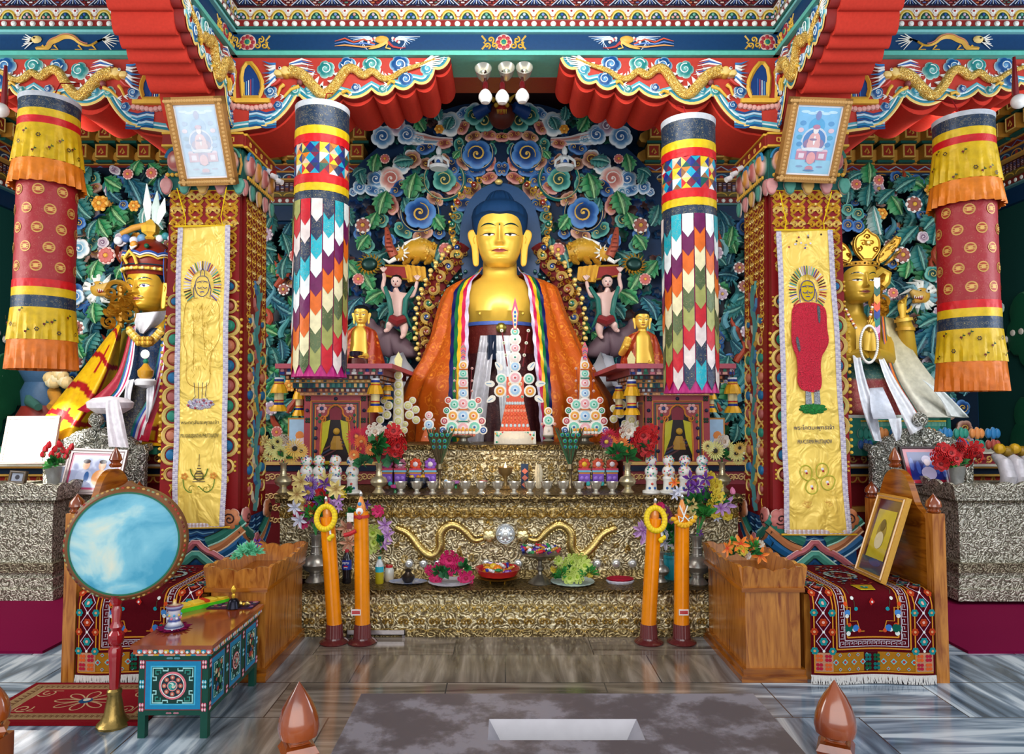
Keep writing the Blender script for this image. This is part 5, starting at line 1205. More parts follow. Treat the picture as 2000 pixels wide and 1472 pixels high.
m.lathe(b,[(.02,-.03),(.09,.0),(.10,.04),(.08,.06),(.06,.05)],16,'#e8e8ec');m.lathe(b+Vector((0,0,.05)),[(.04,0),(.07,.04),(.075,.09),(.04,.13),(.02,.16)],14,'#c8922c');m.lathe(b+Vector((0,0,.2)),[(.015,0),(.03,.03),(.01,.07)],10,'#1c7a60');m.disc(F(b+Vector((0,-.02,.3))),0,0,.045,0,WHITE,12,.01)
obj('skull_cup_and_vase',m,m_gloss,t)
obj('white_sleeve',sheet([(250,742),(244,760),(242,785)],[(262,740),(256,768),(254,788)],lambda f,g:.6,'#e8e8f0',14,10,.01,4),m_silk,t)
obj('white_sleeve',sheet([(286,760),(286,790),(284,820)],[(302,738),(300,780),(288,825)],lambda f,g:.6,'#e8e8f0',14,10,.01,4),m_silk,t)
m=M();b=QL(215,790,.9);m.lathe(b,[(.001,-.09),(.12,-.08),(.20,-.03),(.21,.02),(.15,.06),(.001,.08)],24,'#ece6f0',sy=.7);obj('white_covered_knee',m,m_silk,t)
obj('white_draped_scarf',sheet([(205,782),(207,810),(212,872)],[(232,780),(240,810),(252,874)],lambda f,g:1.08,'#ece8f0',30,14,.014,5),m_silk,t)
m=M();rr=random.Random(3)
for k in range(16):
 x,y=rr.uniform(214,258),rr.uniform(562,640);p=QL(x,y,.2);m.stroke(F(p),spiral(0,0,.01,rr.uniform(.05,.1),rr.uniform(0,6),1.3,16,rr.choice((1,-1))),.03,rr.uniform(0,.03),DGOLD if k%2 else hx('#b88a2c'),h=.04)
m.stroke(F(QL(235,560,.22)),smooth([(-.15,-.05),(-.1,.06),(.05,.04),(.12,-.06),(.2,0)],2),.05,0,'#c89a34',h=.04)
m.tube([QL(236,640,.2),QL(236,560,.2)],.03,8,DGOLD)
obj('gilt_trident_ornament',m,m_gilt,t)
m=M();b=QL(240,890,.3)
m.box(QL(60,0).x,QL(356,0).x,6.75,8.0,P(0,884,7).z,P(0,872,6.9).z,'#2a7a60');obj('green_lotus_seat',m,m_paint,t)
t=thing('attendant_figure','small painted guardian figure in blue armour below the far left hanging banner','statue',P(88,800,7.6));q=lambda x,y,d=0:P(x,y,7.6-d)
m=M();m.lathe(q(85,800),[(.2,0),(.22,.2),(.18,.3),(.24,.42),(.22,.55),(.1,.62),(.08,.66)],18,'#3a5a7c');m.lathe(q(85,812),[(.25,-.15),(.26,0),(.2,.12)],18,'#8a2c24');m.lathe(q(85,728),[(.001,-.09),(.08,-.04),(.09,.03),(.05,.09),(.001,.1)],14,'#c86a4c')
m.tube([q(65,765,.1),q(60,785,.2),q(75,795,.3)],[.07,.06,.04],10,'#3f6a60');m.tube([q(105,765,.1),q(112,785,.2),q(98,795,.3)],[.07,.06,.04],10,'#c88a34')
for k in range(9):m.ball(q(98+4*k,738+9*math.sin(k),.2),.07,('#e8c88c','#f0dcb0')[k%2],8,6)
obj('painted_body',m,m_paint,t)
# ================= right statue: the crowned one with raised hand =================
Yr=7.3
def QR(x,y,d=0.0):return P(x,y,Yr-d)
t=thing('crowned_statue','golden crowned statue with joined hands, pearl beads and white scarves, right bay','statue',(QR(1700,0).x,Yr,QR(0,890).z))
u=88*S(Yr);T=TM(QR(1674,592,.05),u,.04);GR=hx('#cfa634')
sk,pt,hr=head_mesh(T,GR,{'hair':'short','hairc':'#0c1a30','open':.5,'urna':0})
nb=QR(1676,592)
sk.grid([[nb+Vector((u*hw*math.cos(2*PI*j/48),.14+u*d*math.sin(2*PI*j/48),z_*u))for j in range(48)]for z_,hw,d in[(-2.6,1.0,.7),(-2.0,.5,.4),(-1.6,.48,.38),(-1.2,.60,.44),(-.8,.68,.46),(-.55,.72,.42),(-.4,.6,.36),(-.28,.32,.28),(-.18,.25,.25),(.1,.24,.24)]],GR,wrap=True)
obj('gilded_body',sk,m_goldskin,t);obj('painted_face',pt,m_gloss,t);obj('dark_hair',hr,m_matte,t)
m=M()
rows=[[T@Vector((r_*math.cos(2*PI*j/40),.03+r_*math.sin(2*PI*j/40),z_))for j in range(40)]for z_,r_ in((.76,.41),(.77,.44),(.86,.46),(.87,.42))]
m.grid(rows,hx('#c8922c'),wrap=True)
for k in range(16):th=PI+PI*(k+.5)/16;m.ball(T@Vector((.46*math.cos(th),.03+.46*math.sin(th),.81)),.022*u,'#2a1c14' if k%2 else '#e8c050',7,5)
for x_,th,s_ in((0,0,1),(-.40,.35,.85),(.42,-.5,.95),(.55,-.9,.6)):
 fr=F(T@Vector((x_,-.42+abs(x_)*.4,.86)),(math.cos(th),0,-math.sin(th)),(math.sin(-th)*-1 if False else math.sin(-th),0,math.cos(th)),(0,-1,0))
 q=[(a*u*s_,b*u*s_)for a,b in smooth([(-.1,0),(-.27,.2),(-.29,.4),(-.22,.55),(-.10,.60),(0,.72),(.10,.60),(.22,.55),(.29,.4),(.27,.2),(.1,0)],1)]
 m.ext(fr,q,-.02,.02,'#c8982c');m.stroke(fr,q,.035*u,.02,'#e0b850',off=-.03*u,h=.02,close=True)
 for k in range(5):m.stroke(fr,spiral((k-2)*.09*u*s_,(.25+.13*(2-abs(k-2)))*u*s_,.004,.07*u*s_,k,1.2,10),.024*u,.022,'#e0b850' if k%2 else DGOLD,h=.02)
 m.disc(fr,0,.38*u*s_,.06*u*s_,.03,'#e8c868',10,.03)
obj('gilt_crown',m,m_gilt,t)
m=M();rr=random.Random(6)
for k in range(20):
 p=QR(rr.uniform(1702,1728),rr.uniform(525,620),.08);m.stroke(F(p),spiral(0,0,.01,rr.uniform(.05,.09),rr.uniform(0,6),1.2,14,rr.choice((1,-1))),.03,rr.uniform(0,.03),GOLD if k%2 else DGOLD,h=.035)
m.tube([QR(1705,540,.1),QR(1720,528,.1),QR(1733,535,.1),QR(1730,552,.1),QR(1722,560,.1)],.045,8,'#d0a83c');obj('gilt_ear_ornament',m,m_gilt,t)
def hand(base,up,side,s,closed=0.0):
 """palm, four fingers and a thumb; up and side are unit directions, s the palm length"""
 h=M();up=Vector(up).normalized();side=Vector(side).normalized();nrm=up.cross(side).normalized();
 if nrm.y>0:nrm=-nrm
 h.tube([base-up*s*.5,base-up*s*.1,base+up*s*.4,base+up*s*.95,base+up*s*1.0],[s*.30,s*.30,s*.42,s*.42,s*.3],12,GR,flat=.55)
 for k in range(4):
  q=base+up*s*.92+side*s*(-.31+.205*k);l=s*(.95,1.08,1.0,.78)[k]
  b=closed*(0.3+.25*k);d1=(up*math.cos(b)+nrm*math.sin(b));d2=(up*math.cos(b*2)+nrm*math.sin(b*2));d3=(up*math.cos(b*2.8)+nrm*math.sin(b*2.8))
  h.tube([q,q+d1*l*.42,q+d1*l*.42+d2*l*.33,q+d1*l*.42+d2*l*.33+d3*l*.25],[s*.125,s*.115,s*.10,s*.06],8,GR)
 q=base+side*-s*.34+up*s*.15;d=(up*.6-side*.7+nrm*.35).normalized();d2=(up*.95-side*.1+nrm*(.3+.5*closed)).normalized()
 h.tube([q,q+d*s*.42,q+d*s*.42+d2*s*.4],[s*.17,s*.14,s*.08],8,GR);return h
obj('raised_hand',hand(QR(1763,612,.35),(-.05,0,1),(-1,0,.1),.105,.9),m_goldskin,t)
m=M();m.tube([QR(1762,618,.33),QR(1768,640,.3),QR(1772,680,.22),QR(1778,720,.1),QR(1740,740,0)],[.06,.075,.085,.09,.09],14,GR)
m.tube([QR(1764,622,.33),QR(1765,628,.33)],.085,14,'#e0b848');m.tube([QR(1768,640,.30),QR(1768,646,.30)],.09,14,'#c89a30');obj('raised_arm',m,m_goldskin,t)
h1=hand(QR(1694,672,.55),(.12,.05,1),(0,-1,.0),.13,.12);h2=hand(QR(1706,672,.55),(-.12,.05,1),(0,-1,.0),.13,.12);obj('praying_hand',h1,m_goldskin,t);obj('praying_hand',h2,m_goldskin,t)
m=M();m.tube([QR(1650,640,.2),QR(1655,700,.4),QR(1692,688,.52)],[.10,.09,.06],14,GR);m.tube([QR(1722,640,.1),QR(1730,700,.35),QR(1708,690,.52)],[.10,.09,.06],14,GR);obj('praying_arms',m,m_goldskin,t)
m=M()
for k in range(52):a=2*PI*k/52;m.ball(QR(1697+17*math.cos(a),672+36*math.sin(a),.78),.0135,'#f0eee6',8,6)
obj('pearl_bead_string',m,m_gloss,t)
m=M()
for k in range(26):
 f=k/25;m.ball(QR(1652+40*f,605+50*math.sin(f*1.6),.42+.1*f)if k<13 else QR(1692+12*(f-.5)*2*1,655-60*(f-.5)*2,.45),.016,('#e8e4dc','#a83c24','#e0a040')[k%3],8,6)
obj('coral_necklace',m,m_gloss,t)
sil=lambda f,g:mixc(C('#b4a468'),C('#d8d8cc'),min(1,f*1.3))
obj('silver_gold_shawl',sheet([(1718,616),(1726,680),(1745,740),(1775,790),(1792,814)],[(1746,622),(1772,668),(1808,720),(1850,772),(1892,815)],lambda f,g:.12+.45*f+.08*math.sin(PI*g),sil,60,36,.028,3.4),m_silk,t)
rb5=['#184878','#c83c28','#e8a030','#c83c28','#205c50']
obj('rainbow_trim',sheet([(1721,618),(1727,680),(1744,740),(1772,785),(1790,814)],[(1728,618),(1734,680),(1752,738),(1780,785),(1800,814)],lambda f,g:.22+.45*f,lambda f,g:rb5[min(4,int(g*5))],50,10,.004,2),m_silk,t)
obj('green_dark_skirt',sheet([(1645,690),(1644,740),(1640,815)],[(1740,690),(1760,740),(1800,815)],lambda f,g:.12+.25*f+.1*math.sin(PI*g),lambda f,g:'#0f4a44' if f<.5 else '#7a1c20',30,24,.012,4),m_bro_dark,t)
obj('white_offering_scarf',sheet([(1664,686),(1672,740),(1684,800),(1706,860)],[(1678,684),(1690,740),(1712,800),(1722,862)],lambda f,g:.45+.4*f,'#dfe4ee',50,12,.014,4),m_silk,t)
obj('white_offering_scarf',sheet([(1712,688),(1728,740),(1752,790),(1778,850)],[(1722,690),(1750,745),(1788,800),(1802,836)],lambda f,g:.45+.4*f,'#e6eaf2',50,12,.014,4),m_silk,t)
obj('white_offering_scarf',sheet([(1698,758),(1700,800),(1706,818)],[(1724,756),(1745,800),(1752,818)],lambda f,g:.60+.25*f,'#c8d0e0',30,12,.01,3),m_silk,t)
obj('white_offering_scarf',sheet([(1735,818),(1742,840),(1748,862)],[(1760,816),(1762,840),(1758,858)],lambda f,g:.9,'#e6eaf2',20,10,.014,4),m_silk,t)
obj('white_offering_scarf',sheet([(1800,740),(1840,780),(1850,812)],[(1848,768),(1880,800),(1893,815)],lambda f,g:.62,'#e8eeee',30,16,.02,4),m_silk,t)
m=M();st7=['#e8e4e0','#1c5a50','#e8a030','#d8502c','#1c3c90','#1c7a70','#e0a8c8','#b0145c']
m2=M()
for k,c_ in enumerate(st7):
 y=542+k*15;w=6
 m2.add([QR(1713-w,y,.36),QR(1713+w,y,.36),QR(1713+w,y+16,.36),QR(1713,y+22,.37),QR(1713-w,y+16,.36)],[(0,1,2,3,4)],C(c_))
obj('rainbow_tassel',m2,m_silk,t)
m=M();x0,x1=QR(1630,0,.5).x,QR(1893,0,.5).x;yf=6.75;z=lambda py:P(CX,py,yf).z
def ped(px0,px1,y):
 return[(px0,yf+.25),(px0+.25,yf),(px1-.3,yf),(px1,yf+.3),(px1,8.0),(px0,8.0)]
fz=F((0,0,z(890)),(1,0,0),(0,1,0),(0,0,1));H=z(816)-z(890)
m.ext(fz,ped(x0,x1,0),0,H*.25,'#1c6a5c');m.ext(fz,ped(x0,x1,0),H*.25,H,'#2a8a78')
frp=F((0,yf,0))
for k in range(9):
 x=x0+.28+k*.155
 for zz,c_,s_ in((z(846),('#2f8a78','#d88a4c','#2f78b0')[k%3],.075),(z(868),('#a84c40','#2a5a98','#2f8a78')[(k+1)%3],.07)):
  for e in(-1,1,0):
   m.dome(frp,x+e*.045,zz,[(a*.75,b*(1.35 if e else 1.7))for a,b in lobed(1,s_*.5,0,0,12)],[0,.012,.022,.026,.026],[mixc(C(c_),C('#e8f0e8'),.5),c_,c_],.004+.006*(1-abs(e)))
for k in range(60):m.disc(frp,x0+.25+(x1-x0-.5)*k/59,z(822),.01,.004,'#e0c048',6,.01);m.stroke(frp,[(x0+.25+(x1-x0-.5)*k/59,z(824)),(x0+.25+(x1-x0-.5)*k/59,z(832))],.008,.003,'#7ab8a0')
m.ext(fz,ped(x0-.02,x1+.02,0),H,H+.03,'#dfe8e0');obj('lotus_pedestal',m,m_paint,t)
# ================= flowers =================
def fl_daisy(name,pet,ctr,n=14,rim=None,cr=.28,layers=2,pw=.5):
 m=M();fr=F((0,0,0))
 for l in range(layers):
  for k in range(n):
   a=2*PI*(k+.5*l)/n;R1=1.0-.18*l;w=pw*PI/n*(1.6)
   pts=[(math.cos(a)*cr*.6,math.sin(a)*cr*.6)]+[(math.cos(a+w*q)*r_,math.sin(a+w*q)*r_)for q,r_ in((-.5,R1*.6),(-.45,R1*.88),(0,R1),(.45,R1*.88),(.5,R1*.6))]
   V=[fr.p(x,y,.05+.12*l+.18*math.hypot(x,y)*(1-.5*l))for x,y in pts]
   m.add(V,[(0,1,2,3,4,5)],tuple([C(rim or pet)]+[C(pet)]*5))
 m.disc(fr,0,0,cr,.14,ctr,12,.12);return m.mesh(name,m_leaf)
def fl_rose(name,col,dark,n=5):
 m=M();rr=random.Random(4)
 m.ball(Vector((0,0,0)),.42,dark,10,8)
 for l in range(4):
  for k in range(n+l):
   a=2*PI*k/(n+l)+l*.6;r_=.22+.2*l;c=Vector((r_*math.cos(a),-.42+.14*l,r_*math.sin(a)));t1=Vector((-math.sin(a),0,math.cos(a)));o=Vector((math.cos(a),-.35,math.sin(a)))
   V=[c-t1*.26,c-t1*.3+o*.22,c+o*.34,c+t1*.3+o*.22,c+t1*.26]
   m.add(V+[c],[(5,0,1),(5,1,2),(5,2,3),(5,3,4)],tuple([C(dark),C(col),C(col),C(col),C(dark),C(dark)]))
 return m.mesh(name,m_leaf)
def fl_lily(name,col,ctr,n=6):
 m=M()
 for k in range(n):
  a=2*PI*k/n;d=Vector((math.cos(a),0,math.sin(a)));s_=Vector((-math.sin(a),0,math.cos(a)))
  V=[Vector((0,.1,0)),d*.4+s_*.2+Vector((0,-.15,0)),d*.75+s_*.17+Vector((0,-.22,0)),d*1.05+Vector((0,-.1,0)),d*.75-s_*.17+Vector((0,-.22,0)),d*.4-s_*.2+Vector((0,-.15,0)),d*.6+Vector((0,-.1,0))]
  m.add(V,[(0,1,6),(1,2,6),(2,3,6),(3,4,6),(4,5,6),(5,0,6)],tuple([C(ctr)]+[C(col)]*5+[mixc(C(col),C(ctr),.3)]))
 m.ball(Vector((0,-.12,0)),.1,ctr,7,5);return m.mesh(name,m_leaf)
def fl_bud(name,col,base='#3f8a3c'):
 m=M();m.lathe(Vector((0,0,-.2)),[(.05,-.6,base),(.05,-.1,base),(.32,.05,col),(.42,.35,col),(.3,.75,col),(.1,1.0,col),(.01,1.05,col)],10,col,flute=-.12);return m.mesh(name,m_leaf)
def greens(name,col,col2,n=26,seed=3,broad=.22):
 m=M();rr=random.Random(seed)
 for k in range(n):
  a=rr.uniform(0,2*PI);e=rr.uniform(.0,1.2);d=Vector((math.cos(a)*math.cos(e),math.sin(a)*math.cos(e)*.7-.1,math.sin(e)));s_=d.cross(Vector((rr.uniform(-1,1),rr.uniform(-1,1),rr.uniform(-1,1)))).normalized()*broad
  p0=d*.15;p1=d*.6+s_;p2=d*1.05+Vector((0,0,-.1));p3=d*.6-s_;pm=d*.62+Vector((0,0,.06))
  m.add([p0,p1,p2,p3,pm],[(0,1,4),(1,2,4),(2,3,4),(3,0,4)],tuple([C(col2),C(col),C(col),C(col),mixc(C(col),C(col2),.5)]))
 return m.mesh(name,m_leaf)
FLW={'purple_daisy':fl_daisy('purple_daisy','#8a5cc8','#c8a040',16,'#4a1c80'),'plum_daisy':fl_daisy('plum_daisy','#7c1468','#e0b840',14,'#400838'),'sun':fl_daisy('sunflower_bloom','#e8e48c','#1c140c',18,'#d8b040',.26),'sun2':fl_daisy('amber_sunflower_bloom','#f0c85c','#1c140c',18,'#d89030',.26),'red':fl_rose('red_bloom','#d81418','#8a0810'),'crimson':fl_daisy('crimson_bloom','#d0103c','#e89040',20,'#90082c',.2,3),'orange':fl_daisy('orange_bloom','#f08030','#f0c870',18,'#c85014',.25,3),'white':fl_rose('white_bloom','#f0ece0','#d8b8a0'),'pink':fl_rose('pink_bloom','#f0287c','#b8104c'),'lime':fl_rose('lime_bloom','#e4f088','#a8c838'),'yellow':fl_rose('yellow_bloom','#f4e04c','#d0a81c'),'lilac':fl_lily('lilac_bloom','#cca0d8','#9c5cb0'),'lily':fl_lily('white_lily_bloom','#e4e4f4','#a8b0c8'),'peach':fl_lily('peach_bloom','#f0b494','#c88058'),'rosebud':fl_bud('pink_bud','#e884b0'),'tulip':fl_bud('red_tulip_bloom','#c41020'),'cream':fl_lily('cream_bloom','#ecd888','#a88048',7),'orangelily':fl_lily('orange_lily_bloom','#f89030','#e83c20'),'violet':fl_lily('violet_bloom','#6c2c98','#3c1460',5),'marigold':fl_rose('marigold_bloom','#f4d414','#d0a008')}
GRN={'g':greens('green_foliage','#1f7a34','#0c4020'),'b':greens('broad_foliage','#1f6c3c','#0c3c24',16,5,.34),'y':greens('bright_foliage','#3fa040','#1c6c28',30,6,.14),'m':greens('mint_foliage','#7ce0b0','#2fa878',60,7,.10)}
def bouquet(label,cat,base,Y,items,grn=None,stems=None,group=None,name='flower_bouquet',sc=1.0):
 """items: (kind, photo x, y, radius in photo px, nearness)"""
 t=thing(name,label,cat,base,group)
 rr=random.Random(int(base[0]*1000)&0xffff)
 for k in items:
  kd,x,y,r=k[:4];d=k[4]if len(k)>4 else rr.uniform(0,.08)
  o=bpy.data.objects.new('leaf' if kd in GRN else 'bloom',FLW.get(kd)or GRN[kd]);COL.objects.link(o);o.parent=t;o.matrix_parent_inverse=Matrix.Translation(-t.location)
  o.location=P(x,y,Y-d);s=r*S(Y)*(1.0 if kd in GRN else 1.22);o.scale=(s,s,s)
  if kd in GRN:o.rotation_euler=(0,0,rr.uniform(0,6))
  else:o.rotation_euler=(rr.uniform(-.35,.35),rr.uniform(-.3,.3)if kd in('tulip','rosebud')else rr.uniform(0,6),rr.uniform(-.5,.5))
 if stems:
  m=M()
  for x,y in stems:
   p=P(x,y,Y);b=Vector(base);m.tube([b,b.lerp(p,.5)+Vector((0,.01,.03)),p],.005,5,'#2f8a3c')
  obj('stem',m,m_leaf,t)
 return t
 # ================= the beaten brass altar =================
t=thing('brass_altar','long stepped altar of beaten brass with raised dragons and a silver roundel','altar',(0,5.9,0))
Wt=hx('#ffffff');YS=4.97;YU=5.33;YT=5.95
zS=.33;zU=.952;zT=1.30
XS0,XS1=P(592,0,YS).x,P(1383,0,YS).x;XU0,XU1=P(548,0,YU).x,P(1440,0,YU).x;XT0,XT1=P(787,0,YT).x,P(1205,0,YT).x
m=M();m.box(XS0,XS1,YS,YU+.1,0,zS-.03,Wt);m.box(XS0-.03,XS1+.03,YS-.03,YU+.1,zS-.03,zS,hx('#8a7a5a'))
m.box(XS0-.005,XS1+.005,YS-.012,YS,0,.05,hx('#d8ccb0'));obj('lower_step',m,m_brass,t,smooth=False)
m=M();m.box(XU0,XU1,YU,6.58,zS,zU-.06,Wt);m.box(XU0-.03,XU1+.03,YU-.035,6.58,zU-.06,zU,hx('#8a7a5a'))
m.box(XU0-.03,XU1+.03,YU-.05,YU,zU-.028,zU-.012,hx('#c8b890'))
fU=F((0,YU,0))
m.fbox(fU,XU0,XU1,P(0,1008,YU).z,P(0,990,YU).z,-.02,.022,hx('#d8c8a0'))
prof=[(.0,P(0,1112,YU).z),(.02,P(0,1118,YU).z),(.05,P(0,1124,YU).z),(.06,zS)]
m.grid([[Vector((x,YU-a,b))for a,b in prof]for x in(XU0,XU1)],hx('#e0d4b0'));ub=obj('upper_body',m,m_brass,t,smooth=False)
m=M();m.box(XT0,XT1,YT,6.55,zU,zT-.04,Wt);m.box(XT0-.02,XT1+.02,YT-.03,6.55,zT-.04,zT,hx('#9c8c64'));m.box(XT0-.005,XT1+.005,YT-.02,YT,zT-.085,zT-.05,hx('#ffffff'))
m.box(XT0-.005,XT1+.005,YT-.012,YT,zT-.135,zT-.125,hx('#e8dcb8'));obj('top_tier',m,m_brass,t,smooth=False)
m_brassp=vc('polished_brass_relief',.26,.95,.25,90)
m=M();n=44;BR=hx('#c8ac68');BR2=hx('#e6d29a')
for i in range(n):
 x=XU0+(XU1-XU0)*(i+.5)/n
 m.stroke(fU,spiral(x,P(0,980,YU).z-.01,.004,.028,i*1.1,1.2,12,1 if i%2 else-1),.012,.002,BR2,h=.012)
n=36
for i in range(n):
 x=XU0+(XU1-XU0)*(i+.5)/n;z=P(0,1001,YU).z
 for sg in(-1,1):m.stroke(fU,spiral(x+sg*.022,z,.003,.02,PI/2,1.1,9,sg),.012,.024,BR2,h=.012)
 m.stroke(fU,arc(x,z,.045,180,360,8,.035),.012,.022,BR,h=.012)
def relief_dragon(sg):
 m=M()
 X=lambda x:988+sg*(988-x)
 pts=smooth([(P(X(a),b,YU).x,P(0,b,YU).z)for a,b in((772,1030),(800,1040),(818,1068),(842,1088),(862,1072),(858,1040),(880,1020),(905,1032),(925,1058),(948,1050))],3)
 m.tube([fU.p(a,b,.008)for a,b in pts],[.036*math.sin(PI*min(1,.12+.9*i/len(pts)))**.6+.004 for i in range(len(pts))],10,BR)
 for i in range(4,len(pts)-4,2):
  (a,b),(c,d)=pts[i],pts[i+1];l=math.hypot(c-a,d-b)or 1;nx,nz=-(d-b)/l,(c-a)/l
  for s2 in(-1,1):m.ball(fU.p(a+nx*.036*s2,b+nz*.036*s2,.012),.010,BR2,6,4)
 p=(P(X(955),1045,YU).x,P(0,1045,YU).z);m.dome(fU,p[0],p[1],lobed(5,.055,.25,.4),[0,.02,.035,.04,.042],[BR,BR2,BR2],.0)
 for k in range(6):m.stroke(fU,[(p[0],p[1]),(p[0]+sg*-.0+.09*math.cos(k*1.05),p[1]+.08*math.sin(k*1.05))],[.02,.003],.01,BR,h=.015)
 rr=random.Random(8)
 for k in range(34):
  a,b=rr.uniform(640,960),rr.uniform(1016,1098);q=(P(X(a),b,YU).x,P(0,b,YU).z)
  m.stroke(fU,spiral(q[0],q[1],.004,rr.uniform(.018,.04),rr.uniform(0,6),1.1,10,rr.choice((1,-1))),.013,.0,BR2 if k%3 else BR,h=.014)
 obj('raised_dragon',m,m_brassp,t)
relief_dragon(1);relief_dragon(-1)
fS=F((0,YS,0));rr=random.Random(12)
for i in range(26):
 x=XS0+(XS1-XS0)*(i+.5)/26
 for b,r_ in((.19,.045),(.10,.03)):
  for sg in(-1,1):m.stroke(fS,spiral(x+sg*r_*.6,b,.004,r_*.8,PI/2,1.2,12,sg),.013,.0,BR2 if b>.15 else BR,h=.012)
 m.stroke(fS,[(x-.05,.27),(x-.05,.30),(x+.01,.30),(x+.01,.275),(x-.02,.275)],.008,.0,BR2,h=.008)
 m.disc(fS,x+.056,.145,.014,0,BR2,8,.012);m.stroke(fS,arc(x,.035,.05,0,180,8,.022),.01,.012,BR2,h=.01)
 m.disc(fS,x,.025,.006,.013,BR2,6,.006)
fT=F((0,YT,0))
for i in range(18):
 x=XT0+(XT1-XT0)*(i+.5)/18
 for b in(1.02,1.10):m.stroke(fT,spiral(x,b,.004,.036,i+b*9,1.3,12,1 if i%2 else-1),.014,.0,BR2,h=.014)
obj('raised_scrollwork',m,m_brassp,t,kind='stuff')
m=M();SV=hx('#d8dce0');cz=P(0,1042,YU).z
m.disc(fU,0,cz,.078,.002,SV,28,.03);m.stroke(fU,arc(0,cz,.07,0,360,28),.01,.022,SV,h=.012)
for k in range(8):m.disc(fU,.045*math.cos(k*PI/4),cz+.045*math.sin(k*PI/4),.012,.024,WHITE,8,.012)
m.disc(fU,0,cz,.02,.03,WHITE,10,.012);obj('silver_roundel',m,m_metal,t)
bb=M();f0=F((0,0,0));bb.disc(f0,0,0,.034,0,SV,16,.02);bb.disc(f0,0,0,.015,.016,WHITE,10,.012);me=bb.mesh('silver_boss',m_metal)
for x in(612,800,828,856,1012,1165,1202,1234,1420,950):
 o=bpy.data.objects.new('silver_boss',me);COL.objects.link(o);o.parent=ub;o.location=Vector((P(x,0,YU).x,YU-.002,P(0,1100,YU).z))
 # ================= reliquary cabinets =================
def tassel_banner(px,py0,py1,Y,label,w=11):
 c=P(px,(py0+py1)/2,Y);s=S(Y);z=lambda f:P(px,py0+(py1-py0)*f,Y).z;r=w*s
 t=thing('small_hanging_banner',label,'banner',(c.x,Y,z(0)),'small striped cylinder banners at the cabinet corners');b=(c.x,Y,0);m=M()
 for f0,f1,c_,k in((0,.05,'#e8eaf0',.8),(.05,.12,'#1c2f90',.82),(.12,.17,'#e8b838',.84),(.17,.21,'#c02c20',.84),(.46,.70,'#e8d8a0',.8),(.66,.70,'#c02c20',.82),(.70,.74,'#e8b838',.82),(.74,.81,'#1c2f90',.84)):
  m.lathe(b,[(r*k,z(f1)),(r*k,z(f0))],16,c_)
 for f0,f1 in((.20,.46),(.81,1.0)):m.lathe(b,[(r*1.35,z(f1)),(r*1.2,z((f0+f1)/2)),(r*.86,z(f0))],20,'#f0b41c',flute=.1)
 m.tube([Vector((c.x,Y,z(0))),Vector((c.x,Y,z(-.22)))],.004,5,'#3a2018');obj('striped_tube',m,m_silk,t)
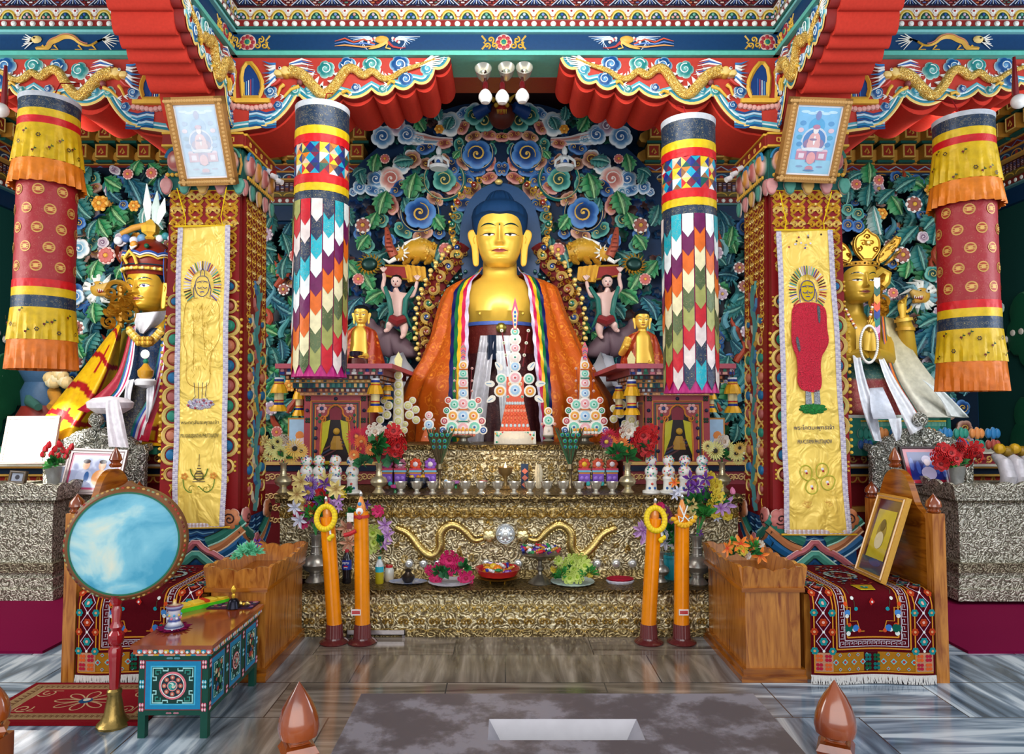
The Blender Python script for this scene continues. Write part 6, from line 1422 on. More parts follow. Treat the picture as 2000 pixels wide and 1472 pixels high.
for sg,sd,x0,x1 in((-1,'left',592,716),(1,'right',1262,1388)):
 Yc=6.1;s=S(Yc);X0,X1=P(x0,0,Yc).x,P(x1,0,Yc).x;cx=(X0+X1)/2;w=X1-X0;z=lambda y:P(CX,y,Yc).z
 t=thing('reliquary_cabinet','pink-red painted shrine cabinet with a curtained arched window on the %s of the altar'%sd,'cabinet',(cx,Yc+.3,z(895)))
 m=M();fr=F((cx,Yc,0));PK=hx('#9c4048');zb,zt_=z(900),z(772)
 m.box(X0,X1,Yc,Yc+.6,zb,zt_,PK)
 fs=F((cx-sg*w/2,Yc+.3,0),(0,1,0),(0,0,1),(-sg,0,0))
 for f_,ww in((fr,w),(fs,.6)):
  m.stroke(f_,[(-ww*.39,zb),(-ww*.39,zt_-.05),(ww*.39,zt_-.05),(ww*.39,zb)],.012,.004,'#d8943c',h=.004)
  m.stroke(f_,[(-ww*.35,zb),(-ww*.35,zt_-.07),(ww*.35,zt_-.07),(ww*.35,zb)],.014,.004,'#2c4a44')
  m.stroke(f_,[(-ww*.32,zb),(-ww*.32,zt_-.09),(ww*.32,zt_-.09),(ww*.32,zb)],.008,.004,'#d8943c')
  for a,b in((-.44,.95),(.44,.95),(-.44,.62),(.44,.62)):
   for k in range(4):m.disc(f_,a*ww+.016*math.cos(k*PI/2+PI/4),zb+(zt_-zb)*b+.016*math.sin(k*PI/2+PI/4),.013,.003,'#1c3428',7,.004)
 for a,b in((0,.95),(-.45,.77),(.45,.77),(-.31,.35),(.31,.35),(-.31,.15),(.31,.15),(-.31,.5),(.31,.5)):m.disc(fr,a*w,zb+(zt_-zb)*b,.017,.004,'#1c2440',12,.014)
 for a in(-.22,.22):
  for k in range(6):m.disc(fr,a*w+.03*math.cos(k*1.05),zb+(zt_-zb)*.80+.03*math.sin(k*1.05),.016,.003,'#e0a8a8',8,.004)
  m.disc(fr,a*w,zb+(zt_-zb)*.80,.018,.006,'#2a3c70',8,.004)
  for k in range(3):m.disc(fr,a*1.25*w+(-1)**k*.014,zb+(zt_-zb)*(.70-.05*k),.015,.003,'#1f5c40',7,.004)
 q=smooth([(-w*.235,zb),(-w*.225,zb+.30),(-w*.19,zb+.38),(-w*.12,zb+.40),(-w*.11,zb+.46),(0,zb+.50),(w*.11,zb+.46),(w*.12,zb+.40),(w*.19,zb+.38),(w*.225,zb+.30),(w*.235,zb)],1)
 m.poly(fr,q,.003,'#1a0c10');m.stroke(fr,q,.016,.006,'#d8883c',h=.008)
 for e in(-1,1):m.stroke(fr,spiral(e*w*.2,zb+.37,.004,.032,0,1.2,12,e),.011,.012,'#d8883c',h=.008)
 m.poly(fr,[(-w*.09,zb+.36),(w*.09,zb+.36),(w*.10,zb+.45),(0,zb+.48),(-w*.10,zb+.45)],.004,'#7c1c30')
 for e in(-1,1):m.ext(fr,[(e*w*.22,zb+.05),(e*w*.2,zb+.34),(e*w*.08,zb+.36),(e*w*.12,zb+.2)],.004,.014,'#b8b020')
 m.ball(fr.p(w*.02,zb+.26,.01),.03,'#c89a34',10,8);m.lathe(fr.p(w*.02,zb+.10,.0),[(.06,0),(.055,.06),(.03,.12)],12,'#a87c28',sy=.4)
 for k in range(3):m.ext(fr,[(-w*.22,zb+.02+k*.03),(w*.2,zb+.15+k*.03),(w*.2,zb+.165+k*.03),(-w*.22,zb+.035+k*.03)],.004,.012,('#5a2c30','#2a3050','#6a3c34')[k])
 pb=obj('painted_body',m,m_paint,t,smooth=False)
 m=M();gq=[(a*.96,b)for a,b in q];m.poly(fr,gq,.022,WHITE);obj('window_glass',m,m_glass,pb)
 m=M();rr=random.Random(3+sg)
 tiers=[(772,766,.03,'#d8a070'),(766,758,.05,'#6a3438'),(758,748,.08,'#1f5a5c'),(748,742,.10,'#c89048'),(742,734,.13,'#4a2428')]
 for y0,y1,d,c_ in tiers:
  m.box(X0-d,X1+d,Yc-d,Yc+.7,z(y0),z(y1),c_);n=int((w+2*d)/.045)
  for i in range(n):m.fbox(F((0,Yc-d,0)),X0-d+(w+2*d)*(i+.25)/n,X0-d+(w+2*d)*(i+.75)/n,z(y0)+.006,z(y1)-.006,0,.012,rr.choice(['#d89868','#b8c0c8','#1c3048','#c8784c','#e0b870','#3a7a70']))
  n=14
  for i in range(n):
   yy=Yc-d+(.7+d)*(i+.5)/n;xx=X0-d if sg>0 else X1+d
   m.box(min(xx,xx-sg*.012),max(xx,xx-sg*.012),yy-.012,yy+.012,z(y0)+.006,z(y1)-.006,rr.choice(['#d89868','#b8c0c8','#c8784c']))
 m.box(X0-.17,X1+.17,Yc-.17,Yc+1.2,z(734),z(722),'#8a4a58');n=16
 for i in range(n):
  a=X0-.17+(w+.34)*(i+.5)/n;m.fbox(F((0,Yc-.17,0)),a-.02,a+.02,z(733),z(728),0,.008,('#1c3c8a','#e8e4e0','#1f6a50','#d87a8a','#e8b0a0')[i%5])
  m.disc(F((0,Yc-.17,0)),a,z(725),.017,.002,('#e0a0a8','#2a4a90','#4a9a80','#e8e0e0')[i%4],8,.006)
 rx0,rx1=(P(535,0,Yc-.2).x,P(765,0,Yc-.2).x)if sg<0 else(P(1205,0,Yc-.2).x,P(1440,0,Yc-.2).x)
 m.box(rx0,rx1,Yc-.22,Yc+1.25,z(722),z(713),'#c06070');obj('stepped_roof',m,m_paint,t,smooth=False)
 m=M();a0,a1=sorted((P(515 if sg<0 else 1465,0,6.0).x,sg*1.02));m.box(a0,a1,6.92,8.0,0,z(900),'#6a1c24');Yp=6.02
 m.box(a0,a1,Yp,6.92,zU+.005,z(900),'#8a3840');fp=F((0,Yp,0));m.fbox(fp,a0,a1,z(906),z(900),0,.02,'#d8b068');m.fbox(fp,a0,a1,z(918),z(908),0,.012,'#0c2038')
 for i in range(24):m.stroke(fp,spiral(a0+(a1-a0)*(i+.5)/24,z(930),.004,.032,i*.7,1.3,12,1 if i%2 else-1),.012,.002,'#d8b478',h=.006)
 b0,b1=(a0,XU0-.04)if sg<0 else(XU1+.04,a1)
 if b1>b0:m.box(b0,b1,6.02,6.9,0,zU+.004,'#6a1018');
 for i in range(8):
  for j in range(3):m.stroke(F((0,6.02,0)),spiral(b0+(b1-b0)*(i+.5)/8,.85-j*.1,.004,.03,i+j,1.3,12,1 if i%2 else-1),.012,.003,'#d8b478',h=.006)
 obj('scroll_painted_plinth',m,m_paint,smooth=False,label='maroon plinth with gold scrolls under the %s shrine cabinet'%sd,cat='plinth')
 t=thing('picture_frame','small wooden-framed pale blue picture leaning beside the %s shrine cabinet'%sd,'picture',P(580 if sg<0 else 1398,880,6.3))
 m=M();q=F(P(582 if sg<0 else 1396,850,6.3));m.fbox(q,-.09,.09,-.16,.16,-.02,.01,'#b8803c');obj('frame',m,m_paint,t,smooth=False)
 m=M();m.fbox(q,-.075,.075,-.145,.145,.01,.014,'#a8cce8');m.disc(q,.02,0,.04,.015,'#e09050',10,.002);m.disc(q,.03,-.06,.05,.015,'#e8d8d8',10,.002);obj('print',m,m_gloss,t,smooth=False)
for a in((545,737,803,5.85,'yellow and blue cylinder banner at the left cabinet, outer front corner'),(585,752,812,6.35,'yellow and red cylinder banner hanging behind, left of the left cabinet',9),(733,739,805,5.85,'yellow and blue cylinder banner at the left cabinet, inner front corner'),(757,748,780,6.3,'short yellow banner half hidden beside the pale yellow offering sculpture',8),(1209,752,810,6.3,'yellow banner hanging behind, nearest the great Buddha on the right',9),(1234,741,810,5.85,'yellow and blue cylinder banner at the right cabinet, inner front corner'),(1431,737,806,5.85,'yellow and blue cylinder banner beside the right pillar'),(1388,758,805,6.75,'yellow banner partly hidden behind the right cabinet',8)):tassel_banner(*a)
# ================= hanging patchwork cylinders =================
YH=4.56
def cyl_common(px,y0,y1,label,cord):
 X=P(px,(y0+y1)/2,YH).x;zt_=P(CX,y0+3,YH).z;zb=P(CX,y1,YH).z
 t=thing('victory_banner',label,'hanging banner',(X,YH,zt_));m=M()
 m.tube([Vector((X,YH,zt_)),Vector((X,YH+.1,zt_+cord)),Vector((X,YH+.31,zt_+cord+.1))],.004,5,'#a01420')
 obj('cord',m,m_matte,t);return t,X,zt_,zb
def ring(m,X,r0,r1,z1,z0,col,mi=0,n=48,pleat=0.0,seed=0):
 rr=random.Random(seed);rows=[];
 for i in range(9):
  f=i/8;z=z1+(z0-z1)*f;r=r0+(r1-r0)*f;row=[]
  for j in range(n*2):
   a=PI*j/n;row.append(Vector((X+(r+pleat*f*math.sin(a*22+seed))*math.cos(a),YH+(r+pleat*f*math.sin(a*22+seed))*math.sin(a),z)))
  rows.append(row)
 m.grid(rows,C(col),mi,wrap=True)
PAT=['#c81828','#e4d4d0','#1c2c48','#12a0b0','#e8ecec','#6a0c50','#e06814','#e8dcb0','#4a5a34','#a0a058']
def patch_cyl(px,y0,y1,off,label):
 t,X,zt_,zb=cyl_common(px,y0,y1,label,.16);s=S(YH);r=52*s;Zp=lambda d:zt_-d*s*1.0;H=zt_-zb
 k=H/(520*s);D=lambda d:zt_-d*s*k
 m=M();m.lathe((X,YH,0),[(r*1.01,D(11)),(r*1.02,D(0)),(r*.9,D(-1)),(.01,D(-1))],48,'#c8ccd4');ring(m,X,r*1.01,r*1.01,D(50),D(66),'#e0bc10',pleat=.002);ring(m,X,r*1.015,r*1.015,D(66),D(82),'#d0141c',pleat=.002)
 rr=random.Random(off);nc=18;tri=['#c81c20','#e8ecec','#1c2c80','#e07818','#0f5a50','#12a0c0','#d8c860','#e8c0a8','#7a1c3c','#8a5a30','#e8c41c','#2a3a60']
 D0,D1=82,142
 for j in range(nc):
  for l in range(3):
   a0,a1=2*PI*(j+(l%2)*.0)/nc,2*PI*(j+1)/nc;za,zc=D(D0+(D1-D0)*l/3),D(D0+(D1-D0)*(l+1)/3)
   pt_=lambda a,z:Vector((X+r*1.012*math.cos(a),YH+r*1.012*math.sin(a),z));am=(a0+a1)/2;zm=(za+zc)/2
   cs=[pt_(a0,za),pt_(a1,za),pt_(a1,zc),pt_(a0,zc)];c=pt_(am,zm)
   for q in range(4):m.add([cs[q],cs[(q+1)%4],c],[(0,1,2)],C(tri[(j*5+l*3+q*(2+j%3))%12]))
 ring(m,X,r*1.015,r*1.015,D(142),D(159),'#d0141c',pleat=.002);ring(m,X,r*1.01,r*1.01,D(159),D(174),'#e0bc10',pleat=.002);ring(m,X,r*.97,r*.97,D(174),D(505),'#b0206c');ring(m,X,r*.97,r*1.0,D(505),D(522),'#b81c74',pleat=.004)
 obj('banded_drum',m,m_silk,t)
 m=M();ring(m,X,r*1.0,r*1.0,D(11),D(50),'#1c3048');obj('brocade_band',m,m_bro_dark,t);m=M();ring(m,X,r*1.0,r*1.0,D(174),D(199),'#1c3048');obj('brocade_band',m,m_bro_dark,t)
 NCn=15;L0=190;step=35
 for j in range(NCn):
  m=M();a0=2*PI*(j+.04)/NCn;a1=2*PI*(j+.96)/NCn;jj=j if off==0 else abs(j-11)
  for l in range(8,-1,-1):
   ph=(0 if off else(j*13%NCn)*.0);top=L0+step*l-(10 if l else 0);tip=L0+step*(l+1)+10+((-6)if False else 0)
   shift=((jj if off else(NCn-j))%3-1)*6;ci=PAT[(l+(-jj if off else j)+(off))%10];rad=r*(1.035-.004*l)*1.0+.0
   rad=r*(1.04-.0035*l)
   bot=tip-14+shift;tipz=min(tip+shift,512)
   if l==8:bot,tipz=500,518
   V=[];
   for q in range(5):
    a=a0+(a1-a0)*q/4;tz=(abs(q-2)/2);V.append((a,D(top),D(tipz-(tipz-bot)*tz)))
   tv=[Vector((X+rad*math.cos(a),YH+rad*math.sin(a),z1))for a,z1,_ in V];bv=[Vector((X+(rad+.002)*math.cos(a),YH+(rad+.002)*math.sin(a),z2))for a,_,z2 in V]
   mi=1 if ci in('#1c2c48','#12a0b0','#4a5a34')else 0
   m.add(tv+bv,[(q,q+1,6+q,5+q)for q in range(4)],C(ci),mi)
  obj('pennant_strip',m,[m_silk,m_bro_dark],t)
 return t
patch_cyl(627,212,735,0,'patchwork cylinder banner of arrow pennants hanging in front of the left shrine cabinet')
patch_cyl(1347,238,766,5,'patchwork cylinder banner of arrow pennants hanging in front of the right shrine cabinet')
def red_cyl(px,y0,y1,label,seed):
 t,X,zt_,zb=cyl_common(px,y0,y1,label,.18);s=S(YH);r=53*s;H=zt_-zb;k=H/(520*s);D=lambda d:zt_-d*s*k
 m=M();m.lathe((X,YH,0),[(r*1.01,D(9)),(r*1.02,D(0)),(r*.9,D(-1)),(.01,D(-1))],48,'#b8bcc4')
 ring(m,X,r,r,D(31),D(46),'#d8b41c',pleat=.002);ring(m,X,r*1.01,r*1.01,D(46),D(60),'#c8141c');ring(m,X,r*1.02,r*1.14,D(60),D(128),'#d8b014',pleat=.009,seed=seed);ring(m,X,r*1.14,r*1.22,D(128),D(172),'#e07c18',pleat=.011,seed=seed)
 mA=m;m=M()
 ring(m,X,r*1.0,r*1.0,D(353),D(368),'#d0141c',pleat=.002);ring(m,X,r*1.01,r*1.01,D(368),D(384),'#e0b818');ring(m,X,r*1.03,r*1.10,D(406),D(466),'#d8b014',pleat=.009,seed=seed+1);ring(m,X,r*1.10,r*1.13,D(466),D(520),'#d8701c',pleat=.011,seed=seed+1)
 rr=random.Random(seed)
 for(da,db,rx)in((68,122,1.10),(412,460,1.085)):
  for i in range(26):
   a=2*PI*i/26+rr.uniform(-.08,.08);d=rr.uniform(da,db);rad=r*(rx+.04*(d-da)/(db-da))+.008
   m_=mA if da<100 else m;fr=F((X+rad*math.cos(a),YH+rad*math.sin(a),D(d)),(-math.sin(a),math.cos(a),0),(0,0,1),(math.cos(a),math.sin(a),0))
   if i%3==0:
    for q in range(6):m_.disc(fr,.010*math.cos(q*1.05),.010*math.sin(q*1.05),.005,.001,'#3a2408',6)
   else:
    m_.stroke(fr,[(-.008,-.02),(0,0),(.004,.02)],.003,.001,'#1c3c10');m_.disc(fr,.009,.008,.008,.001,'#1c4c18',6,ry=.005);m_.disc(fr,-.009,-.004,.008,.0015,'#6a1c10',6)
 obj('pleated_skirt',mA,m_silk,t);obj('pleated_skirt',m,m_silk,t)
 m=M();ring(m,X,r,r,D(9),D(31),'#1c3048');obj('brocade_band',m,m_bro_dark,t);m=M();ring(m,X,r*1.015,r*1.015,D(384),D(406),'#1c3048');obj('brocade_band',m,m_bro_dark,t)
 m=M();ring(m,X,r*.97,r*.98,D(160),D(353),'#98101c');csl=obj('crimson_sleeve',m,m_bro_red,t)
 m=M()
 for l in range(5):
  for j in range(8):
   a=2*PI*(j+(.5 if l%2 else 0))/8+.3;d=185+l*36;rad=r*.98+.0015
   for q in range(3):
    rr_=(.036,.027,.014)[q]
    pts=[Vector((X+(rad+.0008*q)*math.cos(a+rr_*math.cos(e*PI/10)/r),YH+(rad+.0008*q)*math.sin(a+rr_*math.cos(e*PI/10)/r),D(d)+rr_*math.sin(e*PI/10)))for e in range(20)]
    m.add(pts,[tuple(range(20))],C(('#d09c50','#a83c24','#d8a858')[q]))
   for q in(-1,0,1):
    pts=[Vector((X+(rad+.003)*math.cos(a+x_/r),YH+(rad+.003)*math.sin(a+x_/r),D(d)+y_))for x_,y_ in((-.026,q*.011-.002),(.026,q*.011-.002),(.026,q*.011+.002),(-.026,q*.011+.002))];m.add(pts,[(0,1,2,3)],C('#e0b060'))
 obj('gold_medallions',m,m_silk,csl,kind='stuff');return t
red_cyl(90,197,722,'crimson cylinder banner with gold medallions and yellow skirts hanging at the far left',1)
red_cyl(1889,232,764,'crimson cylinder banner with gold medallions and yellow skirts hanging at the far right',2)
# ================= satin banners on the pillars =================
def satin():
 m,t_,b=_mat('yellow_satin');a=N(t_,'ShaderNodeVertexColor',_layer_name='Col');co=coords(t_,(1.2,1,1))
 nz=N(t_,'ShaderNodeTexNoise',Scale=5.5,Detail=2.5,Distortion=1.2);L(t_,co,nz.inputs['Vector'])
 L(t_,a.outputs[0],b.inputs['Base Color']);b.inputs['Roughness'].default_value=.33;b.inputs['Metallic'].default_value=.12
 bp=N(t_,'ShaderNodeBump',Strength=.6,Distance=.08);L(t_,nz.outputs[0],bp.inputs['Height']);L(t_,bp.outputs[0],b.inputs['Normal']);return m
m_satin=satin();m_sequin=vc('sequins',.25,.3,1.0,130,var=.7)
m_ink=flat('dark_thread','#1c2050',.7);m_ink2=flat('olive_thread','#4a4420',.7)
def text(name,body,fr,a,b,size,mat,parent,c=.004,ext=.0006,sx=1.0):
 cu=bpy.data.curves.new(name,'FONT');cu.body=body;cu.size=size;cu.align_x='CENTER';cu.align_y='CENTER';cu.extrude=ext;cu.materials.append(mat)
 q=bpy.data.objects.new(name,cu);COL.objects.link(q);bpy.context.view_layer.update();me=bpy.data.meshes.new_from_object(q.evaluated_get(bpy.context.evaluated_depsgraph_get()));bpy.data.objects.remove(q)
 o=bpy.data.objects.new(name,me);COL.objects.link(o);rot=Matrix((fr.u,fr.v,fr.w)).transposed().to_4x4()
 o.matrix_world=Matrix.Translation(fr.p(a,b,c))@rot@Matrix.Diagonal((sx,1,1,1))
 if parent:mw=o.matrix_world.copy();o.parent=parent;o.matrix_parent_inverse=Matrix.Translation(-parent.location);o.matrix_basis=mw
 return o
def pillar_banner(sg,corners,label):
 (tx0,ty0),(tx1,ty1),(bx0,by0),(bx1,by1)=corners;Yb=4.845
 TLp,TRp,BLp,BRp=P(tx0,ty0,Yb),P(tx1,ty1,Yb),P(bx0,by0,Yb-.01),P(bx1,by1,Yb-.01)
 t=thing('satin_banner',label,'banner',(TLp+TRp)/2)
 u_=(TRp-TLp).normalized();mid_t,mid_b=(TLp+TRp)/2,(BLp+BRp)/2;v_=(mid_t-mid_b).normalized();H=(mid_t-mid_b).length;Wt_,Wb=(TRp-TLp).length,(BRp-BLp).length
 fr=F(mid_b,u_,v_,(0,-1,0));wf=lambda b:(Wb+(Wt_-Wb)*b/H)
 bump=lambda a,b:.006*math.sin(a*16+2*math.sin(b*3))+.005*math.sin(b*9+a*8)*(1+(.8 if b<H*.2 else 0))+.008
 m=M();rows=[]
 for i in range(81):
  b=H*i/80;w=wf(b);rows.append([fr.p(-w/2+w*j/24,b,bump(-w/2+w*j/24,b))for j in range(25)])
 m.grid(rows,hx('#f6d262'));ys=obj('yellow_satin',m,m_satin,t)
 m=M()
 for i in range(150):
  b=H*(i+.5)/150;w=wf(b)
  for e in(-1,1):
   for q in(0,1):m.disc(fr,e*(w/2-.012+q*.016),b,.012,bump(e*w/2,b)+.004,'#d4ccd8' if(i+q)%3 else '#b8b0c8',7,.004)
 for i in range(28):
  x=-Wb/2+Wb*(i+.5)/28
  for q in(0,1):m.disc(fr,x,-.004+q*.016,.013,.016,'#dcd0d8' if i%2 else '#c8a8a0',7,.004)
 obj('lace_edging',m,m_cloth,ys)
 m=M();m.tube([fr.p(-Wt_/2-.03,H,.012),fr.p(Wt_/2+.03,H,.012)],.008,8,'#e8c020');m.tube([fr.p(-Wb/2-.04,-.01,.014),fr.p(Wb/2+.05,-.01,.014)],.007,8,'#d8a820');obj('rod',m,m_gloss,t)
 m=M()
 for e in(-1,1):m.tube([fr.p(e*Wt_*.38,H,.014),fr.p(e*Wt_*.36,H+.06,.03),fr.p(e*Wt_*.50,H+.26,.06)],.0035,5,'#f0d010')
 obj('hanging_cord',m,m_matte,t)
 k=H/590.0;G=lambda px,py:((px-(tx0+tx1+bx0+bx1)/4)*k*1.0,H-(py-ty0)*k);s1=k
 bz_=lambda b:.018
 yc=H-120*k;m=M();rr=random.Random(sg+5);pal=['#b02830','#3a7a4c','#c8c0d8','#5a3a98','#e8e4f0','#4a2c20','#3fa098','#8a1c40','#b8b8c8']
 for i in range(33):
  a=math.radians(-38+256*i/32);r0,r1=(.090,.135)
  c0,c1=(math.cos(a)*r0*.9,yc+math.sin(a)*r0*1.25),(math.cos(a)*r1*.98,yc+math.sin(a)*r1*1.3)
  m.stroke(fr,[c0,c1],.0085,.022,rr.choice(pal),h=.002)
 if sg>0:
  for i in range(12):m.disc(fr,rr.uniform(-.12,.12),H-rr.uniform(.03,.15),.008,.020,rr.choice(pal),5,.002)
 obj('coloured_rays',m,m_silk,t)
 m=M()
 ink='#2a2c70' if sg<0 else '#2c3c90'
 m2=lambda pts,w_=.004,c_=ink,cl=False:m.stroke(fr,pts,w_,.0225,c_,close=cl)
 fc=smooth([(-.05,yc+.02),(-.048,yc-.03),(-.03,yc-.065),(0,yc-.08),(.03,yc-.065),(.048,yc-.03),(.05,yc+.02),(.035,yc+.06),(0,yc+.072),(-.035,yc+.06)],2,close=True)
 if sg>0:m.poly(fr,fc,.019,'#d8b41c')
 m2(fc,.005,cl=True);m2(smooth([(-.04,yc+.025),(0,yc+.035),(.04,yc+.025)],2));m2([(-.015,yc+.07),(-.012,yc+.1),(0,yc+.13),(.012,yc+.1),(.015,yc+.07)],.005,'#c8a010' if sg>0 else ink)
 for e in(-1,1):m2(arc(e*.02,yc-.005,.014,200,340,6),.005);m2(arc(e*.02,yc+.012,.016,30,150,6),.003);m2([(e*.052,yc+.01),(e*.062,yc-.03),(e*.056,yc-.085)],.005)
 m2([(0,yc),(-.004,yc-.025),(.005,yc-.028)],.003);m2([(-.014,yc-.045),(0,yc-.042),(.014,yc-.045)],.006,'#3c3c98')
 body=[(-.03,yc-.085),(-.09,yc-.10),(-.105,yc-.20),(-.10,yc-.36),(-.09,yc-.40),(-.07,yc-.55),(-.075,yc-.66),(0,yc-.70),(.055,yc-.67),(.06,yc-.55),(.075,yc-.45),(.105,yc-.36),(.085,yc-.26),(.09,yc-.12),(.03,yc-.085)]
 body=smooth([(a*1.0,yc+b)for a,b in((-.03,-.085),(-.085,-.095),(-.118,-.13),(-.125,-.24),(-.132,-.34),(-.12,-.42),(-.10,-.46),(-.095,-.56),(-.105,-.64),(-.08,-.70),(0,-.72),(.055,-.705),(.07,-.64),(.062,-.55),(.075,-.46),(.10,-.43),(.135,-.36),(.12,-.27),(.125,-.15),(.10,-.105),(.03,-.085))],2)
 if sg<0:
  m2(body,.0035,'#a87c14');m2([(0,yc-.12),(.01,yc-.3),(.03,yc-.5)],.003,'#a87c14');m2([(-.06,yc-.2),(-.05,yc-.4),(-.05,yc-.6)],.003,'#a87c14')
  for k_ in range(60):a,b=rr.uniform(-.08,.08),yc-rr.uniform(.12,.62);m.stroke(fr,[(a,b),(a+rr.uniform(-.02,.02),b-.03)],.0025,.022,'#b8901c')
  for e in(-1,1):m2([(e*.045,yc-.68),(e*.035,yc-.78),(e*.055,yc-.8)],.004,'#3a3c50');m2([(e*.015,yc-.68),(e*.012,yc-.79),(e*.03,yc-.8)],.004,'#3a3c50')
 obj('embroidered_outline',m,m_cloth,t)
 if sg>0:
  m=M();m.ext(fr,body,.018,.026,'#f01c40');obj('red_sequin_robe',m,m_sequin,t)
  m=M();m.ext(fr,smooth([(.055,yc-.10),(.08,yc-.12),(.075,yc-.24),(.06,yc-.22)],1,close=True),.026,.029,'#70747c');m.ext(fr,smooth([(-.105,yc-.34),(-.085,yc-.32),(-.07,yc-.42),(-.085,yc-.44)],1,close=True),.026,.029,'#70747c')
  for e in(-1,1):m.ext(fr,[(e*.03-.018,yc-.70),(e*.03+.018,yc-.70),(e*.03+.022,yc-.80),(e*.03-.022,yc-.80)],.018,.026,'#b8bcc4')
  obj('silver_sequin_hem',m,m_sequin,t)
 lc=yc-.83;m=M();o=lobed(9,.10,.16,.2,5,.6,.42);m.dome(fr,0,lc,o,[0,.006,.010,.011,.012],['#dcd4e4' if sg<0 else '#0c9034'],.016)
 if sg<0:
  for i in range(26):m.disc(fr,rr.uniform(-.08,.08),lc+rr.uniform(-.028,.028),.010,.026,rr.choice(['#c84858','#e8e4f0','#b098c8','#d87888']),6,.002)
 obj('sequin_lotus',m,m_sequin,t)
 text('thai_lettering','พระโคตมะพุทธเจ้า' if sg>0 else 'พระกกุสันธะพุทธเจ้า',fr,0,H-(834-445-(0 if sg<0 else 1))*k*1.0,.040 if sg>0 else .034,m_ink if sg>0 else m_ink2,t,.022)
 text('lettering','PRA KOTAMA PHUTTAJAOW' if sg>0 else 'PRA KAKUSANTHA PHUTTAJAOW',fr,0,H-(862-447)*k,.040,m_ink if sg>0 else m_ink2,t,.022,sx=.46 if sg>0 else .43)
 m=M();zz=H-490*k
 if sg>0:
  for(a,b,r_,tw)in((-.07,zz+.06,.042,-1.2),(.045,zz+.075,.042,-2.2),(-.035,zz-.045,.042,1.3),(.075,zz-.015,.044,.6)):
   m.stroke(fr,[(a+r_*math.cos(q*PI/9)*(1.0+.35*max(0,math.cos(q*PI/9-tw))**6),b+r_*1.1*math.sin(q*PI/9)*(1.0+.35*max(0,math.cos(q*PI/9-tw))**6))for q in range(18)],.009,.02,'#b8b440' if r_>.041 else '#c8c878',close=True,h=.003)
   m.disc(fr,a,b+.006,.011,.02,'#e8e4ec',6,.003);m.disc(fr,a+.004,b-.008,.008,.022,'#a82838',6,.003)
 else:
  m.stroke(fr,[(0,zz+.14),(0,zz+.06)],.004,.02,'#4a3c30')
  for k_ in range(7):m.stroke(fr,[(-.008-.006*k_,zz+.06-.018*k_),(.008+.006*k_,zz+.06-.018*k_)],.008,.02,'#5a4c3c' if k_%2 else '#8a7a50')
  for e in(-1,1):
   m.stroke(fr,smooth([(e*.02,zz-.03),(e*.05,zz),(e*.06,zz+.04)],2),.008,.02,'#5a7a2c');m.stroke(fr,smooth([(0,zz-.08),(e*.05,zz-.13),(e*.10,zz-.10),(e*.11,zz-.03)],2),.007,.02,'#6a8a30')
   for q in range(5):m.disc(fr,e*.10+.016*math.cos(q*1.26),zz-.01+.016*math.sin(q*1.26),.010,.021,'#d8903c',6,.002)
   m.stroke(fr,spiral(e*.05,zz-.10,.005,.035,0,1.2,14,e),.005,.02,'#8a8a34')
  m.stroke(fr,arc(0,zz-.01,.03,0,360,16),.007,.02,'#6a5a2c')
 for e in(-1,1):
  z2=H-545*k
  if sg>0:
   for q in range(5):m.stroke(fr,smooth([(e*.065,z2+.01),(e*.065+.05*math.cos(q*.7+.2),z2+.03+.04*math.sin(q*.7+.2)),(e*.065,z2+.05)],1),.0025,.02,'#d8a050')
 obj('appliqued_emblems',m,m_cloth,t);return t
pillar_banner(-1,((352,443),(448,441),(341,1028),(437,1026)),'yellow satin banner with an outlined standing figure, hanging on the left pillar')
pillar_banner(1,((1519,450),(1620,450),(1536,1040),(1658,1040)),'yellow satin banner with a red sequin standing figure, hanging on the right pillar')
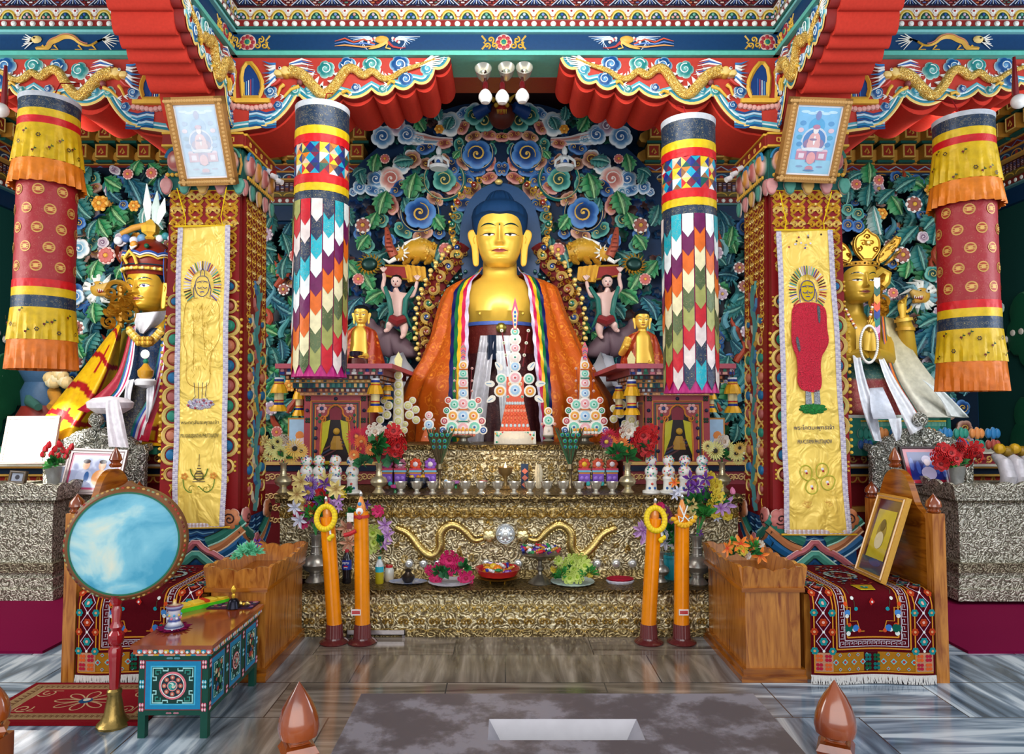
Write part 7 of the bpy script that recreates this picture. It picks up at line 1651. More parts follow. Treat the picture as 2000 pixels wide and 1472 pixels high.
# ================= tilted framed pictures at the pillar tops =================
def tilt_picture(c4,Yt,Yb,label,pale):
 (a,b,c_,d)=c4
 A,B,Cc,Dd=P(*a,Yt),P(*b,Yt),P(*c_,Yb),P(*d,Yb);o=(A+B+Cc+Dd)/4;u_=((B-A)+(Cc-Dd)).normalized();v_=((A-Dd)+(B-Cc)).normalized();w_=u_.cross(v_);w_=-w_ if w_.dot(cam.location-o)<0 else w_
 v_=(v_-u_*v_.dot(u_)).normalized()
 W_=((B-A).length+(Cc-Dd).length)/2;H_=((A-Dd).length+(B-Cc).length)/2;fr=F(o,u_,v_,w_)
 t=thing('framed_picture',label,'picture',o);m=M();bw=.05
 for q in((-W_/2,W_/2,H_/2-bw,H_/2),(-W_/2,W_/2,-H_/2,-H_/2+bw),(-W_/2,-W_/2+bw,-H_/2,H_/2),(W_/2-bw,W_/2,-H_/2,H_/2)):
  m.fbox(fr,q[0],q[1],q[2],q[3],-.06,.012,'#a8783c')
 rr=random.Random(2)
 for i in range(90):
  f=i/90*4;e=int(f);g=f-e-.5
  x,y=((g*W_,H_/2-bw/2),(W_/2-bw/2,g*H_),(g*W_,-H_/2+bw/2),(-W_/2+bw/2,g*H_))[e];m.disc(fr,x,y,.012,.012,'#c89a5c',6,.004)
 gf=obj('gilt_frame',m,m_paint,t,smooth=False)
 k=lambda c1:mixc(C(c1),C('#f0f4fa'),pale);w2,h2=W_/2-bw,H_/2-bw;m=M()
 m.rect(fr,-w2,w2,-h2,h2,.0,'#f0eef4');m.rect(fr,-w2*.93,w2*.93,-h2*.95,h2*.95,.001,k('#6ab8e8'));m.rect(fr,-w2*.93,w2*.93,-h2*.95,-h2*.55,.0015,k('#8cc8e4'))
 D_=lambda x,y,r_,c1,ry=None,l=.002:m.disc(fr,x*w2,y*h2,r_*w2,l,k(c1),18,0,ry=(ry or r_)*w2)
 for i in range(5):D_(-.6+.3*i,.82-.04*(i%2),.2,'#b8e0f4',.06,.0018)
 D_(0,.42,.36,'#28a0d8');D_(0,.72,.12,'#6a7ab8',.2,.0024);D_(0,-.02,.58,'#c8d4e4',.62,.0022);D_(0,.0,.5,'#1c78c0',.5,.0026);D_(0,-.08,.46,'#8a6a98',.26,.0030)
 D_(0,.0,.27,'#e8a8a8',.38,.0034);D_(0,-.12,.3,'#e8b0b0',.26,.0035);D_(0,.30,.12,'#f0e8e8',.15,.0040);D_(0,.40,.16,'#b86c90',.1,.0042);D_(0,.02,.05,'#f4f0f0',.2,.0044);D_(-.05,.04,.16,'#8a6a90',.05,.0046)
 for e in(-1,1):
  for q in range(5):D_(e*(.62+.06*math.sin(q)),.5-q*.2,.13,('#2c8cc8','#e0c0d0','#2c98c0')[q%3],.1,.0028)
  m.rect(fr,e*w2*.45-w2*.24,e*w2*.45+w2*.24,-h2*.55,-h2*.3,.003,k('#c87c98'));m.rect(fr,e*w2*.45-w2*.12,e*w2*.45+w2*.12,-h2*.5,-h2*.36,.0034,k('#e8d8e4'))
  D_(e*.45,-.75,.16,'#7a98c0',.05)
 D_(0,-.24,.5,'#e4e8f0',.08,.0036);m.rect(fr,-w2*.22,w2*.22,-h2*.62,-h2*.3,.0038,k('#8a6aa0'));D_(0,-.5,.2,'#e89a9c',.26,.0042);D_(0,-.8,.18,'#c87c90',.12,.004);D_(0,-.86,.26,'#3c78b0',.04,.0044)
 obj('print',m,m_gloss,gf,smooth=False);return t
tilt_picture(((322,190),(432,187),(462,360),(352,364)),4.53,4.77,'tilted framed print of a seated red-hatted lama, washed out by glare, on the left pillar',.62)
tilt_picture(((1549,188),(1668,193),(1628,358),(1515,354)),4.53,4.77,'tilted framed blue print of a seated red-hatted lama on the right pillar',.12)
# ================= things on the altar =================
def base(px,py,z):return PZ(px,max(py,953)if z==ZU else py,z)
ZT,ZU,ZS=1.30,.952,.33
def discs(m,fr,lst,Sx):
 for x,y,r,c,c2 in lst:
  m.disc(fr,x*Sx,y*Sx,r*Sx,.0,'#f4efe6',16,.006);m.disc(fr,x*Sx,y*Sx,r*Sx*.72,.005,c,14,.004);m.disc(fr,x*Sx,y*Sx,r*Sx*.38,.009,mixc(C(c),C('#ffffff'),.5),12,.002);m.disc(fr,x*Sx,y*Sx,r*Sx*.18,.011,c2,8,.003)
PKc,AQ,OR,SB,GN,BL,RD='#f0b0b8','#7cd0b8','#f0a838','#a8d0f0','#2a9c74','#1c5ca8','#d84c40'
m_butter=vc('coloured_butter',.45,0,.05,60)
def torma(px,y0,y1,Y,kind,label):
 s=S(Y);b=P(px,y1,Y);t=thing('offering_sculpture',label,'offering',b,None);fr=F(b+Vector((0,-.02,0)));h=y1-y0
 m=M()
 if kind=='tower':fr=F(b+Vector((0,-.04,0)))
 if kind=='tower':
  m.lathe(b,[(16*s,0),(19*s,3*s),(9*s,7*s),(8*s,12*s),(19*s,16*s),(20*s,19*s)],24,'#9a9484');obj('metal_cup',m,m_metal,t);m=M()
  m.lathe(b,[(24*s,19*s),(26*s,40*s),(20*s,70*s),(10*s,90*s),(8*s,160*s),(5*s,172*s)],20,'#f0e4d8',sy=.14)
  m.ext(fr,[(-3*s,165*s),(3*s,165*s),(6*s,186*s),(0,200*s),(-6*s,186*s)],0,.015,'#e85c78')
  for k in range(6):m.stroke(fr,[(-4*s,(168+k*4)*s),(0,(172+k*4)*s),(4*s,(168+k*4)*s)],1.6*s,.016,('#2a50a0','#e87838','#2a9c74')[k%3])
  L1=[(0,154,9,OR,RD),(0,138,9,AQ,GN),(0,120,10,PKc,RD),(0,100,10,SB,BL),(0,80,12,PKc,RD),(-17,78,11,AQ,GN),(17,78,11,AQ,GN),(0,56,13,SB,BL),(-20,56,12,OR,RD),(20,56,12,OR,RD),(0,32,14,PKc,OR),(-22,34,14,AQ,BL),(22,34,14,AQ,BL)]
  for e in(-1,1):L1+=[(e*29,86,7,RD,RD),(e*32,66,7,GN,BL),(e*36,46,8,'#c04858',RD),(e*39,28,8,BL,BL)]+[(e*17,y,2.6,RD,WHITE)for y in(104,124,148)]
  discs(m,fr,L1,s)
  for y in(146,129,110,68,45):m.stroke(fr,[(-9*s,y*s),(9*s,y*s)],2.5*s,.014,'#2a9c84' if y%2 else '#e87838',h=.006)
  for e in(-1,1):m.tube([fr.p(e*13*s,70*s,0),fr.p(e*16*s,148*s,0)],.6*s,5,'#8a2c34')
  for k in range(7):
   for l in range(3):m.disc(fr,(k-3)*7*s,(19+l*5)*s,3.3*s,.012+.002*l,('#c86a50','#f4f0e8',OR)[l],8,.004)
 elif kind=='great':
  m.box(b.x-40*s,b.x+40*s,b.y-.05,b.y+.1,b.z,b.z+24*s,'#f4ecd8');m.lathe(b,[(42*s,0),(40*s,14*s),(34*s,22*s)],24,'#f0e0c8',sy=.5)
  rr=random.Random(1)
  for k in range(70):m.disc(fr,rr.uniform(-38,38)*s,rr.uniform(3,22)*s,2.2*s,.035,rr.choice([AQ,OR,RD,SB,GN]),6,.003)
  m.ext(fr,[(-30*s,24*s),(30*s,24*s),(17*s,84*s),(17*s,130*s),(-17*s,130*s),(-17*s,84*s)],-.05,.0,'#e0562c')
  for l in range(8):
   for k in range(7):w_=26-l*1.5;m.disc(fr,(k-3)*w_/3*s,(28+l*7.2)*s,3*s,.0,('#e87040','#c8dce4','#f0a080')[l%3]if l%2 else '#e8602c',8,.01,ry=3.6*s)
  discs(m,fr,[(0,128,13,PKc,RD),(0,104,13,SB,BL),(-27,126,11,AQ,GN),(27,126,11,AQ,GN),(-29,102,12,OR,RD),(29,102,12,OR,RD),(0,150,11,SB,BL),(0,168,12,'#f4e4dc',GN),(0,186,10,PKc,RD),(0,203,12,'#f4e4dc',GN),(0,218,9,AQ,OR),(-14,91,3,GN,GN),(14,91,3,GN,GN),(-10,116,4,OR,RD),(10,116,4,OR,RD)],s)
  for e in(-1,1):
   for(x,y,an)in((30,148,.9),(46,116,.1),(44,88,-.6)):
    ca,sa=math.cos(an),math.sin(an);q=[((x+u2*ca-v2*sa)*s,(y+u2*sa+v2*ca)*s)for u2,v2 in((-8,0),(-2,7),(8,5),(15,0),(8,-5),(-2,-7))];m.ext(fr,smooth([(e*a,b_)for a,b_ in q],1,close=True),0,.008,'#ece8dc');m.stroke(fr,[(e*x*s,y*s),(e*(x+10*math.cos(an))*s,(y+10*math.sin(an))*s)],1.5*s,.01,'#5a9cc8')
   for k,(x,y)in enumerate(((18,172),(22,196),(26,220))):m.disc(fr,e*x*s,y*s,3.4*s,.008,'#f0ecd8',10,.006);m.disc(fr,e*x*s,y*s,1.4*s,.014,'#4a7a3c',6,.002)
   m.stroke(fr,[(e*15*s,150*s),(e*26*s,222*s)],2.6*s,.004,'#8a2c34',h=.006)
  m.ext(fr,[(-3*s,222*s),(3*s,222*s),(7*s,256*s),(0,286*s),(-7*s,256*s)],0,.014,'#e8406c');m.ext(fr,[(-2*s,224*s),(2*s,224*s),(5*s,254*s),(0,268*s),(-5*s,254*s)],.014,.018,'#f4e0a0')
  for k in range(4):m.disc(fr,0,(232+8*k)*s,2.4*s,.018,'#2a6ab8',8,.003,ry=3.4*s)
 elif kind=='pale':
  Yl='#e8e48c';f2=F(b+Vector((0,-.02,0)))
  m.lathe(b,[(14*s,0),(11*s,30*s),(9*s,100*s),(3*s,125*s)],14,'#f0ecc0',sy=.4)
  m.ext(f2,[(-4*s,118*s),(4*s,118*s),(8*s,150*s),(0,165*s),(-8*s,150*s)],0,.012,'#eeeaa8')
  discs(m,f2,[(0,y,9,Yl,Yl)for y in(118,100,84,68,48,30)]+[(e*x,y,r_,Yl,Yl)for e in(-1,1)for x,y,r_ in((19,60,9),(22,42,9),(28,70,7),(34,52,8),(35,32,8),(12,12,7),(14,24,6))],s)
 elif kind=='small':
  m.lathe(b,[(16*s,0),(15*s,5*s),(9*s,22*s),(4*s,34*s)],16,'#e07040',sy=.5);discs(m,fr,[(0,50,8,PKc,RD),(0,32,10,SB,BL),(-10,24,3,GN,BL),(10,24,3,GN,BL),(-6,8,3,PKc,RD),(6,8,3,PKc,RD),(0,14,3,AQ,RD),(-9,41,3,RD,WHITE),(9,41,3,RD,WHITE)],s)
 elif kind=='small2':
  m.lathe(b,[(9*s,0),(12*s,2*s),(5*s,6*s),(12*s,11*s),(12*s,13*s)],18,'#9a9484');m.lathe(b,[(10*s,13*s),(9*s,26*s),(4*s,34*s)],14,'#f0e0d4',sy=.4);discs(m,fr,[(0,59,8,OR,RD),(0,41,11,AQ,GN),(-12,34,3,RD,RD),(12,34,3,RD,RD),(0,22,4,'#e8d8c8',BL)],s)
 else:
  m.lathe(b,[(17*s,0),(17*s,4*s),(11*s,6*s),(10*s,22*s),(12*s,28*s),(9*s,33*s)],18,'#f2eee6');m.ball(b+Vector((0,0,41*s)),12.5*s,'#f4f0ec',18,12);m.ball(b+Vector((0,0,62*s)),11*s,'#f4f0ec',18,12)
  rr=random.Random(int(px))
  for cz_,R_ in((41,12.5),(62,11)):
   for k in range(24):
    a=rr.uniform(-1.3,1.3);e=rr.uniform(-1.2,1.2);d=Vector((math.sin(a)*math.cos(e),-math.cos(a)*math.cos(e),math.sin(e)));m.ball(b+Vector((0,0,cz_*s))+d*R_*s,1.7*s,rr.choice([RD,AQ,OR,BL,'#e070a0',GN]),6,4)
  for x,y,c_ in((-5,10,BL),(5,10,BL),(0,18,RD)):m.ball(b+Vector((x*s,-10*s,y*s)),2.6*s,c_,8,6)
 obj('modelled_body' if kind=='dot' else 'coloured_plaques',m,m_butter,t);return t
torma(1006,580,866,6.12,'great','tallest offering sculpture with red spire and orange tiered body, centre of the top shelf')
torma(905,665,868,6.1,'tower','tall disc-covered offering sculpture on a cup, left of the central one');torma(1142,665,868,6.1,'tower','tall disc-covered offering sculpture on a cup, right of the central one')
torma(838,802,861,6.1,'small','small orange offering sculpture at the left end of the top shelf');torma(1071,793,862,6.1,'small2','small offering sculpture on a cup between the central and right tall ones')
torma(778,686,852,6.45,'pale','pale yellow disc offering sculpture left of the brass top tier');torma(1233,740,850,6.45,'pale','pale yellow offering sculpture half hidden behind the right red bouquet')
for x,l in((598,'outermost left dotted white offering bottle, beside the sunflowers'),(623,'dotted white offering bottle, second from the left end'),(655,'dotted white offering bottle, third from the left end'),(688,'dotted white offering bottle nearest the left brass vase'),(1272,'dotted white offering bottle nearest the right brass vase'),(1306,'dotted white offering bottle, second from the right brass vase'),(1338,'dotted white offering bottle, third from the right brass vase'),(1372,'dotted white offering bottle next to the right sunflowers')):
 torma(x,888,962,5.45,'dot',l)
def vase(px,py,z,h,label,neck=.35,col='#d8cca8',group=None):
 b=base(px,py,z);s=h/100;t=thing('metal_vase',label,'vase',b,group);m=M()
 m.lathe(b,[(20*s,0),(22*s,3*s),(12*s,14*s),(12*s,20*s),(24*s,28*s),(29*s,38*s),(24*s,50*s),(11*s,58*s),(9*s,75*s),(10*s,92*s),(15*s,99*s),(15*s,100*s),(8*s,98*s),(7*s,80*s)],32,col);tb=obj('turned_body',m,m_metal,t)
 m=M()
 for k in(60,74):m.lathe(b,[(11.5*s,k*s),(12*s,(k+1)*s),(11.5*s,(k+2)*s)],24,col)
 obj('neck_ring',m,m_metal,tb);return b+Vector((0,0,h*.97))
v1=vase(740,963,ZU,.235,'brass vase of red flowers at the left end of the water bowls');v2=vase(1226,962,ZU,.235,'brass vase of red flowers at the right end of the water bowls')
v3=vase(553,962,ZU,.235,'brass vase of sunflowers near the left pillar');v4=vase(1411,960,ZU,.235,'brass vase of sunflowers near the right pillar')
v5=vase(616,1136,ZS,.35,'tall pewter vase at the left end of the lower ledge',col='#b4b0a8');v6=vase(1362,1140,ZS,.355,'tall pewter vase at the right end of the lower ledge',col='#b4b0a8');v7=vase(1291,1136,ZS,.22,'small pewter vase between the right orange candles',col='#b4b0a8')
bouquet('bouquet of red, crimson and orange flowers in the left brass vase','flowers',v1,5.4,[('b',712,905,26),('b',768,905,26),('g',740,890,34),('g',735,870,34),('crimson',695,852,17),('crimson',707,876,13),('crimson',720,846,14),('orange',705,862,12),('orange',692,888,10),('orange',700,896,9),('orange',724,878,10),('white',732,842,13),('white',745,845,11),('red',742,862,14),('red',775,855,14),('red',768,842,12),('red',752,872,12),('red',780,870,13),('red',773,885,10),('red',760,858,12)],stems=[(735,885),(745,880),(725,890)])
bouquet('bouquet of red, magenta and orange daisies in the right brass vase','flowers',v2,5.4,[('g',1222,895,34),('b',1250,880,32),('g',1205,885,26),('crimson',1188,852,15),('crimson',1200,875,15),('crimson',1238,850,13),('orange',1195,863,12),('orange',1215,865,13),('orange',1228,876,10),('white',1225,840,13),('orange',1222,845,12),('crimson',1210,848,13),('red',1255,850,14),('red',1268,858,13),('red',1262,875,13),('red',1272,842,11),('red',1247,862,12),('plum_daisy',1184,862,12)],stems=[(1220,885),(1235,880)])
bouquet('bouquet of pale yellow dark-eyed sunflowers beside the left pillar','flowers',v3,5.42,[('g',555,895,24),('sun',536,872,17),('sun',548,884,14),('sun',528,886,13),('sun2',575,875,17),('sun2',568,888,15),('sun2',588,880,12),('white',556,862,11),('cream',519,862,11),('sun',543,862,10)],stems=[(550,895)])
bouquet('bouquet of pale yellow dark-eyed sunflowers beside the right pillar','flowers',v4,5.42,[('g',1412,895,24),('sun',1396,880,16),('sun',1420,877,16),('sun',1438,884,14),('sun',1383,872,11),('white',1412,862,11),('sun2',1444,874,11),('sun',1404,866,10),('sun',1440,897,10)],stems=[(1412,893)])
bouquet('large bouquet of purple daisies and mixed blooms in the tall left vase','flowers',v5,5.18,[('y',610,1010,34),('g',640,985,34),('cream',588,940,18),('cream',580,965,16),('cream',640,940,20),('cream',656,955,16),('cream',592,985,14),('purple_daisy',606,945,16),('purple_daisy',603,960,14),('plum_daisy',592,978,15),('plum_daisy',606,1004,15),('violet',634,945,12),('rosebud',641,955,10),('red',629,962,10),('red',604,992,11),('lilac',648,985,12),('lilac',660,975,10),('lilac',664,990,9),('lily',575,990,12),('lily',585,1015,14),('pink',584,1003,8),('pink',592,1022,8),('crimson',640,975,8),('violet',620,980,9),('yellow',668,965,7),('g',680,960,14)],stems=[(606,1000),(614,990),(625,985),(598,1010)])
bouquet('large bouquet of yellow roses, violet sprays and lilies in the tall right vase','flowers',v6,5.18,[('y',1375,1010,34),('g',1390,980,36),('g',1360,985,30),('yellow',1397,948,11),('yellow',1388,933,10),('yellow',1402,970,11),('yellow',1391,986,10),('yellow',1396,1000,9),('yellow',1420,1006,8),('violet',1348,935,14),('violet',1378,935,13),('violet',1345,955,12),('violet',1372,965,12),('violet',1366,1040,7),('orangelily',1317,942,9),('lilac',1417,985,17),('lilac',1408,992,13),('peach',1362,990,14),('peach',1365,1010,14),('cream',1350,985,13),('cream',1350,1008,12),('rosebud',1432,962,11),('lily',1318,965,10),('lily',1325,958,9),('violet',1360,950,12),('plum_daisy',1390,955,8),('lily',1400,1010,8)],stems=[(1385,990),(1395,960),(1400,975),(1370,980)])
wb=PZ(783,964,ZU);t0=thing('water_bowl','','bowl',wb,'row of metal water bowls on the altar shelf');m=M();s=S(5.4)
m.lathe(wb,[(7*s,0),(7.5*s,1.5*s),(4*s,4*s),(4.5*s,8*s),(9*s,12*s),(11*s,20*s),(12.5*s,23*s),(10.5*s,20*s)],28,'#ece8dc');sc0=obj('stemmed_cup',m,m_metal,t0);m=M();m.lathe(wb,[(10*s,18.8*s),(.001,19*s)],24,'#d8e0e4');obj('water',m,m_gloss,sc0)
lb=['first','second','third','fourth','fifth','sixth','seventh']
for i,x in enumerate((783,814,845,877,909,940,972,1004,1035,1068,1100,1131,1164,1196)):
 l='%s water bowl from the %s brass vase'%(lb[i]if i<7 else lb[13-i],'left' if i<7 else 'right')
 if i==0:t0['label']=l
 else:copy_tree(t0,PZ(x,964,ZU),l)
def simple(name,label,cat,px,py,z,build,mat,part='body',group=None):
 b=base(px,py,z);t=thing(name,label,cat,b,group);m=M();build(m,b);obj(part,m,mat,t);return t,b
def lamp(m,b):s=.0043;m.lathe(b,[(11*s,0),(12*s,2*s),(4*s,7*s),(3*s,20*s),(5*s,24*s),(12*s,30*s),(15*s,42*s),(13*s,40*s),(.01,37*s)],28,'#b89c68')
t,b=simple('butter_lamp','lit brass butter lamp with a small flame at the middle of the altar shelf','lamp',987,955,ZU,lamp,m_metal,'stemmed_cup')
m=M();m.lathe(b+Vector((0,0,.165)),[(.002,0),(.011,.012),(.008,.03),(.001,.055)],12,'#ffd890');obj('flame',m,m_emit,t)
light('butter_lamp_flame','POINT',tuple(b+Vector((0,-.06,.22))),(0,0,0),2.2,(1,.75,.4),shadow_soft_size=.02)
def blackbowl(m,b):m.lathe(b,[(.05,0),(.08,.01),(.105,.05),(.10,.09),(.09,.095),(.08,.085),(.01,.085)],28,'#10182c');[m.ball(b+Vector((.05*math.cos(k),.04*math.sin(k*1.7),.095)),.018,('#e8a01c','#d8c060','#c88a1c')[k%3],8,6)for k in range(16)]
simple('black_offering_bowl','black bowl heaped with golden offerings behind the water bowls','bowl',816,946,ZU,blackbowl,m_gloss)
for x,e in((858,'left'),(1114,'right')):
 b=base(x,948,ZU);t=thing('peacock_fan','peacock feather fan standing in a stemmed holder, %s of the butter lamp'%e,'fan',b);m=M()
 m.lathe(b,[(.035,0),(.012,.03),(.012,.13),(.03,.16),(.02,.2)],16,'#8a7a5c');obj('holder',m,m_metal,t);m=M();rr=random.Random(x)
 for k in range(70):
  a=rr.uniform(-.42,.42);l=rr.uniform(.2,.34);p=b+Vector((0,rr.uniform(-.01,.01),.17));m.tube([p,p+Vector((math.sin(a)*l*.5,0,l*.55)),p+Vector((math.sin(a)*l*.95,0,l))],[.006,.011,.003],4,rr.choice(['#3a4a2c','#4a3c24','#1f5a3c','#5a4a30']))
 for l_,n_ in((.19,3),(.24,3),(.29,4)):
  for k in range(n_):f_=F(b+Vector((0,-.015,0)));x_=(k-(n_-1)/2)*.045;z_=.15+l_;m.disc(f_,x_,z_,.018,0,'#1f9c64',10,.003);m.disc(f_,x_,z_,.011,.003,'#1c70a8',8,.002);m.disc(f_,x_,z_,.006,.005,'#0a1030',6,.001)
 obj('feathers',m,m_leaf,t)
def shrinelet(topc,l,x):
 def f_(m,b):
  m.lathe(b,[(.03,0),(.02,.02),(.045,.05)],14,'#6a3c20');m.box(b.x-.045,b.x+.045,b.y-.03,b.y+.03,b.z+.05,b.z+.12,'#7a4cb8');m.box(b.x-.045,b.x+.045,b.y-.03,b.y+.03,b.z+.12,b.z+.135,'#c87830')
  m.box(b.x-.05,b.x+.05,b.y-.035,b.y+.035,b.z+.135,b.z+.15,'#6ab8d8');m.box(b.x-.05,b.x+.05,b.y-.035,b.y+.035,b.z+.15,b.z+.165,'#c83c5c');fr=F(b+Vector((0,-.02,.20)))
  for k in range(7):m.disc(fr,.032*math.cos(k*.9),.032*math.sin(k*.9),.020,.0,topc,8,.012)
  m.disc(fr,0,0,.022,.012,'#e8d8e0' if topc!='#c84428' else '#e8b830',8,.008)
  for e in(-1,1):m.disc(F(b+Vector((0,-.032,0))),e*.03,.04,.02,0,'#3ab0b0',8,.01);m.disc(F(b+Vector((0,-.032,0))),e*.02,.085,.018,0,'#9c74d8',8,.006)
 simple('painted_offering_stand',l,'offering',x,945,ZU,f_,m_paint)
for x,c_,l in((756,'#8a3c70','purple offering stand just right of the left brass vase'),(782,'#b0607c','dusty pink topped offering stand, third left of the left feather fan'),(812,'#d84820','red topped offering stand behind the black bowl'),(841,'#8a50b8','violet topped offering stand beside the left feather fan'),(1141,'#c84428','orange topped offering stand beside the right feather fan'),(1168,'#c85034','orange and white topped offering stand, second from the right feather fan'),(1195,'#a83c28','rust topped offering stand nearest the right brass vase')):shrinelet(c_,l,x)
def arch_(m,b):fr=F(b);m.ext(fr,arc(0,.03,.055,0,180,14)+[(-.055,0),(.055,0)],-.02,.01,'#14386c');m.ext(fr,arc(0,.03,.036,0,180,12)+[(-.036,0),(.036,0)],.01,.014,'#e8c0b0')
simple('blue_arched_plaque','small blue arched plaque behind the right water bowls','ornament',1146,950,ZU,arch_,m_paint)
def zig(m,b):fr=F(b);m.ext(fr,[(-.03,0),(.03,0),(.03,.20),(-.03,.20)],-.02,.0,'#1c3050');[m.ext(fr,[(-.026,.03+k*.055),(0,.005+k*.055),(.026,.03+k*.055),(0,.055+k*.055)],0,.006,'#d0705c')for k in range(3)]
simple('zigzag_box','pink and navy diamond-patterned upright ornament right of the butter lamp','ornament',1025,948,ZU,zig,m_paint)
def fluff(m,b):m.lathe(b,[(.02,0),(.03,.02),(.034,.06),(.031,.08),(.035,.12),(.032,.15),(.022,.19),(.001,.2)],26,'#d8ccb0',flute=-.22)
simple('fluffy_white_ornament','fluffy cream upright ornament beside the diamond-patterned one','ornament',1052,948,ZU,fluff,m_cloth)
def pair(c1,c2):
 def f_(m,b):fr=F(b);m.fbox(fr,-.012,.012,0,.02,-.01,.01,'#e8e0d0');discs(m,fr,[(0,5,4.5,c1,c1),(0,13,4.5,c2,c2)],.0043)
 return f_
simple('butter_disc_pair','pair of yellow and white butter discs left of the fan holder','offering',849,950,ZU,pair('#e8d028','#e8d028'),m_butter);simple('butter_disc_pair','pair of blue and pink butter discs right of the fan holder','offering',871,950,ZU,pair('#f0a0a8','#7cb8e8'),m_butter)
def lotusl(c_):
 def f_(m,b):m.lathe(b,[(.012,0),(.01,.02),(.02,.03)],12,'#1f8a4c');m.lathe(b+Vector((0,0,.03)),[(.01,0),(.035,.012),(.04,.03),(.02,.025)],14,c_,flute=-.15)
 return f_
for x,y,z_,c_,l in((943,948,ZU,'#e83c7c','bright pink lotus lamp behind the bowls, left of the flame'),(890,950,ZU,'#b878c8','lilac lotus lamp behind the bowls'),(1322,948,ZU,'#e8d83c','yellow-green lotus lamp between the right offering bottles'),(772,962,ZU,'#d84ca0','magenta silk blossom lying by the left brass vase'),(610,915,1.12,'#e85c90','pink lotus lamp at the left shrine cabinet'),(638,915,1.12,'#e8c83c','yellow lotus lamp at the left shrine cabinet')):simple('lotus_lamp',l,'lamp',x,y,z_,lotusl(c_),m_gloss,'petals')
def flowerplate(px,py,label,blooms,rimc):
 b=base(px,py,ZS);t=thing('plate','lace-edged plate under the '+label,'plate',b);m=M();m.lathe(b,[(.12,0),(.155,.012),(.16,.016),(.12,.008),(.01,.006)],40,rimc,flute=.03);obj('dish',m,m_cloth,t)
 bouquet(label,'flowers',b+Vector((0,0,.016)),b.y,blooms,name='flower_arrangement');return b
flowerplate(879,1138,'low arrangement of bright pink flowers',[('b',878,1122,22),('g',860,1120,22),('g',905,1110,22),('pink',879,1090,13),('pink',878,1108,12),('pink',858,1108,9),('pink',848,1122,9),('pink',868,1094,8),('pink',895,1108,8),('pink',910,1128,12),('pink',852,1132,9),('pink',900,1096,7),('pink',838,1112,7)],'#c8c8d4')
flowerplate(1118,1138,'low arrangement of lime yellow chrysanthemums',[('y',1100,1125,24),('y',1150,1122,26),('g',1120,1115,26),('g',1085,1125,18),('lime',1118,1096,12),('lime',1134,1092,11),('lime',1102,1104,10),('lime',1122,1112,13),('lime',1142,1104,11),('lime',1112,1126,11),('lime',1130,1126,10),('lime',1096,1116,8),('yellow',1152,1118,7),('yellow',1082,1112,6),('lime',1090,1094,7)],'#c8dcd8')
b=base(972,1138,ZS);t=thing('fruit_bowl','shallow gold-rimmed red bowl on short legs holding fruit','bowl',b);m=M()
m.lathe(b,[(.08,.03),(.15,.045),(.165,.055),(.15,.052),(.08,.036)],32,'#c89a30');[m.tube([b+Vector((.07*math.cos(a),.05*math.sin(a),0)),b+Vector((.08*math.cos(a),.06*math.sin(a),.035))],.006,6,'#c89a30')for a in(.7,2.4,3.9,5.5)];obj('gold_stand',m,m_gold,t)
m=M();m.lathe(b,[(.09,.045),(.14,.065),(.165,.11),(.16,.11),(.13,.07),(.05,.055)],32,'#b81c24',flute=.03);obj('bowl',m,m_gloss,t)
for i,(dx,dy,dz,r,c_,n_,l)in enumerate(((-.08,0,.09,.034,'#e8a028','orange_fruit','yellow-orange fruit at the left of the gold-legged bowl'),(.0,-.02,.10,.036,'#e87c18','orange_fruit','orange at the middle of the gold-legged bowl'),(.04,-.07,.085,.034,'#c87c40','orange_fruit','brownish fruit at the front of the gold-legged bowl'),(-.03,.05,.10,.034,'#e8c038','orange_fruit','yellow fruit at the back of the gold-legged bowl'))):
 m=M();m.ball(b+Vector((dx,dy,dz)),r,c_,16,12);m.tube([b+Vector((dx,dy,dz+r*.96)),b+Vector((dx,dy,dz+r*1.1))],.003,5,'#3a5a1c');o=obj(n_,m,m_gloss,label=l,cat='fruit')
def sweets(b,R_,n,z,group,lab,seed):
 rr=random.Random(seed);cols_=[('red','#c81828'),('blue','#1c2c90'),('white','#e8e8ec'),('green','#1c8a4c'),('purple','#6a2c9c'),('gold','#c89030')]
 for i in range(n):
  a=2*PI*i/n+rr.uniform(-.1,.1);q=R_*rr.uniform(.45,.95);nm,c_=cols_[i%6];m=M();p=b+Vector((q*math.cos(a),q*math.sin(a),z+rr.uniform(0,.02)));d=Vector((math.cos(a+1.2),math.sin(a+1.2),rr.uniform(.0,.5))).normalized()
  m.tube([p-d*.032,p-d*.02,p-d*.014,p+d*.014,p+d*.02,p+d*.032],[.012,.004,.012,.012,.004,.012],7,c_);obj('wrapped_sweet',m,m_gloss,label='small %s wrapped sweet heaped in the %s'%(nm,lab),cat='sweet',group=group)
sweets(b,.13,12,.10,'wrapped sweets in the fruit bowl','gold-legged fruit bowl',1)
t,b=simple('pedestal_dish','tall pewter pedestal dish heaped with wrapped sweets','dish',1055,1138,ZS,lambda m,b:m.lathe(b,[(.088,0),(.09,.006),(.05,.04),(.018,.065),(.014,.085),(.028,.10),(.028,.115),(.014,.13),(.016,.16),(.05,.185),(.12,.20),(.165,.225),(.155,.228),(.05,.20),(.01,.198)],36,'#8a8478'),m_metal,'turned_dish')
sweets(b,.15,24,.235,'wrapped sweets on the pedestal dish','tall pewter pedestal dish',2)
def cola(m,b):
 m.lathe(b,[(.03,0,'#101018'),(.034,.01,'#101018'),(.030,.05,'#14101c'),(.034,.10,'#0c0c18'),(.0355,.101,'#14349c'),(.036,.17,'#14349c'),(.034,.171,'#281c28'),(.028,.19,'#181420'),(.014,.22,'#181420'),(.013,.23,'#c82038'),(.014,.245,'#c82038')],28,BLACK)
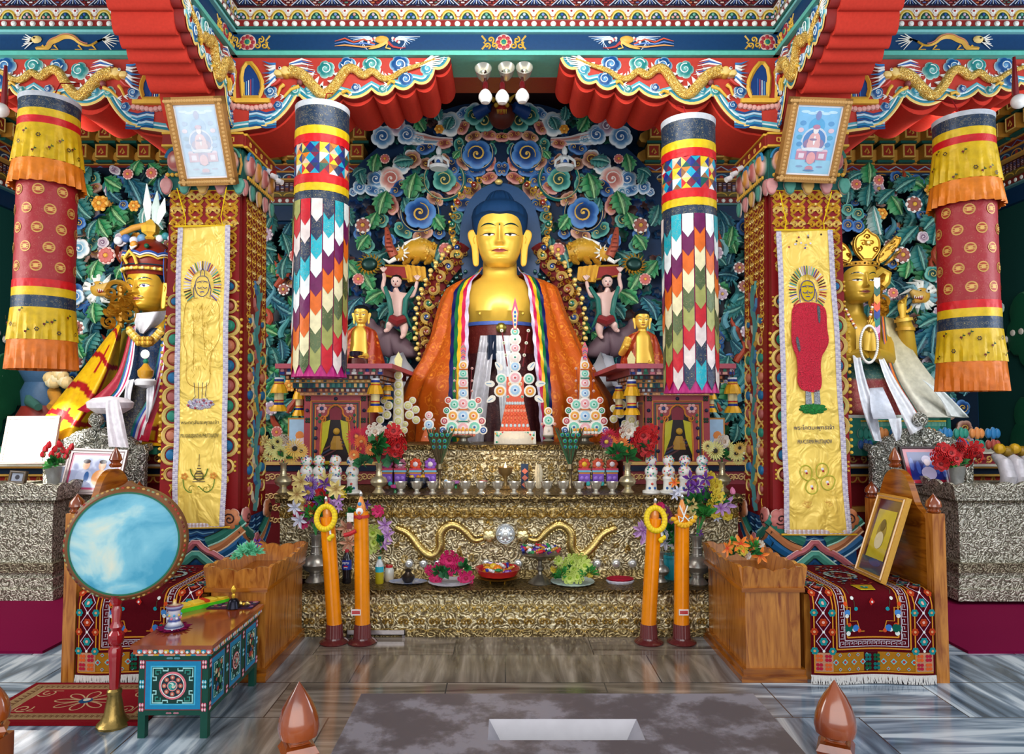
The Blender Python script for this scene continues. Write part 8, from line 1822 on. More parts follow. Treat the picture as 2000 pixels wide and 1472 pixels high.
t,b=simple('cola_bottle','dark cola bottle with a blue label between the left orange candles','bottle',677,1138,ZS,cola,m_gloss)
fr=F(b+Vector((0,-.037,0)));text('label_lettering','PEPSI',fr,0,.15,.022,flat('label_white','#f0f0f4'),t,0);m=M();m.stroke(fr,[(-.016,.125),(0,.13),(.016,.125)],.008,.0,'#d02030',h=.001);m.stroke(fr,[(-.014,.117),(0,.12),(.014,.117)],.006,.0,WHITE,h=.001);obj('label_emblem',m,m_gloss,t)
def oil(m,b):m.lathe(b,[(.028,0,'#a89818'),(.031,.01,'#b8a81c'),(.031,.085,'#b8a81c'),(.031,.086,'#28b0c8'),(.032,.125,'#28b0c8'),(.031,.126,'#c0c8cc'),(.026,.15,'#c0c8cc'),(.012,.175,'#c0c8cc'),(.012,.178,'#1c8c8c'),(.013,.195,'#1c8c8c')],24,WHITE)
simple('plastic_bottle','clear bottle of yellow liquid with a turquoise label beside the candle','bottle',741,1139,ZS,oil,m_gloss)
simple('glass_jar','small clear jar with a red lid','jar',760,1134,ZS,lambda m,b:m.lathe(b,[(.03,0,'#c8b89c'),(.036,.02,'#c8b89c'),(.036,.08,'#c8c8c0'),(.026,.10,'#c8c8c0'),(.027,.101,'#c02028'),(.027,.118,'#c02028')],20,WHITE),m_gloss)
t,b=simple('plate','oval blue-rimmed plate holding a little burner','plate',797,1138,ZS,lambda m,b:m.lathe(b,[(.09,0),(.13,.012),(.14,.014),(.1,.008),(.01,.006)],32,'#90a0c8',sy=.6,flute=.02),m_gloss,'dish')
m=M();m.lathe(b+Vector((.0,0,.008)),[(.03,0),(.045,.02),(.05,.045),(.03,.06),(.02,.075),(.025,.09),(.01,.1)],20,'#4a4038');obj('small_burner',m,m_metal,label='dark little metal burner on the blue-rimmed plate',cat='burner')
simple('crocheted_dish','small red and white frilled dish at the right of the ledge','dish',1211,1137,ZS,lambda m,b:(m.lathe(b,[(.09,0),(.10,.015),(.09,.02)],30,'#d8d8e8',sy=.7,flute=.06),m.lathe(b,[(.085,.018),(.098,.03),(.085,.036),(.04,.03)],30,'#a81430',sy=.7,flute=.06)),m_cloth)
t,b=simple('turquoise_pot','turquoise plastic flower pot behind the right candle','pot',1312,1130,ZS,lambda m,b:m.lathe(b,[(.05,0),(.062,.02),(.066,.16),(.074,.165),(.074,.185),(.05,.18)],28,'#1c9cb0'),m_gloss)
bouquet('lilac and white lilies with plum sprays in the turquoise pot','flowers',b+Vector((0,0,.18)),b.y,[('g',1305,1060,28),('g',1312,1040,26),('lily',1300,1058,14),('lily',1310,1025,14),('lily',1298,1035,12),('lilac',1262,1040,20,.2),('lilac',1255,1035,16,.2),('plum_daisy',1302,1005,10),('plum_daisy',1310,1015,9),('plum_daisy',1298,995,9),('pink',1290,988,6)],stems=[(1305,1050)])
bouquet('lime hydrangeas with lilac and pink lilies standing behind the second candle','flowers',base(748,1118,ZS),5.2,[('g',745,1060,22),('lime',728,1038,12),('lime',742,1045,13),('lime',734,1058,12),('lime',726,1068,10),('lilac',752,1025,14),('lilac',757,1045,15),('lilac',748,1060,13),('pink',738,998,9),('peach',676,1030,15),('peach',681,1060,15),('peach',690,1040,13),('g',690,1010,24),('violet',715,985,8)],stems=[(740,1060),(750,1050),(684,1062)])
def candle(px,py,tx,ty,label,wreath,cord):
 b=PZ(px,py,0);b.x*=min(b.y-.07,4.84)/b.y;b.y=min(b.y-.07,4.84);tp=P(tx,ty,b.y-.01);t=thing('orange_candle',label,'candle',b);m=M()
 m.lathe(b,[(.095,0),(.10,.008),(.085,.02),(.065,.03),(.062,.04)],40,'#5c2426');m.lathe(b,[(.060,.04),(.056,.13)],48,'#6e3234',flute=-.05);obj('maroon_base',m,m_gloss,t)
 m=M();a=b+Vector((0,0,.12));ax=(tp-a);n=12;Lx=ax.length-.13;d=ax.normalized()
 m.tube([a,a+d*Lx*.5,a+d*Lx,a+d*(Lx+.004)],[.052,.051,.050,.030],32,'#f08c04')
 k=a+d*Lx
 m.tube([k,k+d*.03,k+d*.06,k+d*.11],[.030,.032,.024,.006],20,'#e8903c');wx=obj('wax_body',m,m_gloss,t)
 m=M();m.tube([k+d*.105,k+d*.125,k+d*.14],[.008,.013,.004],8,'#c8ccd0');obj('wick_wrap',m,m_metal,wx)
 w=thing('marigold_garland','yellow garland round the '+label.split(',')[0],'garland',k)if wreath else None
 if wreath==1:
  m=M()
  for i in range(44):an=2*PI*i/44;m.ball(k+Vector((.062*math.cos(an),-.045+.02*math.sin(an),.03+.075*math.sin(an)-.03)),.020,('#f8d808','#e8c408')[i%2],8,6)
  for i in range(5):m.ball(k+Vector((.04+.012*math.cos(i),-.06,-.12-.006*i)),.016,'#f0d008',8,6)
  sb=obj('strung_blooms',m,m_leaf,w);m=M();m.tube([k+Vector((.03,-.06,-.07)),k+Vector((.038,-.062,-.11))],.007,6,WHITE);obj('white_tie',m,m_cloth,sb)
 elif wreath==2:
  m=M()
  for i in range(16):f=i/15;m.ball(k+Vector((-.075+.15*f,-.055,-.07+.05*(2*f-1)**2+.01*(i%2))),.016,'#f0b40c',8,6)
  sb=obj('strung_blooms',m,m_leaf,w);m=M()
  for e in(-1,1):m.tube([k+Vector((e*.028,-.05,.07)),k+Vector((0,-.058,.0)),k+Vector((e*.02+.01,-.058,-.03)),k+Vector((e*.04+.01,-.06,-.05)),k+Vector((e*.05+.01,-.06,.0)),k+Vector((e*.02+.012,-.06,-.02))],.005,6,WHITE)
  obj('white_tie',m,m_cloth,sb)
 elif wreath==3:
  m=M();fr=F(k+Vector((0,-.056,0)))
  m.tube([k+Vector((0,0,-.04)),k+Vector((0,0,-.02))],.056,24,'#c83030');m.disc(fr,0,.06,.014,0,'#3c8cc8',10,.006);m.disc(fr,.0,.01,.026,0,'#f0f0f0',10,.01);m.disc(fr,.0,.0,.012,.01,'#e8742c',8,.006);m.disc(fr,.0,-.03,.018,0,'#b81c28',8,.008)
  m.fbox(fr,-.085,-.04,-.06,.0,.0,.004,'#e8e4dc');m.fbox(fr,-.085,-.05,-.11,-.07,.0,.006,'#6a2c28');m.tube([k+Vector((-.10,-.07,-.15)),k+Vector((-.06,-.075,-.14)),k+Vector((-.02,-.07,-.12))],.014,8,'#c01824');obj('paper_tags',m,m_leaf,w)
 if cord:
  fr=F(a+d*.1+Vector((0,-.0545,0)),(1,0,0),d,(0,-1,0));m=M();x=-.035 if cord==2 else 0
  m.fbox(fr,x-.03,x+.035,-.02,.02,-.01,.001,'#f0e8e8');m.fbox(fr,x-.025,x+.03,-.012,.012,.001,.0016,'#c01c24');obj('sticker',m,m_gloss,wx,smooth=False)
 return t
candle(653,1240,637,972,'leftmost orange candle, leaning left with a yellow garland',1,0);candle(708,1224,705,962,'second orange candle from the left, upright with red and white tags',3,2)
candle(1267,1240,1280,975,'third orange candle, leaning right with a yellow garland',1,0);candle(1331,1240,1332,968,'rightmost orange candle, upright with white ties',2,1)
b=PZ(735,1246,0);t=thing('metal_tray','long shallow steel tray on the floor in front of the left candles','tray',b);m=M();m.box(b.x-.21,b.x+.20,b.y,b.y+.10,.02,.025,'#a8a0a0')
for q in((-.21,-.205,0,.1),(.195,.2,0,.1),(-.21,.2,0,.005),(-.21,.2,.095,.1)):m.box(b.x+q[0],b.x+q[1],b.y+q[2],b.y+q[3],.02,.055,'#b8b0b0')
for q in((-.2,.01),(.19,.01),(-.2,.09),(.19,.09)):m.box(b.x+q[0]-.01,b.x+q[0]+.01,b.y+q[1]-.01,b.y+q[1]+.01,0,.02,'#706868')
obj('steel_tray',m,m_metal,t,smooth=False)
t=thing('spotlight_cluster','cluster of three spot lamps and three white globe bulbs under the central arch','lamp',P(985,112,5.0));m=M();m.box(P(930,118,5).x,P(1045,118,5).x,4.9,5.1,P(0,124,5).z,P(0,110,5).z,'#1c6a48');obj('mounting_board',m,m_paint,t,smooth=False)
for x,y in((944,138),(989,136),(1024,136)):
 m=M();p=P(x,y,4.9);fr=F(p+Vector((0,-.02,0)),(1,0,0),(0,.35,.94),(0,-.94,.35));m.lathe((0,0,0),[(.02,-.1),(.045,-.06),(.062,.01),(.056,.012),(.03,-.03),(.012,-.035),(.014,-.01),(.001,.0)],28,'#d0ccc0',fr=fr);m.tube([p+Vector((0,.05,.0)),p+Vector((0,.06,.08))],.012,8,'#3a3430');obj('spot_reflector',m,m_metal,t)
for x,y in((948,190),(981,191),(1020,189)):
 m=M();p=P(x,y,4.9);m.lathe(p,[(.001,-.05),(.03,-.042),(.05,-.01),(.05,.012),(.035,.04),(.02,.055)],24,'#f4f4f0');m.lathe(p,[(.022,.05,'#5a1418'),(.024,.10,'#5a1418'),(.012,.12,'#3a1010'),(.006,.2,'#2a1818')],16,MAROON);obj('globe_bulb',m,m_gloss,t)
for x,y,l in((2,215,'white globe bulb at the far left edge'),(1990,198,'white globe bulb at the far right edge')):
 m=M();p=P(x,y,4.7);m.ball(p,.05,'#f4f4f2',24,16);m.lathe(p+Vector((0,.03,.03)),[(.02,0),(.022,.06),(.01,.3)],12,MAROON);obj('globe_bulb',m,m_gloss,label=l,cat='lamp')
for x,y,l in((532,345,'pair of compact white bulbs behind the left pillar'),(1437,340,'pair of compact white bulbs behind the right pillar')):
 m=M();p=P(x,y,5.3);e=1 if x<900 else-1
 for k in range(3):m.tube([p+Vector((e*(-.05+.045*k),0,.05-.04*k)),p+Vector((e*(-.01+.045*k),-.01,.03-.04*k))],.022,10,'#e8eaf0')
 m.tube([p+Vector((e*.03,0,.03)),p+Vector((-e*.19,.0,.05))],.018,8,'#8a2418');obj('compact_bulbs',m,m_gloss,label=l,cat='lamp')
 # ================= seats, desks and carpets =================
def rug_mat():
 m,t,b=_mat('woven_wool');a=N(t,'ShaderNodeVertexColor',_layer_name='Col');nz=N(t,'ShaderNodeTexNoise',Scale=420.0,Detail=2.0);L(t,coords(t),nz.inputs['Vector'])
 c=mixn(t,1.0,a.outputs[0],ramp(t,nz.outputs[0],[(.3,.7),(.7,1.0)]),'MULTIPLY');L(t,c,b.inputs['Base Color']);b.inputs['Roughness'].default_value=.95;b.inputs['Specular IOR Level'].default_value=.1
 bp=N(t,'ShaderNodeBump',Strength=.5,Distance=.004);L(t,nz.outputs[0],bp.inputs['Height']);L(t,bp.outputs[0],b.inputs['Normal']);return m
m_wool=rug_mat()
for sg,sd in((-1,'left'),(1,'right')):
 m=M();a0,a1=sorted((sg*3.04,sg*5.9));m.box(a0,a1,4.62,8.3,.0,.018,'#7c0a3c');obj('carpet',m,m_wool,smooth=False,label='plain magenta floor carpet under the %s embossed chest'%sd,cat='carpet')
class Bend:
 def __init__(s,x0,x1,y0,ztop,r=.07):s.x0,s.x1,s.y0,s.z,s.r=x0,x1,y0,ztop,r
 def p(s,a,b,c=0.0):
  h=s.z-s.r-.055;x=s.x0+(s.x1-s.x0)*a
  if b<h:return Vector((x,s.y0-c-.012*math.sin(a*9),.055+b))
  th=(b-h)/s.r
  if th<PI/2:return Vector((x,s.y0+s.r-(s.r+c)*math.cos(th),s.z-s.r+(s.r+c)*math.sin(th)))
  return Vector((x,s.y0+s.r+(b-h-s.r*PI/2),s.z+c))
def seat_carpet(m,B,Lb):
 """Tibetan carpet, a in 0..1 across, b in metres along"""
 def strip(a0,a1,b0,b1,c,col,n=30):
  m.grid([[B.p(a0+(a1-a0)*i/8,b0+(b1-b0)*k/n,c)for i in range(9)]for k in range(n+1)],C(col))
 def ln(pts,w,col,c=.006,wa=None):
  P3=[B.p(a,b,c)for a,b in pts];V=[];W_=B.x1-B.x0
  for i,(a,b)in enumerate(pts):
   q0,q1=pts[max(i-1,0)],pts[min(i+1,len(pts)-1)];tx,ty=(q1[0]-q0[0])*W_,q1[1]-q0[1];l=math.hypot(tx,ty)or 1
   V+=[B.p(a-ty/l*w/2/W_,b+tx/l*w/2,c),B.p(a+ty/l*w/2/W_,b-tx/l*w/2,c)]
  m.add(V,[(2*i,2*i+1,2*i+3,2*i+2)for i in range(len(pts)-1)],C(col))
 def long(a,b0,b1,w,col,c=.006,n=26):ln([(a,b0+(b1-b0)*i/n)for i in range(n+1)],w,col,c)
 def dot(a,b,r,col,c=.007,n=8,ry=None):
  W_=B.x1-B.x0;m.add([B.p(a+r/W_*math.cos(2*PI*k/n),b+(ry or r)*math.sin(2*PI*k/n),c)for k in range(n)],[tuple(range(n))],C(col))
 def flower(a,b,r,c1,c2):
  W_=B.x1-B.x0
  for k in range(6):dot(a+r*.62/W_*math.cos(k*PI/3),b+r*.62*math.sin(k*PI/3),r*.42,c1,.0065)
  dot(a,b,r*.36,c2,.0075)
 strip(0,1,0,Lb,.0,'#5c0614');H0=.13
 strip(.02,.98,.012,.02,.003,'#d8902c',2);strip(.02,.98,.022,H0,.003,'#b0741c',4)
 for a0 in(.02,.83):strip(a0,a0+.15,.022,H0,.0045,'#c89070',4)
 strip(.43,.57,.022,H0,.0045,'#4a0814',4)
 for i,(a,b)in enumerate([(x_+q,y_)for x_ in(.06,.465,.87)for q in(0,.07)for y_ in(.05,.10)]):
  cc=('#b8203c','#e0602c')[(i+i//2)%2]if not .4<a<.6 else('#0f5a3c','#12706c')[(i+i//2)%2]
  for k in range(4):dot(a+.013*(1 if k%2 else-1),b+.011*(1 if k>1 else-1),.011,cc,.007,6)
 for h0,h1 in((.19,.42),(.59,.82)):
  for i in range(4):
   a=h0+(h1-h0)*i/3
   for b,r_ in((.076,.018),(.035,.011),(.117,.011)):dot(a if b==.076 else a+.035,b,r_,'#7cc8d0',.006,4);dot(a if b==.076 else a+.035,b,r_*.5,'#c83c28',.007,6)
 for a0,a1 in((.02,.17),(.83,.98)):
  long(a0+.004,.02,Lb,.007,'#d8902c');long(a1,H0,Lb,.007,'#d8902c');ac=(a0+a1)/2;b=H0+.01;i=0
  while b<Lb-.12:
   for e in(-1,1):ln([(ac,b),(ac+e*.055,b+.055),(ac,b+.11)],.005,'#d8b8cc',.006);flower(ac+e*.07,b+(.0 if i%2 else .0),.022,'#b83c1c' if i%2 else '#1c8c90','#e0a070')
   dot(ac,b,.008,WHITE,.008);flower(ac,b+.055,.024,'#1c8c90' if i%2==0 else '#b83c1c','#e8b0a0');b+=.11;i+=1
 a0,a1,b0=.20,.80,H0+.02
 for k,(o,w,c_)in enumerate(((.0,.008,'#d8902c'),(.014,.004,'#d8ccd8'),(.050,.004,'#d8ccd8'),(.066,.008,'#d8902c'))):
  W_=B.x1-B.x0;oa=o/W_;long(a0+oa,b0+o,Lb,w,c_);long(a1-oa,b0+o,Lb,w,c_);ln([(a0+oa+(a1-a0-2*oa)*i/10,b0+o)for i in range(11)],w,c_)
 for i in range(14):
  a=a0+.03+(a1-a0-.06)*i/14;d=(a1-a0-.06)/14;ln([(a,b0+.022),(a,b0+.042),(a+d*.7,b0+.042),(a+d*.7,b0+.03),(a+d*.3,b0+.03)],.004,'#d8ccd8')
 b=b0+.06
 while b<Lb-.05:
  for e,aa in((1,a0),(-1,a1)):
   q=lambda x:aa+e*x/W_;ln([(q(.022),b),(q(.044),b),(q(.044),b+.028),(q(.032),b+.028),(q(.032),b+.012)],.004,'#d8ccd8')
  b+=.042
 for e in(-1,1):
  Q_=lambda x,y:(.5+e*x,b0+y)
  ln([Q_(.24,.30),Q_(.225,.30),Q_(.225,.24),Q_(.18,.24),Q_(.18,.16),Q_(.12,.16),Q_(.10,.10),Q_(.06,.10)],.006,'#d8902c')
  for x,y,r_,c_ in((.195,.12,.026,'#0f5c4c'),(.20,.09,.014,WHITE),(.19,.14,.012,'#d8401c'),(.135,.12,.020,'#3c7cc8'),(.15,.11,.012,WHITE),(.105,.105,.012,'#d8502c'),(.205,.21,.018,'#4c8cd0'),(.21,.19,.012,WHITE),(.22,.26,.012,'#e04c20')):dot(*Q_(x,y),r_,c_,.007)
  ln([Q_(.14,.22),Q_(.145,.27),Q_(.18,.34),Q_(.175,.38)],.004,'#4a4430');dot(*Q_(.13,.23),.012,'#1c9ca8');dot(*Q_(.16,.29),.010,WHITE)
 dot(.5,b0+.27,.018,'#d83028',.007,4,.022);dot(.5,b0+.27,.006,WHITE,.009);W_=B.x1-B.x0
 m.add([B.p(.5+x,b0+y,.007)for x,y in((-.06,.34),(.06,.34),(.085,.42),(-.085,.42))],[(0,1,2,3)],C('#b08c14'));ln([(.44,b0+.34),(.56,b0+.34),(.585,b0+.42),(.415,b0+.42),(.44,b0+.34)],.005,'#d8c02c',.008);flower(.5,b0+.38,.022,'#1c8c80','#d8b030')
 rr=random.Random(5)
 for k in range(90):
  a=rr.gauss(.5,.1);b=b0+rr.uniform(.45,Lb-b0-.08)
  if abs(a-.5)<.26:dot(a,b,rr.uniform(.006,.014),rr.choice(['#1c5c64','#8aa0a0','#a83c28','#3c5c8c','#b09060']),.007,6)
 for k in range(24):an=2*PI*k/24;dot(.5+.12*math.cos(an),b0+.68+.09*math.sin(an),.014,'#9ab0b0',.007,6)
for sg,sd in((-1,'left'),(1,'right')):
 Yf=4.13;Yb=4.83;xi=sg*1.785;xo=sg*2.56
 t=thing('wooden_throne','low varnished throne with a tall scalloped back on the %s, draped with a patterned carpet'%sd,'seat',(sg*2.2,4.55,0));a0,a1=sorted((xi,xo))
 m=M();m.box(a0,a1,Yf+.06,Yb,0,.50,WHITE);obj('seat_box',m,m_wood,t,smooth=False)
 zf=P(CX,1003,Yf).z;fr=F((xo,0,0),(0,1,0),(0,0,1),(-sg,0,0));m=M()
 q=[(Yf+.07,0),(Yf+.07,zf-.10),(Yf+.12,zf-.02),(Yf+.20,zf+.02),(Yf+.24,zf+.10),(Yf+.30,zf+.20),(4.545,zf+.24),(Yb-.17,zf+.20),(Yb-.11,zf+.10),(Yb-.07,zf+.02),(Yb,zf-.02),(Yb,0)]
 m.ext(fr,q[:2]+smooth(q[2:-2],2)+q[-2:],-.03,.01,WHITE);obj('shaped_back',m,m_woodd,t)
 for y,zz in((Yf,zf),(Yb,zf)):
  m=M();e0,e1=sorted((xo-.03*sg,xo+.045*sg));m.box(e0,e1,y,y+.07,0,zz,WHITE);po=obj('post',m,m_wood,t,smooth=False)
  m=M();m.lathe((xo,y+.035,zz),[(.03,0),(.042,.012),(.03,.025),(.045,.04),(.04,.07),(.012,.10),(.002,.115)],16,WHITE);obj('finial',m,m_finial,po)
 m=M();m.lathe((xo-.01*sg,4.545,zf+.24),[(.03,0),(.04,.015),(.025,.03),(.04,.05),(.03,.08),(.008,.12),(.002,.13)],16,WHITE);obj('finial',m,m_finial,t)
 t=thing('seat_carpet','maroon carpet with meander border and flowers draped over the %s throne seat'%sd,'carpet',(sg*2.17,Yf,.5));m=M();B=Bend(a0+(.003 if sg>0 else .05),a1-(.05 if sg>0 else .003),Yf-.015,.535)
 seat_carpet(m,B,1.14);obj('woven_pile',m,m_wool,t)
 m=M();rr=random.Random(2)
 for k in range(150):
  a=k/149;p=B.p(a,-.0,.002);m.tube([p,p+Vector((rr.uniform(-.006,.006),-.004,-.026)),p+Vector((rr.uniform(-.01,.01),-.006,-.05))],[.004,.0035,.002],4,'#ece8e4')
 obj('fringe',m,m_wool,t,kind='stuff')
 t=thing('wooden_desk','varnished wooden box desk with a scalloped planter top on the %s'%sd,'desk',(sg*1.6,4.55,0));d0,d1=sorted((sg*1.41,sg*1.775));y0,y1=4.16,4.93
 m=M();m.box(d0+.02,d1-.02,y0+.02,y1,.07,.52,WHITE);obj('box',m,m_wood,t,smooth=False)
 m=M();m.box(d0-.02,d1+.0,y0-.02,y1+.01,0,.035,WHITE);m.box(d0-.005,d1,y0-.005,y1,.035,.07,WHITE);m.box(d0-.01,d1,y0-.01,y1,.52,.545,WHITE);obj('moulding',m,m_woodd,t,smooth=False)
 def scal(w,h,n):
  o=[(0,0),(w,0)]
  for i in range(n-1,-1,-1):
   for k in range(7):f=k/6;e_=abs((i+1-f)*2/n-1);o.append((w*(i+1-f)/n,h-.015+.014*math.sin(PI*f)**.7+.026*e_))
  return o
 def panel(o_,u,w,nm,wv):m=M();f_=F(o_,u,(wv[0]*.18,wv[1]*.18,1),wv);m.ext(f_,scal(w,.11,4 if w<.6 else 6),-.022,.0,WHITE);obj(nm,m,m_wood,t)
 panel((d0-.0,y0-.0,.545),(1,0,0),d1-d0,'scalloped_panel',(0,-1,0));panel((d0,y1,.545),(1,0,0),d1-d0,'scalloped_panel',(0,1,0))
 panel((d0,y0,.545),(0,1,0),y1-y0,'scalloped_panel',(-1,0,0));panel((d1,y0,.545),(0,1,0),y1-y0,'scalloped_panel',(1,0,0))
b=Vector((-1.60,4.30,.55));bouquet('mint green clump of tiny artificial flowers in the left desk planter','flowers',b,4.3,[('m',478,1082,26,0),('m',490,1074,22,0),('m',462,1090,16,0),('m',500,1080,18,0),('violet',503,1060,9,-.1)])
b=Vector((1.50,4.34,.55));bouquet('orange and yellow lilies with white buds in the right desk planter','flowers',b,4.36,[('g',1440,1082,24),('g',1465,1080,26),('orangelily',1420,1070,15),('orangelily',1447,1062,15),('orangelily',1460,1070,14),('orangelily',1485,1084,14),('orangelily',1470,1058,12),('yellow',1450,1074,8),('yellow',1426,1066,7),('white',1485,1062,6),('white',1461,1084,6),('y',1475,1070,22),('y',1432,1060,16)])
def framed(corners,label,bw,fc,paint,th=.025,cat='picture',name='framed_photograph',mat=None):
 A,B_,C_,D_=corners;o=(A+B_+C_+D_)/4;u_=((B_-A)+(C_-D_)).normalized();v_=((A-D_)+(B_-C_)).normalized();v_=(v_-u_*v_.dot(u_)).normalized();w_=u_.cross(v_);w_=-w_ if w_.dot(cam.location-o)<0 else w_
 W_=((B_-A).length+(C_-D_).length)/2;H_=((A-D_).length+(B_-C_).length)/2;fr=F(o,u_,v_,w_);t=thing(name,label,cat,o);m=M()
 for q in((-W_/2,W_/2,H_/2-bw,H_/2),(-W_/2,W_/2,-H_/2,-H_/2+bw),(-W_/2,-W_/2+bw,-H_/2+bw,H_/2-bw),(W_/2-bw,W_/2,-H_/2+bw,H_/2-bw)):m.fbox(fr,*q,-th,.008,fc)
 m.stroke(fr,[(-W_/2+bw*.5,-H_/2+bw*.5),(W_/2-bw*.5,-H_/2+bw*.5),(W_/2-bw*.5,H_/2-bw*.5),(-W_/2+bw*.5,H_/2-bw*.5)],bw*.4,.008,mixc(C(fc),C('#ffffff'),.3),h=.006,close=True)
 fo=obj('frame',m,mat or m_gilt,t,smooth=False);m=M();w2,h2=W_/2-bw,H_/2-bw;paint(m,fr,w2,h2);obj('print',m,m_gloss,fo,smooth=False);return t
def pr1(m,fr,w,h):
 m.rect(fr,-w,w,-h,h,0,'#5a2c28');m.rect(fr,-w*.72,w*.8,-h*.62,h*.72,.001,'#c8b428');m.disc(fr,.0,h*.1,w*.36,.002,'#8a7430',14,ry=h*.34);m.disc(fr,0,-h*.12,w*.34,.003,'#d8d0b8',14,ry=h*.24);m.disc(fr,0,h*.3,w*.2,.0035,'#4a3a24',12,ry=w*.24);m.rect(fr,-w,w,-h,-h*.62,.002,'#4a4450');m.disc(fr,w*.2,-h*.72,w*.5,.003,'#3a4c78',12,ry=h*.1)
framed((Vector((2.50,4.72,1.03)),Vector((2.475,4.32,1.06)),Vector((2.28,4.20,.545)),Vector((2.33,4.60,.545))),'gold-framed yellowish portrait photograph leaning on the back of the right throne',.035,'#d8a040',pr1)
for sg,sd in((-1,'left'),(1,'right')):
 Yc=5.84 if sg<0 else 5.72;xi=sg*(3.78 if sg<0 else 3.71);xo=sg*5.3;a0,a1=sorted((xi,xo));t=thing('embossed_chest','tall embossed white-metal offering chest with a scalloped rim in the %s bay'%sd,'chest',((a0+a1)/2,Yc+.3,.02))
 m=M();z=lambda y:P(CX,y,Yc).z;Wh=hx('#ffffff')
 for y0_,y1_,d,c_ in((1172,1150,.03,Wh),(1150,1128,.01,Wh),(1128,1118,-.01,Wh),(1118,1100,.012,hx('#c8c0b0')),(1100,982,-.03,Wh),(982,976,.0,hx('#b0a898')),(976,968,.03,Wh),(968,962,.045,Wh)):m.box(a0-d,a1+d,Yc-d,Yc+1.0,max(.02,z(y0_)),z(y1_),c_)
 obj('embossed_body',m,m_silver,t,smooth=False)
 for k_,(o_,u,w_,wv)in enumerate((((a0-.05,Yc-.05,z(962)),(1,0,0),a1-a0+.1,(0,-1,0)),((xi+(.05*-sg),Yc-.05,z(962)),(0,1,0),1.0,(-sg,0,0)))):
  m=M();f_=F(o_,u,(wv[0]*.12,wv[1]*.12,1),wv);n=max(3,int(w_/.16));pts=[(0,0),(w_,0)]
  for i in range(n-1,-1,-1):
   for k in range(6):f=k/5;pts.append((w_*(i+1-f)/n,.05+.03*math.sin(PI*f)+.03*(1-abs((i+.5)*2/n-1))))
  m.ext(f_,pts,-.03,.0,Wh);obj('scalloped_rim',m,m_silver,t)
 cxp=188 if sg<0 else 1797;Ys=6.55;c=P(cxp,960,Ys);s=S(Ys);t=thing('silver_throne','embossed silver throne back with a knob finial behind the %s chest'%sd,'seat',(c.x,Ys,0));m=M();fr=F((c.x,Ys,0));zz=lambda y:P(CX,y,Ys).z
 hw=88*s;half=[(hw,0),(hw,zz(884)),(hw+10*s,zz(878)),(hw+8*s,zz(866)),(hw-8*s,zz(872)),(66*s,zz(862)),(56*s,zz(853)),(40*s,zz(850)),(30*s,zz(838)),(14*s,zz(836))]
 m.ext(fr,half+[(-a,b)for a,b in half[::-1]],-.10,.0,Wh)
 for e in(-1,1):
  for x,y,r_ in((78,880,12),(60,868,15),(38,858,17),(14,850,16)):m.dome(fr,e*x*s,zz(y),lobed(6,r_*s,.2),[0,.03,.05,.055,.055],[Wh],-.02)
 obj('embossed_back',m,m_silverthrone,t);m=M();m.lathe((c.x,Ys-.03,zz(840)),[(7*s,0),(9*s,3*s),(6*s,6*s),(13*s,14*s),(14*s,22*s),(9*s,32*s),(2*s,36*s)],20,Wh);obj('knob',m,m_silverthrone,t)
 for e in(-1,1):m=M();m.lathe((c.x+e*(hw+3*s),Ys-.04,zz(890)),[(6*s,-60*s),(8*s,-10*s),(12*s,2*s),(11*s,12*s),(5*s,20*s),(1*s,22*s)],16,Wh);obj('arm_scroll',m,m_silverthrone,t)
def prL(m,fr,w,h):
 m.rect(fr,-w,w,-h,h,0,'#b0446c');m.rect(fr,-w*.92,w*.92,-h*.88,h*.88,.001,'#a8b4d8')
 for x,c1,c2 in((-.35,'#b8c4e4','#3c68a8'),(.3,'#e8a060','#c84c28')):m.disc(fr,x*w,h*.34,w*.15,.003,'#e8b898',14,ry=h*.26);m.disc(fr,x*w,h*.54,w*.15,.0035,'#241c24',12,ry=h*.12);m.disc(fr,x*w,-h*.35,w*.34,.002,c1,14,ry=h*.46);m.disc(fr,x*w+w*.1,-h*.3,w*.1,.003,c2,10,ry=h*.3)
def prR(m,fr,w,h):m.rect(fr,-w,w,-h,h,0,'#b01c38');m.rect(fr,-w*.82,w*.82,-h*.8,h*.8,.001,'#1c2878');[m.disc(fr,(k-2.5)*w*.28,h*(.1-.2*(k%3)),w*.1,.002,'#3c58b0',8,ry=h*.4)for k in range(6)];m.disc(fr,0,h*.36,w*.22,.003,'#b8a8c8',14,ry=h*.24);m.disc(fr,0,h*.2,w*.14,.0035,'#d8c0c8',12,ry=h*.2);m.disc(fr,0,-h*.42,w*.34,.003,'#b8b0d4',14,ry=h*.38)
Yq=6.1;framed((P(134,876,Yq+.12),P(242,878,Yq+.12),P(238,968,Yq),P(118,962,Yq)),'large framed photograph of two dark-haired people in robes, leaning in the left bay',.04,'#b8a8a8',prL)
framed((P(1758,872,Yq+.12),P(1862,874,Yq+.12),P(1856,946,Yq),P(1770,948,Yq)),'dark-framed blue photograph with a red mount leaning beside the right throne',.02,'#2a1418',prR,mat=m_paint)
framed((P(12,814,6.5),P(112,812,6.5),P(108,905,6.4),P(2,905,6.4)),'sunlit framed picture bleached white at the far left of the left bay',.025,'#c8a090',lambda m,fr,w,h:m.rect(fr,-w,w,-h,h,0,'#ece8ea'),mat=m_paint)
framed((P(20,918,5.95),P(52,920,5.95),P(48,945,5.93),P(16,943,5.93)),'tiny dark-framed photograph on the rim of the left chest',.02,'#4a3820',lambda m,fr,w,h:(m.rect(fr,-w,w,-h,h,0,'#8a90a0'),m.disc(fr,0,0,w*.4,.001,'#302c34',10)),mat=m_paint)
